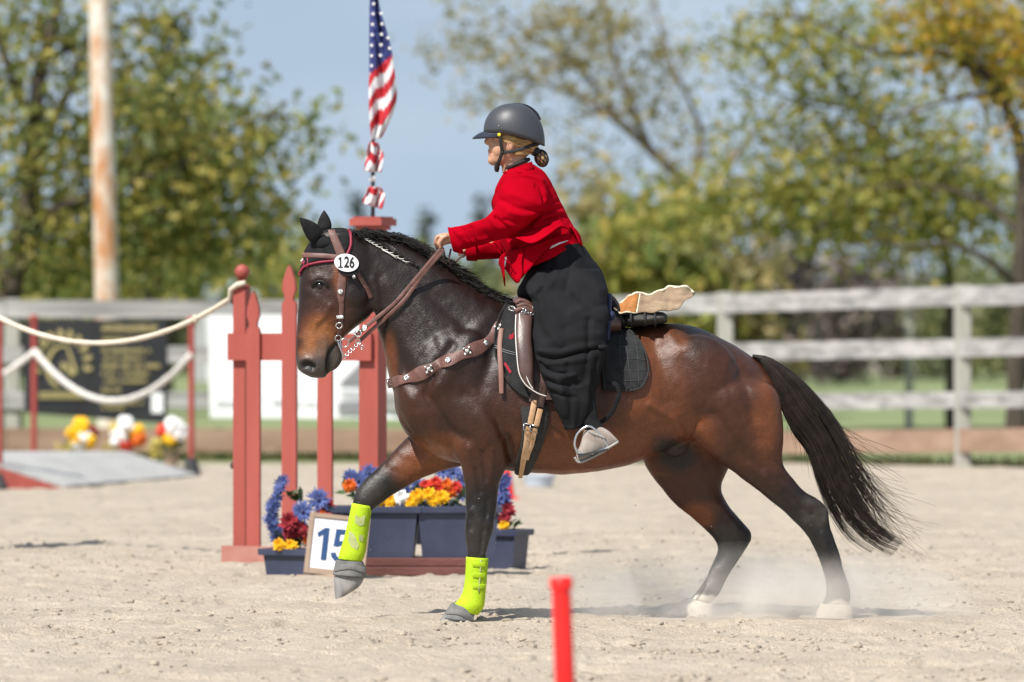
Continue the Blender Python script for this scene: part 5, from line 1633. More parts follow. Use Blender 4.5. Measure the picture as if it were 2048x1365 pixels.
# mane: short dark hair along the crest
mb = MB()
crest = crom([(700, 464), (730, 463), (765, 468), (800, 477), (845, 503), (893, 530), (938, 566), (985, 595), (1015, 604)], 30)
for x, y in crest:
    for k in range(13):
        x0 = x + random.uniform(-6, 6); y0 = y + random.uniform(1, 13)
        Y = HY(x0) + random.uniform(-.045, .05)
        L = random.uniform(6, 22) * (1.5 if random.random() < .12 else 1)
        a = random.uniform(-1.5, 1.2)
        side = random.choice((-1, 1, 1)) * random.uniform(0.2, 1)
        p0 = P(x0, y0, Y * 1.0)
        up = random.uniform(0.1, 1.0)
        p1 = P(x0 + 6 + 8 * a, y0 - L * 0.45 * up, Y + side * .015)
        p2 = P(x0 + 16 + 14 * a, y0 - L * 0.30 * up + 4, Y + side * .035)
        p3 = P(x0 + 24 + 22 * a, y0 + 14 * random.random() - 3, Y + side * .05)
        mb.tube(crom([tuple(p0), tuple(p1), tuple(p2), tuple(p3)], 2), [.0020, .0020, .0019, .0017, .0013, .0009, .0004], 3)
mb.build('mane', M['horse_hair'], horse, True)
# low braid plaited along the top of the neck with silver beads
mb = MB()
pl = []
for x, y in crom([(722, 475), (760, 490), (800, 512), (835, 535)], 12):
    p, n = on(x, y, .004); pl.append(p)
mb.tube(pl, [.007 + .0025 * math.sin(i * 1.6) for i in range(len(pl))], 8)
mb.build('braid', M['horse_hair'], horse, True)
for i, (x, y) in enumerate(crom([(733, 482), (752, 493), (783, 509), (815, 527)], 6)):
    p, n = on(x, y, .012)
    mb = MB(); mb.tube([p + Vector((-.012, 0, .004)), p + Vector((.009, 0, -.006 if i % 2 else .004))], .0017, 6)
    mb.build('silver_thread', M['piping'], horse, True)
mb = MB(); pa = []
for x, y in [(764, 501), (778, 508), (793, 518)]:
    p, n = on(x, y, .010); pa.append(p)
mb.tube(pa, .0024, 6); mb.build('silver_thread', M['piping'], horse, True)

# tail
mb = MB()
Lg = crom([(1505, 716), (1521, 730), (1550, 790), (1585, 864), (1615, 905), (1638, 967), (1662, 1020), (1700, 1075), (1750, 1108), (1795, 1126)], 8)
Rg = crom([(1505, 710), (1540, 716), (1587, 747), (1629, 789), (1662, 831), (1695, 885), (1720, 935), (1752, 985), (1800, 1035), (1850, 1062)], 8)
NG = len(Lg)
NCL = 38
cl_u = np.sort(np.random.default_rng(5).random(NCL)); cl_len = 1 - .40 * np.random.default_rng(6).random(NCL) ** 1.3; cl_dev = np.random.default_rng(7).normal(0, .10, NCL)
for i in range(1900):
    u = random.random()
    c_i = int(np.argmin(np.abs(cl_u - u)))
    end = int(NG * min(1, cl_len[c_i] * (1 - 0.25 * random.random() ** 2.0))) - 1
    w = random.gauss(0, 1) * 0.05
    dep = random.uniform(-1, 1) * math.sqrt(max(0, 1 - (2 * u - 1) ** 2))
    pts = []
    ph = random.uniform(0, 6.28); am = random.uniform(0, 8) * (1 if random.random() < 0.78 else 3.6)
    for k in range(0, end + 1, 3):
        t = k / (NG - 1)
        att = min(1, max(0, t - .3) * 1.3) * .62
        uu = u * (1 - att) + cl_u[c_i] * att + (w + cl_dev[c_i]) * t * t
        uu = .5 + (uu - .5) * (1.0 + .10 * max(0, t - .5))
        x = Lg[k][0] * (1 - uu) + Rg[k][0] * uu; y = Lg[k][1] * (1 - uu) + Rg[k][1] * uu
        x += am * t ** 2 * math.sin(ph + 4 * t); y += am * t ** 2 * math.cos(ph + 5 * t) * .6
        wd = .025 + .05 * math.sin(min(1, t * 1.6) * math.pi * .75)
        pts.append(P(x, y, HY(1500) + dep * wd + .03 * t))
    if len(pts) < 3: continue
    n = len(pts); r0 = random.uniform(.0013, .0026)
    mb.tube(pts, [r0 * (1 - 0.8 * (j / (n - 1)) ** 1.4) for j in range(n)], 3, cap=False)
for i in range(150):                                     # loose flying hairs
    k0 = random.randint(int(NG * .45), int(NG * .8)); u = random.uniform(0.7, 1.05)
    x = Lg[k0][0] * (1 - u) + Rg[k0][0] * u; y = Lg[k0][1] * (1 - u) + Rg[k0][1] * u
    ex = x + random.uniform(20, 130); ey = y + random.uniform(30, 130) 
    mid = (x + (ex - x) * .45, y + (ey - y) * random.uniform(.3, .75))
    pts = [P(a, c, HY(1500) + .03) for a, c in crom([(x - 30, y - 40), (x, y), mid, (ex, ey)], 4)]
    mb.tube(pts, [.0016 * (1 - .7 * j / (len(pts) - 1)) for j in range(len(pts))], 3, cap=False)
for i in range(24):
    k0 = random.randint(int(NG * .3), int(NG * .6)); u = random.uniform(-.02, .1)
    x = Lg[k0][0] * (1 - u) + Rg[k0][0] * u; y = Lg[k0][1] * (1 - u) + Rg[k0][1] * u
    pts = [P(a, c, HY(1500)) for a, c in crom([(x - 10, y - 25), (x, y), (x + random.uniform(0, 14), y + random.uniform(25, 70))], 4)]
    mb.tube(pts, [.0014 * (1 - .7 * j / (len(pts) - 1)) for j in range(len(pts))], 3, cap=False)
mb.build('tail', mat('tail_hair', (0.013, 0.0095, 0.0078), (0.036, 0.026, 0.019), 20, 0.5, spec=0.4), horse, True)
# sheath, its shade painted in the coat colour, stays in the body mesh
# ================================================================== TACK
def disc(mb, p, n, r, th, seg=18, m=0):
    mb.lathe([(r * .98, 0), (r, th * .4), (r * .82, th), (r * .3, th * 1.3)], p, seg, m, axis=n)

# ---------------- ear bonnet
bonnet = empty('ear_bonnet', P(660, 540, HY(660)), 'black crocheted ear bonnet with maroon trim on the horse head', 'ear bonnet')
# cap following the skull: front edge row by row
cols_ = []
edgeF = [(601, 548), (608, 534), (622, 526), (640, 524), (662, 522), (676, 520)]          # lower hem along the brow (near side)
rows = []
top_line = crom([(606, 512), (617, 492), (633, 474), (655, 462), (680, 459), (698, 462)], 5)
hem_line = crom([(601, 549), (612, 532), (636, 524), (662, 522), (684, 516), (698, 490)], 5)
nU = len(top_line)
def skull(px, py, s):
    p, n = on(px, py, .006, far=(s > 0)); return p
grid_ = []
for v_ in np.linspace(0, 1, 13):
    s = -1 if v_ < .5 else 1
    w = abs(1 - 2 * v_)                    # 1 at hems, 0 at the top line
    row = []
    for i in range(nU):
        x = top_line[i][0] * (1 - w) + hem_line[i][0] * w + (4 if w < .2 else 0); y = top_line[i][1] * (1 - w) + hem_line[i][1] * w + 6 * (1 - w)
        if w < .05:
            p = P(top_line[i][0], top_line[i][1] - 2, HY(x))
        else:
            p = skull(x, y, s)
        row.append(p)
    grid_.append(row)
mb = MB(); mb.grid(grid_, .006); mb.build('cap', M['black_cloth'], bonnet, True)
hp = []; hn_ = []
for x, y in crom([(600, 551), (611, 534), (636, 526), (662, 523), (676, 521)], 6):
    p, n = on(x, y, .007); hp.append(p)
mb = MB(); mb.tube(hp, .0062, 8); mb.build('trim', M['maroon'], bonnet, True)
hp = []
for x, y in crom([(697, 458), (700, 470), (701, 490), (696, 505), (690, 516)], 6):
    p, n = on(x, max(y, 464), .007) if y > 466 else (P(x, y, HY(x) - .03), None); hp.append(p)
mb = MB(); mb.tube(hp, .0075, 8); mb.build('trim', M['maroon'], bonnet, True)
# brow patch
pp = [[on(x, y, .008)[0] for x in (603, 610, 618)] for y in (516, 526, 536)]
mb = MB(); mb.grid(pp, .003); mb.build('brow_patch', M['maroon'], bonnet, True)
p, n = on(606, 522, .011); mb = MB(); disc(mb, p, n, .012, .003); mb.build('brow_badge', M['silver'], bonnet, True)
# ears
def ear(tip, b0, b1, Y0, Yt, hd):
    mb = MB(); ax_ = []
    for t, w, d in ((0, 1.0, .7), (.15, 1.12, .95), (.35, 1.08, 1), (.55, .88, .9), (.75, .58, .7), (.9, .28, .45), (1, .05, .15)):
        cx, cy = (b0[0] + b1[0]) / 2 * (1 - t) + tip[0] * t, (b0[1] + b1[1]) / 2 * (1 - t) + tip[1] * t
        hx, hy = (b0[0] - b1[0]) / 2 * w, (b0[1] - b1[1]) / 2 * w
        ax_.append((cx + hx, cy + hy, cx - hx, cy - hy, Y0 * (1 - t) + Yt * t, hd * d, .25))
    loft(mb, ax_, HY, 4, 18)
    return mb.build('ear', M['black_cloth'], bonnet, True)
ear((599, 436), (647, 464), (628, 490), -.056, -.085, .028)
ear((648, 421), (636, 462), (662, 460), .045, .075, .028)
ell = MB(); ellip(ell, 646, 486, 20, 14, HY(646) - .050, .032); ell.build('ear_base', M['black_cloth'], bonnet, True)
ell = MB(); ellip(ell, 652, 472, 18, 14, HY(652) + .045, .034); ell.build('ear_base', M['black_cloth'], bonnet, True)

# ---------------- bridle
bridle = empty('bridle', P(680, 600, HY(680)), 'brown leather bridle with silver buckles, curb bit and long reins', 'bridle')
L_ = M['bridle_leather']
for far in (False, True):
    mb = MB(); strap_on(mb, [(606, 511), (625, 512), (650, 513), (672, 515), (690, 518)], 9.5, .004, .009, far=far); mb.build('browband', L_, bridle, True, 45)
    mb = MB(); strap_on(mb, [(663, 465), (669, 478), (676, 495), (683, 512), (689, 526)], [14, 15, 16, 17, 16], .0045, .010, far=far); mb.build('crownpiece', L_, bridle, True, 45)
    mb = MB(); strap_on(mb, [(683, 530), (684, 555), (682, 580), (682, 600), (683, 606)], [10, 15, 17, 12, 9], .0045, .004, far=far); mb.build('cheekpiece', L_, bridle, True, 45)
    mb = MB(); strap_on(mb, [(683, 606), (682, 630), (680, 652), (677, 672)], 9, .0045, .004, far=far); mb.build('cheekpiece', L_, bridle, True, 45)
    mb = MB(); strap_on(mb, [(714, 545), (722, 560), (733, 578), (741, 596)], 9, .004, .004, far=far); mb.build('throatlatch', L_, bridle, True, 45)
    if far: continue
    p, n = on(681, 584, .012); mb = MB(); disc(mb, p, n, .014, .004); mb.build('concho', M['silver'], bridle, True)
    p, n = on(680, 634, .012)
    mb = MB(); mb.box((p.x - .018, p.y - .005, p.z - .008), (p.x + .018, p.y + .003, p.z + .010), 0, .003); mb.build('keeper', M['silver'], bridle, True)
    p, n = on(678, 650, .013); mb = MB(); mb.torus(p, .015, .0035, n, 20, 8); mb.build('buckle', M['silver'], bridle, True)
    p, n = on(674, 674, .014); mb = MB(); mb.torus(p, .016, .0026, n, 20, 8); mb.build('ring', M['metal'], bridle, True)
# bit
for s in (-1, 1):
    Yb_ = HY(680) + s * .062
    bit = MB()
    bit.torus(P(689, 686, Yb_ - .006 * -s), .021, .0032, (0, 1, 0), 24, 8)
    bit.tube([P(675, 680, Yb_), P(678, 690, Yb_), P(684, 706, Yb_), P(687, 713, Yb_)], [.0045, .006, .0042, .0042], 8)
    bit.torus(P(688, 714, Yb_), .009, .0022, (0, 1, 0), 16, 6)
    if s < 0:
        for cx, cy in ((694, 709), (700, 703), (706, 698), (712, 691), (718, 686)):
            bit.torus(P(cx, cy, Yb_), .0085, .002, (0, 1, .7 if cx % 2 else -.5), 12, 6)
        bit.torus(P(716, 682, Yb_), .011, .0026, (0, 1, 0), 16, 6); bit.torus(P(724, 695, Yb_), .010, .002, (.3, 1, 0), 16, 6)
    bit.build('bit', M['metal'], bridle, True)
mb = MB(); mb.tube([P(677, 688, HY(680) - .062), P(677, 688, HY(680) + .062)], .006, 10); mb.build('bit_bar', M['metal'], bridle, True)

# reins: from the bit up over the neck into the hands
HANDN = (879, 497); YHN = -.105
def rein(pxs, Y0, Y1, w, mtl, lift=.012):
    rows_ = crom(pxs, 10); n = len(rows_)
    pts = []; ns = []
    for i, (x, y) in enumerate(rows_):
        t = i / (n - 1); Y = HY(700) + Y0 * (1 - t) + Y1 * t
        d = (P(x, y, 0) - CAMP).normalized(); h = HB.ray_cast(CAMP, d)
        if h[0] is not None: Y = min(Y, h[0].y - lift)
        pts.append(Vector((x, y, Y)))
    for _ in range(4):
        q = [p.copy() for p in pts]
        for i in range(1, n - 1): pts[i].z = min(q[i].z, (q[i-1].z + q[i].z * 2 + q[i+1].z) / 4)
    pts = [P(p.x, p.y, p.z) for p in pts]
    mb = MB(); ribbon(mb, pts, [Vector((.1, -1, .15)).normalized()] * n, w, .004); return mb.build('rein', mtl, bridle, True, 45)
rein([(698, 684), (716, 668), (740, 647), (790, 606), (828, 562), (855, 530), (882, 498)], -.075, YHN, .019, L_)
rein([(720, 682), (744, 660), (776, 632), (812, 596), (846, 548), (888, 500)], -.06, YHN, .019, L_, .018)
rein([(700, 682), (760, 628), (830, 560), (870, 500)], .08, .0, .016, M['dark_leather'], -.9)
for pts_ in ([(886, 499), (889, 512), (886, 522), (893, 528)], [(902, 498), (899, 512), (897, 522), (902, 530)]):
    mb = MB(); ribbon(mb, [P(x, y, HY(890) - .05) for x, y in crom(pts_, 5)], [Vector((0, -1, .1))] * 16, .010, .003); mb.build('rein_loop', M['dark_leather'], bridle, True, 45)
mb = MB(); ribbon(mb, [P(x, y, HY(890) + .06) for x, y in crom([(928, 508), (915, 520), (900, 532), (885, 546)], 5)], [Vector((0, -1, .4))] * 16, .014, .003); mb.build('rein', M['dark_leather'], bridle, True, 45)
p = P(722, 664, HY(722) - .09)
mb = MB(); mb.torus(P(716, 667, HY(716) - .092), .016, .0034, (0, 1, 0), 20, 8); mb.build('buckle', M['silver'], bridle, True)
mb = MB(); c = P(729, 656, HY(729) - .094); mb.box((c.x - .012, c.y - .006, c.z - .016), (c.x + .012, c.y + .004, c.z + .014), 0, .003); mb.build('keeper', M['silver'], bridle, True)

# number disc
pn, nn = on(696, 530, .030)
nd = Vector((-.05, -1, .05)).normalized()
badge = empty('number_disc', pn, 'white oval disc with number 126 on the bridle below the ear', 'number disc')
def oval(mb, c, rx, rz, y0, y1, tilt, n=40):
    pr = []
    for k in range(n):
        a_ = 2 * math.pi * k / n; x = rx * math.cos(a_); z = rz * math.sin(a_)
        pr.append((c.x + x * math.cos(tilt) + z * math.sin(tilt), c.z - x * math.sin(tilt) + z * math.cos(tilt)))
    mb.prism(pr, y0, y1)
cb = P(693, 526, pn.y)
mb = MB(); oval(mb, cb, .061, .044, pn.y - .006, pn.y, .16); mb.build('plate', M['vinyl_white'], badge)
cb2 = P(698, 534, pn.y)
mb = MB(); oval(mb, cb2, .058, .046, pn.y + .001, pn.y + .016, .2); mb.build('backing', M['black_cloth'], badge)
digit('1s', lambda x, y, z: (cb.x - .041 + x * .040, pn.y - .0065 - .0016 * y, cb.z - .025 + z * .053), badge, M['black_print'])
vs_, fs2 = text_mesh('26', .066, .0008, .0014)
mb = MB(); mb.add([(cb.x + .014 + v.x * .80 * math.cos(.06) + v.y * math.sin(.06), pn.y - .0075 - v.z, cb.z - v.x * .8 * math.sin(.06) + v.y * 1.14) for v in vs_], fs2); mb.build('number', M['black_print'], badge)
mb = MB(); mb.sphere(P(708, 554, pn.y), .011, 8, 6); mb.build('stud', M['silver'], badge, True)

# ---------------- breast collar
coll = empty('breast_collar', P(880, 740, HY(880) - .25), 'wavy brown leather breast collar studded with silver conchos', 'breast collar')
path = [(776, 768), (815, 758), (848, 745), (880, 728), (905, 719), (935, 705), (968, 690), (995, 665), (1010, 638), (1018, 624)]
rows_ = crom(path, 8)
wv = [24 + 5 * math.cos(i * 2 * math.pi / 14.5) for i in range(len(rows_))]
wv[-8:] = list(np.linspace(wv[-8], 11, 8)); wv[:5] = list(np.linspace(18, wv[4], 5))
for far in (False, True):
    mb = MB(); strap_on(mb, [tuple(r_) for r_ in rows_], wv, .006, .004, 1, far=far); mb.build('strap', L_, coll, True, 45)
    for (x, y, kind) in [(815, 757, 0), (858, 738, 1), (898, 722, 0), (933, 703, 1), (970, 688, 0), (996, 660, 1)]:
        p, n = on(x, y, .012, far=far); mb = MB()
        if kind == 0: disc(mb, p, n, .017, .004)
        else:
            q = n.to_track_quat('Z', 'Y').to_matrix().to_4x4()
            for (ax_, ay_, r_) in ((0, 0, .012), (.016, .010, .009), (-.016, -.010, .009), (.010, -.016, .008), (-.010, .016, .008)):
                disc(mb, p + n * .002 + (Matrix.Rotation(-.5, 3, 'Y') @ Vector((ax_, 0, ay_))), n, r_, .004, 6)
        mb.build('concho', M['silver'], coll, True)
p = P(779, 766, HY(779) - .06); mb = MB(); mb.torus(p, .018, .004, (.8, -.6, 0), 18, 8); mb.build('ring', M['metal'], coll, True)
p, n = on(1022, 624, .02); mb = MB(); mb.torus(p, .017, .004, n, 18, 8); mb.torus(p + Vector((-.018, 0, -.022)), .012, .004, n, 14, 8); mb.torus(p + Vector((.04, -.01, -.008)), .014, .003, n, 14, 8); mb.build('ring', M['silver'], coll, True)
mb = MB(); strap_on(mb, [(1003, 662), (1001, 690), (1001, 720), (1002, 755), (1003, 788)], [9, 9.5, 9.5, 9.5, 8], .0045, .022); mb.build('strap_end', mat('strap_pink', (.20, .095, .075), (.26, .13, .10), 25, .55, bump=.2, bscale=150), coll, True, 45)
mb = MB()
pf = [(P(781, 770, HY(781) - .06)), P(800, 815, HY(800) - .10), P(835, 868, HY(835) - .07), P(880, 918, HY(880) - .02)]

# ---------------- saddle pad
padE = empty('saddle_pad', P(1140, 790, HY(1140) - .33), 'black quilted saddle pad under the saddle', 'saddle pad')
def pad_grid(outline_top, outline_bot, off, name, mt, far=False, nv=14, th=.014):
    T = crom(outline_top, 6); Bm = crom(outline_bot, 6)
    rows_ = []
    for v_ in np.linspace(0, 1, nv):
        row = []
        for a_, b_ in zip(T, Bm):
            x = a_[0] * (1 - v_) + b_[0] * v_; y = a_[1] * (1 - v_) + b_[1] * v_
            row.append(on(x, y, off, far=far)[0])
        rows_.append(row)
    mb = MB(); mb.grid(rows_, th); return mb.build(name, mt, padE, True, 60), rows_
for far in (False, True):
    pad_grid([(1010, 612), (1050, 630), (1100, 648), (1150, 658), (1204, 664)], [(990, 690), (1030, 780), (1075, 800), (1130, 800), (1190, 788)], .012, 'pad_front', M['pad_cloth'], far)
    pad_grid([(1200, 664), (1225, 663), (1256, 664), (1272, 676), (1284, 698)], [(1205, 782), (1230, 784), (1258, 782), (1282, 772), (1292, 752)], .014, 'pad_rear', M['pad_cloth'], far)
mb = MB()
for ln in ([(1256, 664), (1278, 688), (1292, 722), (1293, 752), (1280, 776), (1256, 783), (1236, 781)],):
    pts = [on(x, y, .02)[0] for x, y in crom(ln, 8)]; mb.tube(pts, .005, 8)
mb.build('binding', bpy.data.materials['strap_black'], padE, True)
seam = mat('seam', (.045, .046, .048), (.06, .06, .062), 30, .9)
for ln in [[(1238, 700), (1260, 700), (1286, 704)], [(1238, 722), (1262, 722), (1290, 724)], [(1240, 744), (1264, 744), (1290, 744)], [(1242, 764), (1262, 764), (1284, 762)], [(1236, 680), (1256, 678), (1276, 684)], [(1250, 668), (1254, 720), (1262, 778)], [(1268, 676), (1274, 720), (1276, 772)], [(1238, 680), (1240, 730), (1248, 778)]]:
    mb = MB(); mb.tube([on(x, y, .0225)[0] for x, y in crom(ln, 6)], .0016, 5); mb.build('seam', seam, padE, True)
mb = MB(); mb.tube([on(x, y, .018)[0] for x, y in crom([(1012, 612), (995, 640), (988, 680), (996, 724), (1016, 764), (1046, 790), (1076, 800)], 8)], .005, 8); mb.build('binding', M['pad_cloth'], padE, True)
for ln in [[(990, 694), (1010, 704), (1032, 709)], [(990, 698), (1010, 708), (1032, 713)]]:
    mb = MB(); mb.tube([on(x, y, .021)[0] for x, y in crom(ln, 6)], .0018, 5); mb.build('seam', M['grey_print'], padE, True)
q0, n0 = on(1022, 678, .022)
mb = MB(); mb.prism([(q0.x + x / 400, q0.z - y / 400) for x, y in [(-6, 3), (-3, -1), (-4, -6), (0, -3), (6, -10), (4, 0), (7, 3), (2, 3), (0, 8), (-2, 4)]], q0.y - .003, q0.y); mb.build('red_logo', M['red_label'], padE)
q0, n0 = on(1015, 741, .024)
mb = MB(); mb.prism([(q0.x + x / 400, q0.z - y / 400) for x, y in [(-8, -11), (-4, -13), (8, 6), (4, 9)]], q0.y - .003, q0.y); mb.build('pink_tag', M['red_label'], padE)

# ---------------- saddle
sad = empty('saddle', P(1100, 640, HY(1100)), 'dark brown leather dressage saddle with long knee block', 'saddle')
SL = M['saddle_leather']
ys_ = HY(1045)
for s in (-1, 1):
    mb = MB()                                                        # long knee block
    rows_ = [(1033, 615, 1066, 618, .175, .03, 0), (1030, 640, 1066, 640, .225, .034, 0), (1029, 675, 1064, 675, .275, .036, 0), (1032, 710, 1067, 712, .308, .036, 0), (1036, 745, 1068, 742, .325, .034, 0), (1046, 768, 1068, 768, .33, .026, 0), (1058, 780, 1070, 780, .33, .014, 0)]
    loft(mb, [(a_, b_, c_, d_, s * (e_ + .025), f_, g_) for a_, b_, c_, d_, e_, f_, g_ in rows_], HY, 5, 20, expo=2.6)
    mb.build('knee_block', SL, sad, True)
    fl = MB()                                                        # flap
    gr_ = []
    for x0, x1, y in [(1036, 1130, 640), (1034, 1150, 690), (1036, 1155, 730), (1044, 1150, 760), (1058, 1140, 784), (1080, 1120, 800)]:
        gr_.append([on(x, y, .030, far=(s > 0))[0] for x in np.linspace(x0, x1, 9)])
    fl.grid(gr_, .008); fl.build('flap', SL, sad, True, 60)
for ln, yy in (([(1032, 630), (1031, 660), (1033, 700), (1038, 745), (1050, 768), (1064, 780), (1078, 788), (1093, 793)], .0), ([(1039, 628), (1041, 660), (1044, 700), (1049, 740), (1058, 766), (1066, 778)], .01)):
    pts = []
    for x, y in crom(ln, 8):
        Yk = HY(x) - np.interp(y, [615, 640, 675, 710, 745, 768, 795], [.205, .25, .30, .333, .35, .355, .36]) - .030
        pts.append(P(x, y, Yk))
    mb = MB(); mb.tube(pts, .0028, 6); mb.build('piping', M['piping'], sad, True)
mb = MB()                                                            # pommel with its wrapped strap
loft(mb, [(1026, 604, 1066, 612, -.20, .02, 0), (1026, 597, 1068, 606, -.12, .05, 0), (1030, 593, 1075, 602, 0, .09, 0), (1026, 597, 1068, 606, .12, .05, 0), (1026, 604, 1066, 612, .20, .02, 0)], HY, 5, 18)
mb.build('pommel', SL, sad, True)
for k, (x0, x1) in enumerate(((1030, 1058), (1034, 1064), (1030, 1066))):
    mb = MB(); yb = 604 + 8 * k
    ribbon(mb, [P(x, y, HY(x) - .205 - .02 * k) for x, y in crom([(x0, yb + 2), ((x0 + x1) / 2, yb - 3), (x1, yb + 3)], 5)], [Vector((0, -1, .1))] * 11, .018, .006); mb.build('pommel_strap', L_, sad, True, 45)
mb = MB()
for c_ in ((1049, 620), (1054, 624), (1046, 626), (1064, 628)): mb.torus(P(*c_, HY(1050) - .262), .008, .003, (.3, -1, 0), 14, 6)
mb.build('dee_ring', M['metal'], sad, True)
mb = MB()                                                            # seat and cantle
loft(mb, [(1060, 615, 1060, 665, 0, .15, .2), (1110, 632, 1110, 672, 0, .17, .2), (1170, 628, 1170, 675, 0, .19, .2), (1215, 612, 1218, 672, 0, .19, .2), (1240, 618, 1242, 668, 0, .17, .2)], HY, 5, 24)
mb.build('seat', SL, sad, True)
mb = MB(); loft(mb, [(1222, 590, 1226, 660, 0, .15, .1), (1232, 598, 1240, 662, 0, .16, .1), (1245, 622, 1252, 664, 0, .15, .1)], HY, 5, 24); mb.build('cantle', M['black_cloth'], sad, True)
# girth and billets
gth = MB()
gp_ = crom([(1064, 800), (1066, 840), (1058, 880), (1048, 915), (1036, 946)], 6)
strap_on(gth, [(1068, 812), (1070, 850), (1062, 890), (1050, 925), (1044, 942)], [54, 50, 42, 36, 30], .020, .004); gth.build('girth', mat('girth_black', (.022, .021, .021), (.04, .038, .037), 25, .9, bump=.5, bscale=120), sad, True, 45)
gth = MB(); strap_on(gth, [(1068, 812), (1070, 850), (1062, 890), (1050, 925), (1044, 942)], [54, 50, 42, 36, 30], .020, .004, far=True); gth.build('girth', bpy.data.materials['girth_black'], sad, True, 45)
for (ln, mtl, w_) in [([(1078, 768), (1072, 790), (1068, 806)], 'dark_leather', 22), ([(1086, 770), (1084, 792), (1080, 815)], 'dark_leather', 13),
                     ([(1069, 800), (1064, 824), (1060, 846)], 'tan_leather', 11), ([(1080, 818), (1076, 834), (1072, 850)], 'tan_leather', 11)]:
    mb = MB(); strap_on(mb, ln, w_, .005, .036); mb.build('billet', M[mtl], sad, True, 45)
for ln, w_ in (([(1058, 850), (1054, 875), (1048, 905), (1041, 942)], [12, 12, 11.5, 8]), ([(1070, 853), (1066, 872), (1060, 892), (1055, 910)], [11, 10, 8, 5])):
    mb = MB(); strap_on(mb, ln, w_, .005, .034); mb.build('billet', M['tan_leather'], sad, True, 45)
    mb = MB()
    for t_ in (.15, .35, .55, .75):
        i = int(t_ * 18); q = crom(ln, 6)[i]; p, n = on(q[0], q[1], .0395); mb.lathe([(.0022, 0), (.0022, .001)], p, 8, axis=n)
    mb.build('strap_holes', M['black_print'], sad)
for (x, y) in ((1056, 850), (1069, 853)):
    p, n = on(x, y, .044); mb = MB()
    c4 = [P(x + a_, y + b_, p.y) for a_, b_ in ((-8, -3), (7, 0), (6, 14), (-9, 10), (-8, -3))]
    mb.tube(c4, .003, 6); mb.build('girth_buckle', M['metal'], sad, True)
# stirrup leather behind the skirt and loose strap loop
mb = MB()
pts = [P(x, y, HY(1210) - .40) for x, y in crom([(1212, 700), (1214, 740), (1218, 775), (1224, 768), (1234, 772), (1238, 790), (1232, 806), (1226, 822), (1214, 836), (1200, 846)], 5)]
ribbon(mb, pts, [Vector((.3, -1, .1)).normalized()] * len(pts), .022, .004); mb.build('stirrup_leather', M['black_cloth'], sad, True, 45)
YST = -.50
for s in (-1, 1):
    Yk = HY(1185) + (YST if s < 0 else -YST)
    mb = MB()
    arch = crom([(1155, 906), (1149, 888), (1156, 866), (1176, 853), (1192, 861), (1206, 877), (1216, 894)], 6)
    mb.tube([P(x, y, Yk - .03 * s * 0) for x, y in arch], [.006] * len(arch), 10)
    mb.tube([P(x, y, Yk + .0) for x, y in ((1155, 906), (1185, 908), (1216, 894))], [.007, .008, .007], 10)
    mb.build('stirrup', M['metal'], sad, True)
    mb = MB(); pr = [P(1156, 910, Yk - .03), P(1216, 897, Yk - .03), P(1216, 897, Yk + .05), P(1156, 910, Yk + .05)]
    mb.add(pr + [p - Vector((0, 0, .012)) for p in pr], [(0, 1, 2, 3), (7, 6, 5, 4), (0, 4, 5, 1), (1, 5, 6, 2), (2, 6, 7, 3), (3, 7, 4, 0)]); mb.build('stirrup_tread', M['rubber'], sad)

# ---------------- things strapped behind the saddle
hid = empty('animal_hide', P(1300, 620, HY(1300)), 'stiff tan animal hide sticking out behind the saddle', 'hide')
T = crom([(1240, 608), (1256, 597), (1270, 588), (1296, 591), (1320, 584), (1335, 577), (1355, 575), (1378, 578), (1387, 588)], 5)
Bm = crom([(1228, 618), (1242, 626), (1262, 625), (1290, 626), (1312, 624), (1335, 621), (1352, 620), (1368, 604), (1386, 590)], 5)
gr_ = []
for v_ in np.linspace(0, 1, 9):
    gr_.append([P(a_[0] * (1 - v_) + b_[0] * v_, a_[1] * (1 - v_) + b_[1] * v_ + 1.5 * math.sin(i * .9 + v_ * 4), HY(1300) - .02 - .17 * v_ + .018 * math.sin(i * .55) + .02 * math.sin(v_ * 3)) for i, (a_, b_) in enumerate(zip(T, Bm))])
k0 = 12
mb = MB(); mb.grid([r_[k0:] for r_ in gr_], .005); mb.build('flesh_side', M['hide'], hid, True)
mb = MB(); mb.grid([r_[:k0 + 1] for r_ in gr_], .006); mb.build('curled_end', M['hide_orange'], hid, True)
mb = MB(); mb.tube([r_ + Vector((0, 0, .003)) for r_ in gr_[0]], [.005 + .003 * abs(math.sin(i * .8)) for i in range(len(gr_[0]))], 8); mb.build('fur_edge', M['hide_edge'], hid, True)
mb = MB(); mb.tube(gr_[-1][:k0 + 1], .004, 8); mb.tube([r_[k0] for r_ in gr_], .005, 8); mb.build('fur_edge', M['hide_edge'], hid, True)
gr2 = [[Vector((p.x + .01, 2 * (HY(1300) - .02) - p.y + .02, p.z + .002)) for p in r_] for r_ in gr_]
mb = MB(); mb.grid([r_[k0:] for r_ in gr2[1:]], .005); mb.build('far_side', M['hide'], hid, True)
pou = empty('saddle_roll', P(1290, 648, HY(1290)), 'black rolled pouch strapped behind the saddle under the hide', 'pouch')
mb = MB(); loft(mb, [(1240, 628, 1242, 652, 0, .10, 0), (1262, 624, 1262, 655, 0, .19, 0), (1295, 625, 1295, 652, 0, .22, 0), (1322, 624, 1324, 648, 0, .20, 0), (1334, 630, 1334, 645, 0, .12, 0)], HY, 5, 24)
mb.build('roll', mat('pouch_cloth', (.030, .028, .026), (.06, .056, .05), 14, .8, bump=.5, bscale=60), pou, True)
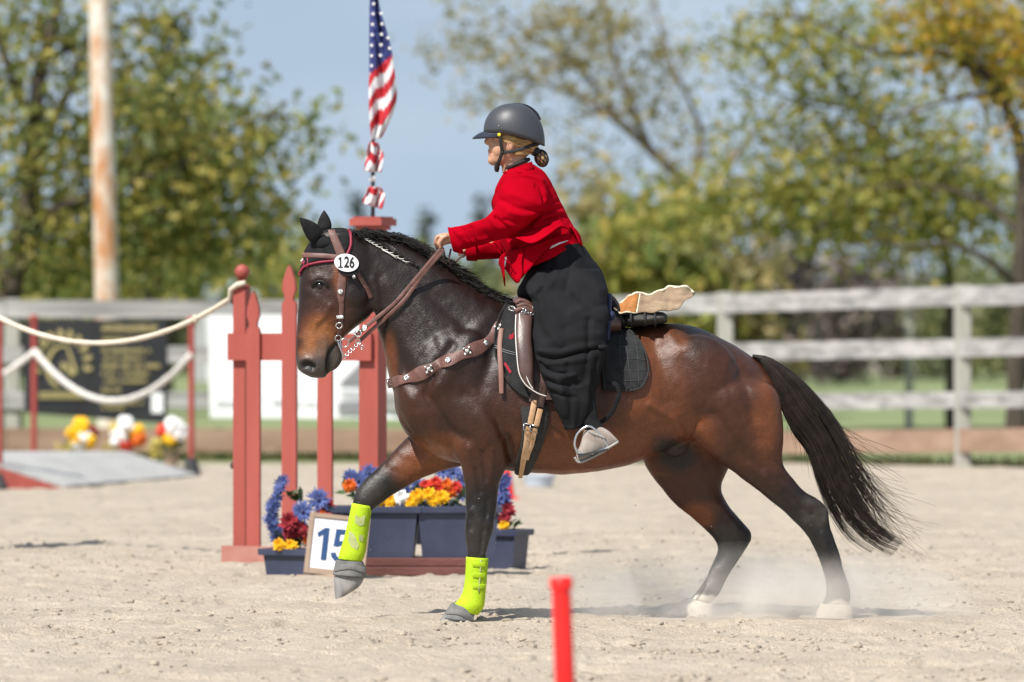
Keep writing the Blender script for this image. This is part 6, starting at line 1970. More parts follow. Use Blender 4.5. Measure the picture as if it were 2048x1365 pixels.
for x in (1262, 1290, 1310):
    mb = MB(); mb.tube([P(x, y, HY(x) + yy) for y, yy in ((652, -.20), (640, -.226), (628, -.20), (622, -.10))], .006, 8); mb.build('strap', M['strap_black'], pou, True)
nav = MB(); loft(nav, [(1212, 586, 1224, 588, -.14, .05, 0), (1211, 610, 1224, 612, -.20, .06, 0), (1210, 640, 1222, 640, -.24, .06, 0), (1208, 680, 1220, 680, -.27, .05, 0)], HY, 5, 16)
tag(nav.build('navy_blanket', M['navy_cloth'], None, True), 'folded navy blue cloth hanging behind the rider at the cantle', 'blanket')
nav = MB(); ellip(nav, 1222, 632, 9, 10, HY(1222) - .28, .04); ellip(nav, 1210, 645, 8, 6, HY(1210) - .30, .03)
tag(nav.build('navy_bundle', M['navy_cloth'], None, True), 'small knotted navy bundle tied to the saddle behind the skirt', 'bundle')

# ---------------- neon boots
def leg_boot(rows_, yc, label, dirty):
    e = empty('leg_boot', P(rows_[-1][0], rows_[-1][1], HY(rows_[0][0]) + yc), label, 'leg boot', 'neon yellow leg boots')
    mb = MB(); loft(mb, [(a_, b_, c_, d_, yc, h_, 0) for a_, b_, c_, d_, h_ in rows_], HY, 5, 24, expo=2.2); mb.build('shell', M['neon'], e, True)
    bv = BVHTree.FromPolygons([Vector(v) for v in mb.v], mb.f)
    for poly in dirty:
        c_ = np.mean(poly, axis=0)
        mb = MB(); pts = [on(x, y, .0025, bv)[0] for x, y in poly]; ctr = on(c_[0], c_[1], .0035, bv)[0]
        n_ = len(pts); mb.add([ctr] + pts, [(0, i + 1, (i + 1) % n_ + 1) for i in range(n_)]); mb.build('worn_patch', M['neon_dirty'], e, True)
    return e, bv
e, bv = leg_boot([(932, 1114, 977, 1117, .052), (931, 1140, 975, 1144, .051), (928, 1172, 972, 1178, .050), (922, 1192, 970, 1200, .054), (909, 1208, 967, 1216, .056), (903, 1217, 956, 1231, .048)], -.15,
          'neon yellow boot on the planted near foreleg', [])
for y in (1128, 1150, 1172):
    mb = MB(); strap_on(mb, [(946, y), (958, y + 1), (969, y + 2)], 11, .004, .002, 4, bv); mb.build('hook_strap', M['neon'], e, True, 45)
mb = MB(); strap_on(mb, [(962, 1120), (960, 1150), (957, 1185)], 3, .003, .002, 4, bv); mb.build('seam', M['neon_dirty'], e, True)
e, bv = leg_boot([(704, 1006, 745, 1013, .052), (697, 1038, 740, 1042, .050), (688, 1075, 735, 1078, .048), (679, 1105, 731, 1106, .052), (676, 1118, 724, 1124, .046)], .15,
          'neon yellow boot with dirt patches on the lifted far foreleg', [[(711, 1030), (730, 1032), (728, 1050), (720, 1053), (710, 1046)], [(699, 1062), (708, 1068), (718, 1092), (714, 1100), (702, 1094), (697, 1082)], [(718, 1070), (727, 1072), (725, 1084), (718, 1082)]])
# bell boots
def bell(rows_, yc, label):
    e = empty('bell_boot', P(rows_[-1][0], rows_[-1][1], HY(rows_[0][0]) + yc), label, 'bell boot', 'grey rubber bell boots')
    mb = MB(); loft(mb, [(a_, b_, c_, d_, yc, h_, 0) for a_, b_, c_, d_, h_ in rows_], HY, 5, 24, expo=2.2); mb.build('bell', M['bell_rubber'], e, True)
    bv = BVHTree.FromPolygons([Vector(v) for v in mb.v], mb.f)
    a0, b0 = rows_[1][:2], rows_[1][2:4]
    mb = MB(); strap_on(mb, [(a0[0] + 3, a0[1] + 2), ((a0[0] + b0[0]) / 2, (a0[1] + b0[1]) / 2 - 4), (b0[0] - 4, b0[1] + 3)], 12, .005, .002, 6, bv); mb.build('closure_strap', M['bell_rubber'], e, True, 45)
bell([(903, 1205, 950, 1222, .050), (892, 1222, 948, 1236, .058), (884, 1236, 946, 1244, .064)], -.15, 'grey rubber bell boot on the planted near forefoot')
bell([(672, 1120, 726, 1124, .048), (668, 1136, 732, 1138, .056), (666, 1150, 731, 1156, .062)], .15, 'grey rubber bell boot on the lifted far forefoot')
# ================================================================== RIDER
RY = lambda px: HY(1100)
rider = empty('person', P(1140, 650, HY(1100)), 'rider in red jacket, black split skirt and dark helmet leaning forward', 'person')

# ---- continuous body (head, neck, trunk, arms, hands, legs)
rb = MB()
loft(rb, [(990, 222, 1060, 222, 0, .050, 0), (978, 244, 1076, 246, 0, .072, 0), (974, 268, 1078, 274, 0, .077, 0), (977, 290, 1070, 298, 0, .074, 0), (978, 308, 1056, 312, 0, .064, 0), (976, 322, 1040, 322, 0, .050, 0), (984, 332, 1022, 330, 0, .030, 0)], RY, 5, 26)
loft(rb, [(1004, 312, 1052, 296, 0, .052, 0), (1003, 334, 1054, 322, 0, .055, 0), (1008, 360, 1072, 345, 0, .065, 0), (1010, 385, 1092, 372, 0, .12, 0), (1010, 420, 1105, 410, 0, .14, 0), (1025, 470, 1122, 450, 0, .135, 0), (1060, 515, 1136, 490, 0, .125, 0), (1082, 560, 1170, 550, 0, .13, 0), (1100, 600, 1180, 600, 0, .13, 0)], RY, 4, 26)
# nose, lips, brow, cheek
ellip(rb, 976, 284, 8.5, 7, RY(0), .016); ellip(rb, 977, 277, 6, 10, RY(0), .012)
ellip(rb, 981, 302, 6, 4.5, RY(0), .024); ellip(rb, 981, 309, 5.5, 4, RY(0), .022); ellip(rb, 985, 321, 10, 10, RY(0), .032)
ellip(rb, 1000, 300, 16, 18, RY(0) - .030, .036); ellip(rb, 1000, 300, 16, 18, RY(0) + .030, .036)
# arms
for s in (-1, 1):
    if s < 0:
        rows_ = [(1020, 352, 1085, 372, -.18, .05, 0), (1010, 390, 1075, 412, -.235, .045, 0), (998, 420, 1045, 446, -.24, .042, 0), (960, 446, 985, 476, -.21, .036, 0), (925, 460, 938, 490, -.16, .030, 0), (903, 464, 908, 488, -.135, .026, 0), (894, 466, 898, 486, -.125, .024, 0)]
    else:
        rows_ = [(1020, 352, 1085, 372, .18, .05, 0), (1010, 400, 1075, 422, .235, .045, 0), (1000, 450, 1040, 480, .24, .042, 0), (970, 480, 985, 508, .19, .036, 0), (940, 490, 946, 510, .12, .028, 0)]
    rows_ = [(a1 + (c1 - a1) * k_, b1 + (d1 - b1) * k_, c1 - (c1 - a1) * k_, d1 - (d1 - b1) * k_, y1, h1 * (1 - k_), 0) for (a1, b1, c1, d1, y1, h1, _), k_ in zip(rows_, [.22 if s < 0 else .36] * (len(rows_) - 2) + [.1, 0])]
    loft(rb, rows_, RY, 5, 18)
# near hand: palm and fingers closed on the reins
YH = RY(0) - .125
loft(rb, [(902, 466, 906, 488, -.125, .022, 0), (890, 465, 893, 490, -.125, .026, 0), (880, 468, 882, 494, -.122, .026, 0), (873, 474, 876, 494, -.120, .020, 0)], RY, 4, 16)
fingers = [[(885, 470, -.146), (874, 474, -.152), (871, 484, -.150), (876, 490, -.142), (884, 490, -.134)],
           [(885, 474, -.128), (873, 478, -.130), (870, 488, -.128), (876, 495, -.122), (884, 494, -.118)],
           [(886, 478, -.110), (875, 483, -.110), (872, 493, -.108), (878, 499, -.106), (886, 497, -.104)],
           [(887, 482, -.094), (878, 488, -.092), (876, 497, -.092), (882, 502, -.094), (888, 499, -.096)]]
for fg in fingers:
    c_ = crom([tuple(P(x, y, RY(0) + yy)) for x, y, yy in fg], 4); n_ = len(c_)
    rb.tube(c_, [.0095 - .0025 * i / n_ for i in range(n_)], 10); rb.sphere(c_[-1], .007, 8, 6)
c_ = crom([tuple(P(x, y, RY(0) + yy)) for x, y, yy in [(896, 472, -.150), (886, 476, -.160), (880, 486, -.158), (881, 497, -.150)]], 5)
rb.tube(c_, [.0115 - .003 * i / len(c_) for i in range(len(c_))], 10); rb.sphere(c_[-1], .0085, 8, 6)
# far hand
loft(rb, [(944, 490, 948, 510, .115, .022, 0), (932, 492, 935, 512, .105, .026, 0), (922, 496, 925, 512, .10, .020, 0)], RY, 4, 16)
for k in range(4):
    c_ = crom([tuple(P(x, y, RY(0) + .075 + .018 * k + yy)) for x, y, yy in [(930, 495, 0), (920, 499 + k, 0), (918, 506 + k, 0), (924, 511 + k, .004), (931, 509 + k, .006)]], 4)
    rb.tube(c_, [.0092 - .002 * i / len(c_) for i in range(len(c_))], 10)
c_ = crom([tuple(P(x, y, RY(0) + yy)) for x, y, yy in [(940, 496, .082), (930, 500, .066), (924, 507, .066)]], 5); rb.tube(c_, [.011 - .003 * i / len(c_) for i in range(len(c_))], 10)
# legs inside the skirt
for s in (-1, 1):
    loft(rb, [(1085, 560, 1185, 570, s * .10, .09, 0), (1078, 610, 1180, 640, s * .24, .085, 0), (1085, 660, 1165, 690, s * .33, .075, 0), (1095, 705, 1150, 715, s * .385, .058, 0), (1115, 755, 1170, 755, s * .405, .054, 0), (1140, 810, 1185, 805, s * .41, .046, 0), (1158, 850, 1192, 845, s * .42, .036, 0), (1170, 880, 1215, 875, s * .425, .034, 0), (1162, 905, 1200, 905, s * .43, .03, 0)], RY, 4, 18)
rv, rf = remesh(rb, .0042, 6, .5)
rv = sculpt(rv, rf, [([(985, 280), (992, 282)], 4.5, -7), ([(982, 274), (993, 274)], 3.5, 4), ([(979, 305.5), (985, 306)], 1.8, -3), ([(980, 290), (983, 290)], 1.8, -2)])
body_p = from_np('body', rv, rf, M['skin'], rider, True)
RB = BVHTree.FromPolygons([tuple(p) for p in rv], [tuple(q) for q in rf])
def onr(px, py, off=.002): return on(px, py, off, RB)
# eye, brow, lips
p, n = onr(987, 280, -.004)
mb = MB(); mb.sphere(p, .0075, 12, 8); mb.build('eye', mat('eye_white', (.55, .5, .46), (.5, .46, .42), 20, .3), rider, True)
mb = MB(); mb.sphere(p + Vector((-.004, -.0045, 0)), .004, 10, 6); mb.build('iris', M['eye'], rider, True)
mb = MB(); mb.tube([onr(x, y, .001)[0] for x, y in ((982, 273), (988, 271), (995, 273))], [.001, .0022, .001], 6); mb.build('eyebrow', M['blond'], rider, True)
mb = MB(); mb.tube([onr(x, y, -.0004)[0] for x, y in ((977, 303.5), (980, 304), (985, 306))], [.0016, .002, .0008], 6); mb.tube([onr(x, y, -.0004)[0] for x, y in ((977.5, 308.5), (980, 308.5), (985, 306.5))], [.0016, .002, .0008], 6); mb.build('lips', M['lips'], rider, True)
# ear
for s in (-1, 1):
    mb = MB(); ellip(mb, 1021, 292, 7.5, 11, RY(0) + s * .078, .010, .2); o = mb.build('ear', M['skin'], rider, True)
    mb = MB(); mb.torus(P(1020, 291, RY(0) + s * .085), .014, .0035, (0, 1, .1), 18, 6, sx=.8, sz=1.15); mb.build('ear_rim', M['skin'], rider, True)
# hair
mb = MB()
for k in range(150):
    y0 = random.uniform(272, 284); x0 = random.uniform(1004, 1022)
    sY = -.083 if k % 3 else .083
    pts = [P(x0, y0, RY(0) + sY * .98), P((x0 + 1045) / 2, y0 + 3 + random.uniform(-2, 3), RY(0) + sY * random.uniform(.98, 1.06)), P(1048 + random.uniform(-4, 8), 291 + random.uniform(-7, 9), RY(0) + sY * .86), P(1070, 302 + random.uniform(-5, 6), RY(0) + sY * .35)]
    mb.tube(crom([tuple(p) for p in pts], 4), [.0022] * 12 + [.001], 4, cap=False)
for k in range(70):
    y0 = random.uniform(298, 312)
    pts = [P(1030 + random.uniform(-4, 6), y0, RY(0) - .066), P(1048, y0 - 2, RY(0) - .060), P(1066, 304 + random.uniform(-4, 5), RY(0) - .03)]
    mb.tube(crom([tuple(p) for p in pts], 4), .002, 4, cap=False)
loft(mb, [(1030, 276, 1074, 262, 0, .078, 0), (1036, 292, 1076, 286, 0, .070, 0), (1046, 308, 1076, 304, 0, .05, 0)], RY, 4, 20)
mb.build('hair', M['blond'], rider, True)
bun = MB(); ellip(bun, 1083, 317, 13, 17, RY(0), .042, -.3); bn = bun.build('hair_bun', M['blond'], rider, True)
mb = MB()
cB = P(1083, 317, RY(0)); 
for k in range(9):
    for sgn in (-1, 1):
        pts = []
        for j in range(25):
            t = j / 24; th = math.pi * t; ph = k * math.pi * 2 / 9 + sgn * t * 2.2
            q = Vector((math.sin(th) * math.cos(ph) * 13.6 / 400, math.sin(th) * math.sin(ph) * .044, math.cos(th) * 17.6 / 400))
            pts.append(cB + (Matrix.Rotation(-.3, 3, 'Y') @ q))
        mb.tube(pts, .0026, 5)
mb.build('hair_net', M['strap_black'], bn, True)
mb = MB(); ellip(mb, 1070, 303, 14, 10, RY(0), .05, .5); mb.build('hair_tie', M['strap_black'], rider, True)

# ---- helmet
hel = MB()
seg = 40
prof_top = [(969, 262), (974, 248), (983, 234), (1000, 218), (1027, 209), (1053, 212), (1072, 225), (1083, 244), (1087, 267), (1083, 291)]
cx, cy = 1028, 268
grid_ = []
nu, nv = 48, 18
tops = []
def hel_pt(u, v):
    """u: angle round, v: 0 at crown .. 1 at rim"""
    a_ = u * 2 * math.pi
    fx = math.cos(a_)
    rimx = 60 if fx > 0 else 59
    rim_y = 264 + (27 * max(0, (fx + .35) / 1.35) ** 1.2)
    th = v * math.pi / 2
    x = cx + fx * rimx * math.sin(th) ** .88
    Y = math.sin(a_) * .112 * math.sin(th) ** .85
    top_y = 209
    y = top_y + (rim_y - top_y) * (1 - math.cos(th) ** .92)
    return P(x, y, RY(0) + Y)
for v in np.linspace(0.001, 1, nv):
    grid_.append([hel_pt(u, v) for u in np.linspace(0, 1, nu + 1)])
helmet = MB(); helmet.grid(grid_, .010); H = helmet.build('helmet', M['helmet'], rider, True)
HBV = BVHTree.FromPolygons([Vector(v) for v in helmet.v], helmet.f)
mb = MB()                                                           # brim
rows_ = []
for t in np.linspace(0, 1, 6):
    row = []
    for a_ in np.linspace(-1.15, 1.15, 17):
        x = cx - math.cos(a_) * (57 + 26 * t * max(0, math.cos(a_ * 1.15)) ** .6); y = 264 + 11 * t * t * math.cos(a_) + 3 * t + 2 * (1 - math.cos(a_)) * 4
        row.append(P(x, y, RY(0) + math.sin(a_) * (.110 - .012 * t)))
    rows_.append(row)
mb.grid(rows_, .007); mb.build('brim', M['helmet_dark'], H, True)
mb = MB(); mb.tube([P(x, y, RY(0)) for x, y in crom([(985, 231), (1001, 217), (1027, 208.5), (1053, 211.5), (1072, 224.5), (1081, 240)], 6)], .010, 10, flat=.5); mb.build('ridge', M['helmet_dark'], H, True)
mb = MB(); mb.tube([hel_pt(u, 1.0) for u in np.linspace(0, 1, 49)], .0055, 8); mb.build('rim', M['strap_black'], H, True)
p, n = on(998, 252, .001, HBV); mb = MB(); mb.sphere(p, .004, 8, 6); mb.build('rivet', M['metal'], H, True)
p = P(998.5, 270, RY(0) - .098); mb = MB(); disc(mb, p, Vector((-.1, -1, 0)), .009, .004, 14); mb.build('yellow_stud', M['yellow'], H, True)
mb = MB()
def hstrap(pts, w=.017): 
    c_ = crom(pts, 6); ribbon(mb, [P(x, y, RY(0) + yy) for x, y, yy in c_], [Vector((-.15, -1, 0)).normalized()] * len(c_), w, .003)
hstrap([(1000, 272, -.098), (1002, 288, -.090), (1004, 304, -.078), (1000, 318, -.066), (994, 332, -.042), (992, 338, -.012)])
hstrap([(1006, 306, -.076), (1026, 303, -.084), (1042, 299, -.082), (1062, 292, -.07), (1078, 288, -.05)])
mb.build('chin_strap', M['strap_black'], H, True, 45)
mb = MB(); loft(mb, [(990, 326, 1000, 328, -.03, .02, 0), (988, 336, 999, 338, -.02, .024, 0), (990, 344, 997, 345, -.015, .016, 0)], RY, 4, 14); mb.sphere(P(1005, 306, RY(0) - .079), .008, 10, 8); mb.build('strap_pad', M['strap_black'], H, True)

# ---- jacket
jb = MB()
loft(jb, [(1016, 338, 1064, 328, 0, .078, 0), (1003, 353, 1088, 343, 0, .14, 0), (992, 376, 1106, 372, 0, .195, 0), (985, 402, 1120, 400, 0, .205, 0), (988, 440, 1136, 432, 0, .20, 0), (1003, 482, 1150, 458, 0, .195, 0), (1018, 520, 1160, 478, 0, .185, 0), (1034, 548, 1164, 490, 0, .19, 0)], RY, 5, 34)
loft(jb, [(1018, 346, 1090, 356, -.15, .07, 0), (1004, 368, 1096, 388, -.215, .075, 0), (994, 396, 1090, 416, -.245, .072, 0), (986, 420, 1066, 442, -.25, .066, 0), (968, 436, 1022, 472, -.24, .060, 0), (942, 446, 982, 486, -.205, .055, 0), (917, 452, 937, 498, -.165, .050, 0), (899, 457, 909, 502, -.135, .047, 0)], RY, 5, 24)
loft(jb, [(1018, 346, 1090, 356, .15, .07, 0), (1005, 385, 1090, 400, .225, .072, 0), (1000, 430, 1060, 470, .25, .066, 0), (985, 462, 1012, 515, .23, .058, 0), (958, 478, 968, 520, .16, .052, 0), (934, 486, 938, 520, .11, .046, 0)], RY, 5, 24)
jv, jf = remesh(jb, .0065, 5, .5)
jk_st = [([(1018, 477), (1058, 450), (1082, 428)], 4, -11), ([(1000, 366), (992, 384), (988, 404)], 4, -5), ([(1010, 440), (1034, 446), (1056, 440)], 4, -5), ([(1100, 470), (1086, 492), (1062, 516)], 4, -6), ([(1118, 412), (1128, 440)], 4, -4), ([(905, 466), (915, 480), (914, 496)], 3, -3),
    ([(1030, 352), (1060, 356), (1080, 370), (1088, 395)], 4, -6),               # armhole seam
    ([(1010, 380), (1050, 400), (1085, 410)], 9, 4), ([(1000, 400), (1040, 418), (1078, 424)], 5, -4),
    ([(990, 436), (1010, 452), (1024, 466)], 4, -7), ([(982, 440), (1000, 458)], 6, 5), ([(1020, 425), (1050, 432), (1078, 428)], 6, 5),
    ([(965, 447), (972, 470), (982, 480)], 4, -5), ([(940, 455), (946, 478), (958, 488)], 4, -6), ([(925, 460), (933, 478), (950, 488), (985, 480)], 4, -5), ([(925, 470), (940, 484), (975, 478)], 5, 5),
    ([(1090, 440), (1120, 430), (1140, 436)], 4, -7), ([(1095, 424), (1120, 416), (1132, 420)], 3.5, -5), ([(1100, 406), (1122, 402)], 3.5, -4), ([(1095, 432), (1125, 424)], 3.5, 4),
    ([(1060, 445), (1050, 470), (1030, 500)], 7, -6), ([(1085, 450), (1070, 485), (1050, 520)], 9, 5), ([(1120, 450), (1105, 475), (1080, 505)], 5, -5), ([(1140, 455), (1128, 474)], 5, 4),
    ([(1040, 345), (1060, 350), (1085, 362)], 5, 4), ([(1072, 372), (1086, 392), (1090, 410)], 3, -5), ([(1098, 380), (1104, 396)], 3, -4)]
jv = sculpt(jv, jf, [(a_, b_, c_ * 2.0) for a_, b_, c_ in jk_st])
px_, py_ = to_px(jv); jn = normals_np(jv, jf)
jv = jv + jn * ((vnoise2(px_ / 22 + 5, py_ / 13, 61) - .5) * .006)[:, None]
jk = from_np('jacket', jv, jf, M['jacket'], rider, True)
JB = BVHTree.FromPolygons([tuple(p) for p in jv], [tuple(q) for q in jf])
def onj(px, py, off=.002): return on(px, py, off, JB)
# cuffs (open ends)
for (A_, B_, yc, hd) in (((897, 456), (908, 503), -.134, .052), ((931, 485), (935, 521), .11, .050)):
    mb = MB(); c_ = (P(*A_, RY(0) + yc) + P(*B_, RY(0) + yc)) / 2; u_ = (P(*A_, RY(0) + yc) - P(*B_, RY(0) + yc)) / 2
    axx = Vector((1, 0, -.25 if yc < 0 else -.02)).normalized(); rows_ = []
    for t_, k_ in ((-.004, .96), (.0, 1.03), (.02, 1.04), (.045, 1.03), (.05, .99)):
        rows_.append([c_ + axx * t_ + u_ * math.sin(a_) * k_ + Vector((0, hd * k_ * math.cos(a_), 0)) for a_ in np.linspace(0, 2 * math.pi, 29)])
    mb.grid(rows_, .004); mb.build('cuff', M['jacket'], jk, True)
# collar and lapels
for s in (-1, 1):
    mb = MB(); mb2 = []
    for t, w in ((0, 1), (.25, 1), (.5, 1), (.75, 1), (1, 1)):
        x = 1066 * (1 - t) + 1012 * t; y = 326 * (1 - t) + 346 * t; yy = s * (.055 + .03 * math.sin(t * math.pi))
        mb2.append([P(x - 4 * t - 3, y - 2 + 2 * t, RY(0) + yy * .9), P(x - 1, y + 2, RY(0) + yy * 1.15), P(x + 2, y + 11, RY(0) + yy * 1.6 + s * .012)])
    mb.grid(mb2, .006); mb.build('collar', M['jacket'], jk, True)
mb = MB()
for ln in ([(1014, 345), (1004, 360), (994, 382), (986, 404), (988, 420)],):
    q = crom(ln, 6); rows_ = []
    for x, y in q: rows_.append([P(x - 2, y, RY(0) - .02), P(x + 3, y + 2, RY(0) - .075), P(x + 10, y + 6, RY(0) - .135)])
    mb.grid(rows_, .006)
mb.build('lapel', M['jacket'], jk, True)
# peplum: folded flap over the hip, front points and back tail
def flap(name, pts_grid, th=.006, mt='jacket', sub=4):
    G_ = np.array([[tuple(P(x, y, RY(0) + yy)) for x, y, yy in row] for row in pts_grid])
    G1 = np.array([crom(row, sub) for row in G_]); G2 = np.array([crom(G1[:, j], sub) for j in range(G1.shape[1])]).transpose(1, 0, 2)
    mb = MB(); mb.grid(G2, th); return mb.build(name, M[mt], jk if mt == 'jacket' else rider, True)
flap('peplum', [[(1120, 440, -.205), (1105, 446, -.215), (1088, 452, -.220), (1066, 460, -.222), (1040, 470, -.215)], [(1130, 452, -.215), (1112, 456, -.250), (1090, 462, -.265), (1066, 472, -.262), (1032, 474, -.245)], [(1142, 462, -.215), (1122, 452, -.275), (1096, 470, -.31), (1064, 487, -.315), (1032, 476, -.275)]])
flap('front_flap', [[(1045, 496, -.198), (1070, 488, -.202), (1104, 476, -.200), (1138, 466, -.185)], [(1036, 530, -.208), (1062, 515, -.214), (1098, 488, -.212), (1140, 474, -.195)], [(1034, 567, -.222), (1060, 538, -.228), (1096, 496, -.222), (1142, 478, -.20)]])
flap('front_flap', [[(1018, 500, -.12), (1030, 500, -.19), (1048, 498, -.214)], [(1014, 520, -.10), (1026, 535, -.20), (1044, 525, -.226)], [(1010, 538, -.09), (1034, 567, -.232), (1046, 548, -.236)]])
flap('far_flap', [[(1010, 505, .0), (1000, 515, .10)], [(1008, 530, .0), (998, 528, .12)], [(1010, 573, -.03), (1003, 536, .12)]], sub=3)
flap('tail', [[(1138, 448, -.10), (1150, 458, -.0), (1138, 448, .10)], [(1150, 466, -.12), (1160, 472, 0), (1150, 466, .12)], [(1160, 488, -.14), (1165, 494, 0), (1160, 488, .14)]])
# lacing at the front edge
mb = MB(); mb.tube([P(x, y, RY(0) - .225) for x, y in crom([(990, 486), (1000, 506), (1012, 522), (1020, 528)], 6)], .0022, 6); mb.tube([P(x, y, RY(0) - .228) for x, y in crom([(1000, 484), (1008, 504), (1019, 526), (1030, 545), (1035, 548)], 6)], .0022, 6); mb.build('lacing', M['jacket'], jk, True)
mb = MB(); mb.grid([[P(x, y, RY(0) - yy) for x, y, yy in r_] for r_ in ([(1104, 489, .207), (1118, 482, .205), (1134, 478, .19)], [(1100, 498, .214), (1118, 489, .213), (1136, 482, .195)])], .004); mb.build('shirt', M['shirt'], rider, True)
mb = MB(); mb.torus(P(1034, 329, RY(0)), .066, .010, (-.42, 0, 1), 28, 8, sx=1.0, sz=.95); mb.build('shirt_collar', M['strap_black'], rider, True)

# ---- split skirt
sb = MB()
loft(sb, [(1088, 500, 1160, 484, 0, .165, 0), (1072, 520, 1180, 510, 0, .185, 0), (1048, 552, 1202, 540, 0, .21, 0), (1034, 578, 1212, 570, 0, .22, 0), (1036, 596, 1214, 606, 0, .20, 0), (1060, 612, 1205, 630, 0, .15, 0)], RY, 5, 34)
for s in (-1, 1):
    loft(sb, [(1062, 540, 1200, 540, s * .11, .12, 0), (1050, 575, 1213, 575, s * .20, .115, 0), (1062, 604, 1214, 608, s * .27, .105, 0), (1067, 640, 1216, 642, s * .335, .098, 0), (1066, 680, 1214, 688, s * .375, .092, 0), (1071, 718, 1208, 722, s * .395, .088, 0), (1086, 756, 1200, 758, s * .405, .084, 0), (1104, 800, 1190, 804, s * .41, .076, 0), (1122, 842, 1178, 840, s * .415, .066, 0), (1130, 860, 1166, 856, s * .42, .058, 0)], RY, 5, 30, expo=2.3)
sv, sf = remesh(sb, .007, 4, .5)
sk_st = [
    ([(1068, 604), (1100, 585), (1140, 575)], 8, -9), ([(1060, 590), (1090, 570), (1120, 560)], 7, 8), ([(1100, 520), (1095, 560), (1080, 585)], 7, -8), ([(1120, 510), (1112, 545), (1100, 570)], 6, 6),
    ([(1150, 590), (1180, 610), (1210, 612)], 6, -7), ([(1140, 630), (1180, 612), (1212, 628)], 7, 5), ([(1130, 655), (1175, 640), (1205, 645)], 8, -5),
    ([(1085, 690), (1120, 680), (1160, 672), (1200, 668)], 9, 6), ([(1076, 712), (1110, 718), (1150, 708), (1200, 694)], 5, -14), ([(1080, 702), (1120, 706), (1160, 696), (1214, 690)], 5, 8),
    ([(1090, 730), (1130, 726), (1170, 718)], 6, 7), ([(1078, 728), (1100, 744), (1130, 748)], 4, -9), ([(1084, 742), (1110, 756), (1150, 752)], 5, 7), ([(1094, 760), (1120, 770), (1160, 768)], 4, -8), ([(1096, 772), (1125, 782)], 5, 6),
    ([(1104, 785), (1130, 794), (1150, 796)], 4, -7), ([(1128, 800), (1140, 830), (1146, 856)], 6, 6), ([(1150, 760), (1160, 810), (1158, 850)], 7, -7), ([(1176, 720), (1178, 770), (1172, 830)], 8, 7), ([(1194, 720), (1190, 770), (1182, 820)], 5, -8),
    ([(1110, 640), (1112, 680)], 16, 5), ([(1160, 520), (1185, 545), (1200, 580)], 10, 4), ([(1135, 500), (1140, 540), (1130, 580)], 5, -5)]
sv = sculpt(sv, sf, [(a_, b_, c_ * 1.25) for a_, b_, c_ in sk_st + [([(1178, 640), (1176, 700), (1170, 760)], 6, -9), ([(1135, 730), (1142, 790), (1140, 850)], 6, -8), ([(1120, 760), (1130, 830)], 6, 7), ([(1082, 600), (1090, 650), (1120, 690)], 7, 6)]])
px_, py_ = to_px(sv); sn = normals_np(sv, sf)
sv = sv + sn * ((vnoise2(px_ / 46 + 5 + py_ / 60, py_ / 26 - px_ / 90, 71) - .5) * .014)[:, None]
sk = from_np('skirt', sv, sf, M['skirt'], rider, True)
mb = MB(); mb.grid([[P(x, y, HY(1100) - yy) for x, y, yy in r_] for r_ in ([(1196, 690, .44), (1210, 690, .43), (1221, 694, .40)], [(1196, 698, .45), (1208, 698, .44), (1219, 701, .41)])], .006); mb.build('hem_fold', M['skirt'], sk, True)

# ---- shoes
for s in (-1, 1):
    yc = s * .44
    mb = MB(); loft(mb, [(1152, 905, 1156, 928, yc, .030, 0), (1160, 890, 1172, 924, yc, .040, 0), (1166, 868, 1192, 914, yc, .042, 0), (1176, 856, 1212, 904, yc, .040, 0), (1196, 852, 1228, 892, yc, .037, 0), (1214, 860, 1237, 887, yc, .034, 0), (1222, 866, 1239, 884, yc, .024, 0)], RY, 5, 22, expo=2.4)
    sh = mb.build('shoe', M['suede'], rider, True)
    mb = MB()
    q = crom([(1149, 920), (1158, 930), (1175, 925), (1200, 912), (1222, 898), (1237, 889)], 6)
    rows_ = [[P(x, y - 5, RY(0) + yc - .042 * k_) for x, y in q] for k_ in (-1, -.3, .3, 1)]
    mb.grid(rows_, .012); mb.build('sole', M['sole'], sh, True)
    for k_ in range(4):
        mb = MB(); mb.tube([P(1176 + 7 * k_, 862 + 6 * k_ * .4, RY(0) + yc - .034), P(1190 + 7 * k_, 872 + 5 * k_ * .4, RY(0) + yc - .042)], .0028, 6); mb.build('lace', M['sole'], sh, True)
    mb = MB(); loft(mb, [(1140, 800, 1190, 794, yc * .94, .052, 0), (1156, 838, 1196, 832, yc * .97, .042, 0), (1166, 858, 1206, 852, yc * .98, .038, 0), (1176, 872, 1218, 868, yc, .036, 0)], RY, 4, 18); mb.build('sock', M['black_cloth'], rider, True)
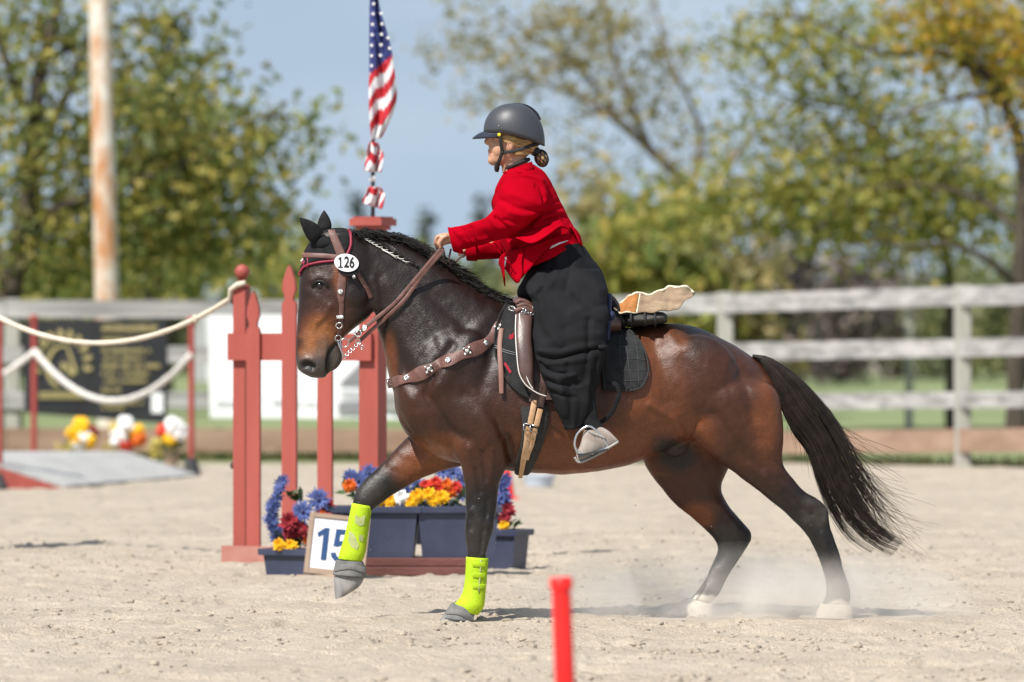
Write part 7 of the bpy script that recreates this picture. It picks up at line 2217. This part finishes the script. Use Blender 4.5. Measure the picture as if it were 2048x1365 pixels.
# ================================================================== DUST
m = bpy.data.materials.new('dust'); m.use_nodes = True
nt = m.node_tree; nt.nodes.clear()
out = nt.nodes.new('ShaderNodeOutputMaterial'); pv = nt.nodes.new('ShaderNodeVolumePrincipled')
pv.inputs['Color'].default_value = (.99, .955, .90, 1); pv.inputs['Anisotropy'].default_value = .1
t = nt.nodes.new('ShaderNodeTexCoord')
n1 = nt.nodes.new('ShaderNodeTexNoise'); n1.inputs['Scale'].default_value = 3.2; n1.inputs['Detail'].default_value = 5; n1.inputs['Roughness'].default_value = .55
mr = nt.nodes.new('ShaderNodeMapRange'); mr.inputs['From Min'].default_value = .40; mr.inputs['From Max'].default_value = .72
gr = nt.nodes.new('ShaderNodeTexGradient'); gr.gradient_type = 'SPHERICAL'
mp_ = nt.nodes.new('ShaderNodeMapping')
mu = nt.nodes.new('ShaderNodeMath'); mu.operation = 'MULTIPLY'; mu2 = nt.nodes.new('ShaderNodeMath'); mu2.operation = 'MULTIPLY'; mu2.inputs[1].default_value = 9.0
nt.links.new(t.outputs['Object'], n1.inputs['Vector']); nt.links.new(n1.outputs['Fac'], mr.inputs['Value'])
nt.links.new(t.outputs['Object'], mp_.inputs['Vector']); nt.links.new(mp_.outputs['Vector'], gr.inputs['Vector'])
nt.links.new(mr.outputs['Result'], mu.inputs[0]); nt.links.new(gr.outputs['Fac'], mu.inputs[1]); nt.links.new(mu.outputs['Value'], mu2.inputs[0])
nt.links.new(mu2.outputs['Value'], pv.inputs['Density']); nt.links.new(pv.outputs['Volume'], out.inputs['Volume'])
mp_.inputs['Scale'].default_value = (1 / 1.25, 1 / .7, 1 / .34)
mb = MB()
c = P(1490, 1215, .14); c.z = .06
mb.sphere(c, 1.0, 24, 14, 0, 1.23, .68, .33)
mb.v = [(x, y, max(z, -.02)) for x, y, z in mb.v]
mb.v = [(x - c.x, y - c.y, z - c.z) for x, y, z in mb.v]
o = mb.build('dust_cloud', m); o.location = c
tag(o, 'pale dust cloud kicked up around the hind hooves', 'dust', kind='stuff')
# flying crumbs of sand
nF = 170
cxs = np.concatenate([rng.normal(.9, .7, nF // 2), rng.normal(-.35, .45, nF // 2)]); cys = rng.normal(0, .3, nF); czs = np.abs(rng.normal(.0, .33, nF)) + .03
sz = .0012 + .0028 * rng.random(nF) ** 3
v = iv[None] * sz[:, None, None] * (1 + .8 * (rng.random((nF, len(iv), 1)) - .5)) + np.stack([cxs, cys, czs], 1)[:, None, :]
f = ifc[None] + (np.arange(nF) * len(iv))[:, None, None]
o = from_np('sand_spray', v.reshape(-1, 3), f.reshape(-1, 3), M['sand'], None, False); tag(o, 'tiny crumbs of sand flying round the hooves', 'sand', kind='stuff')
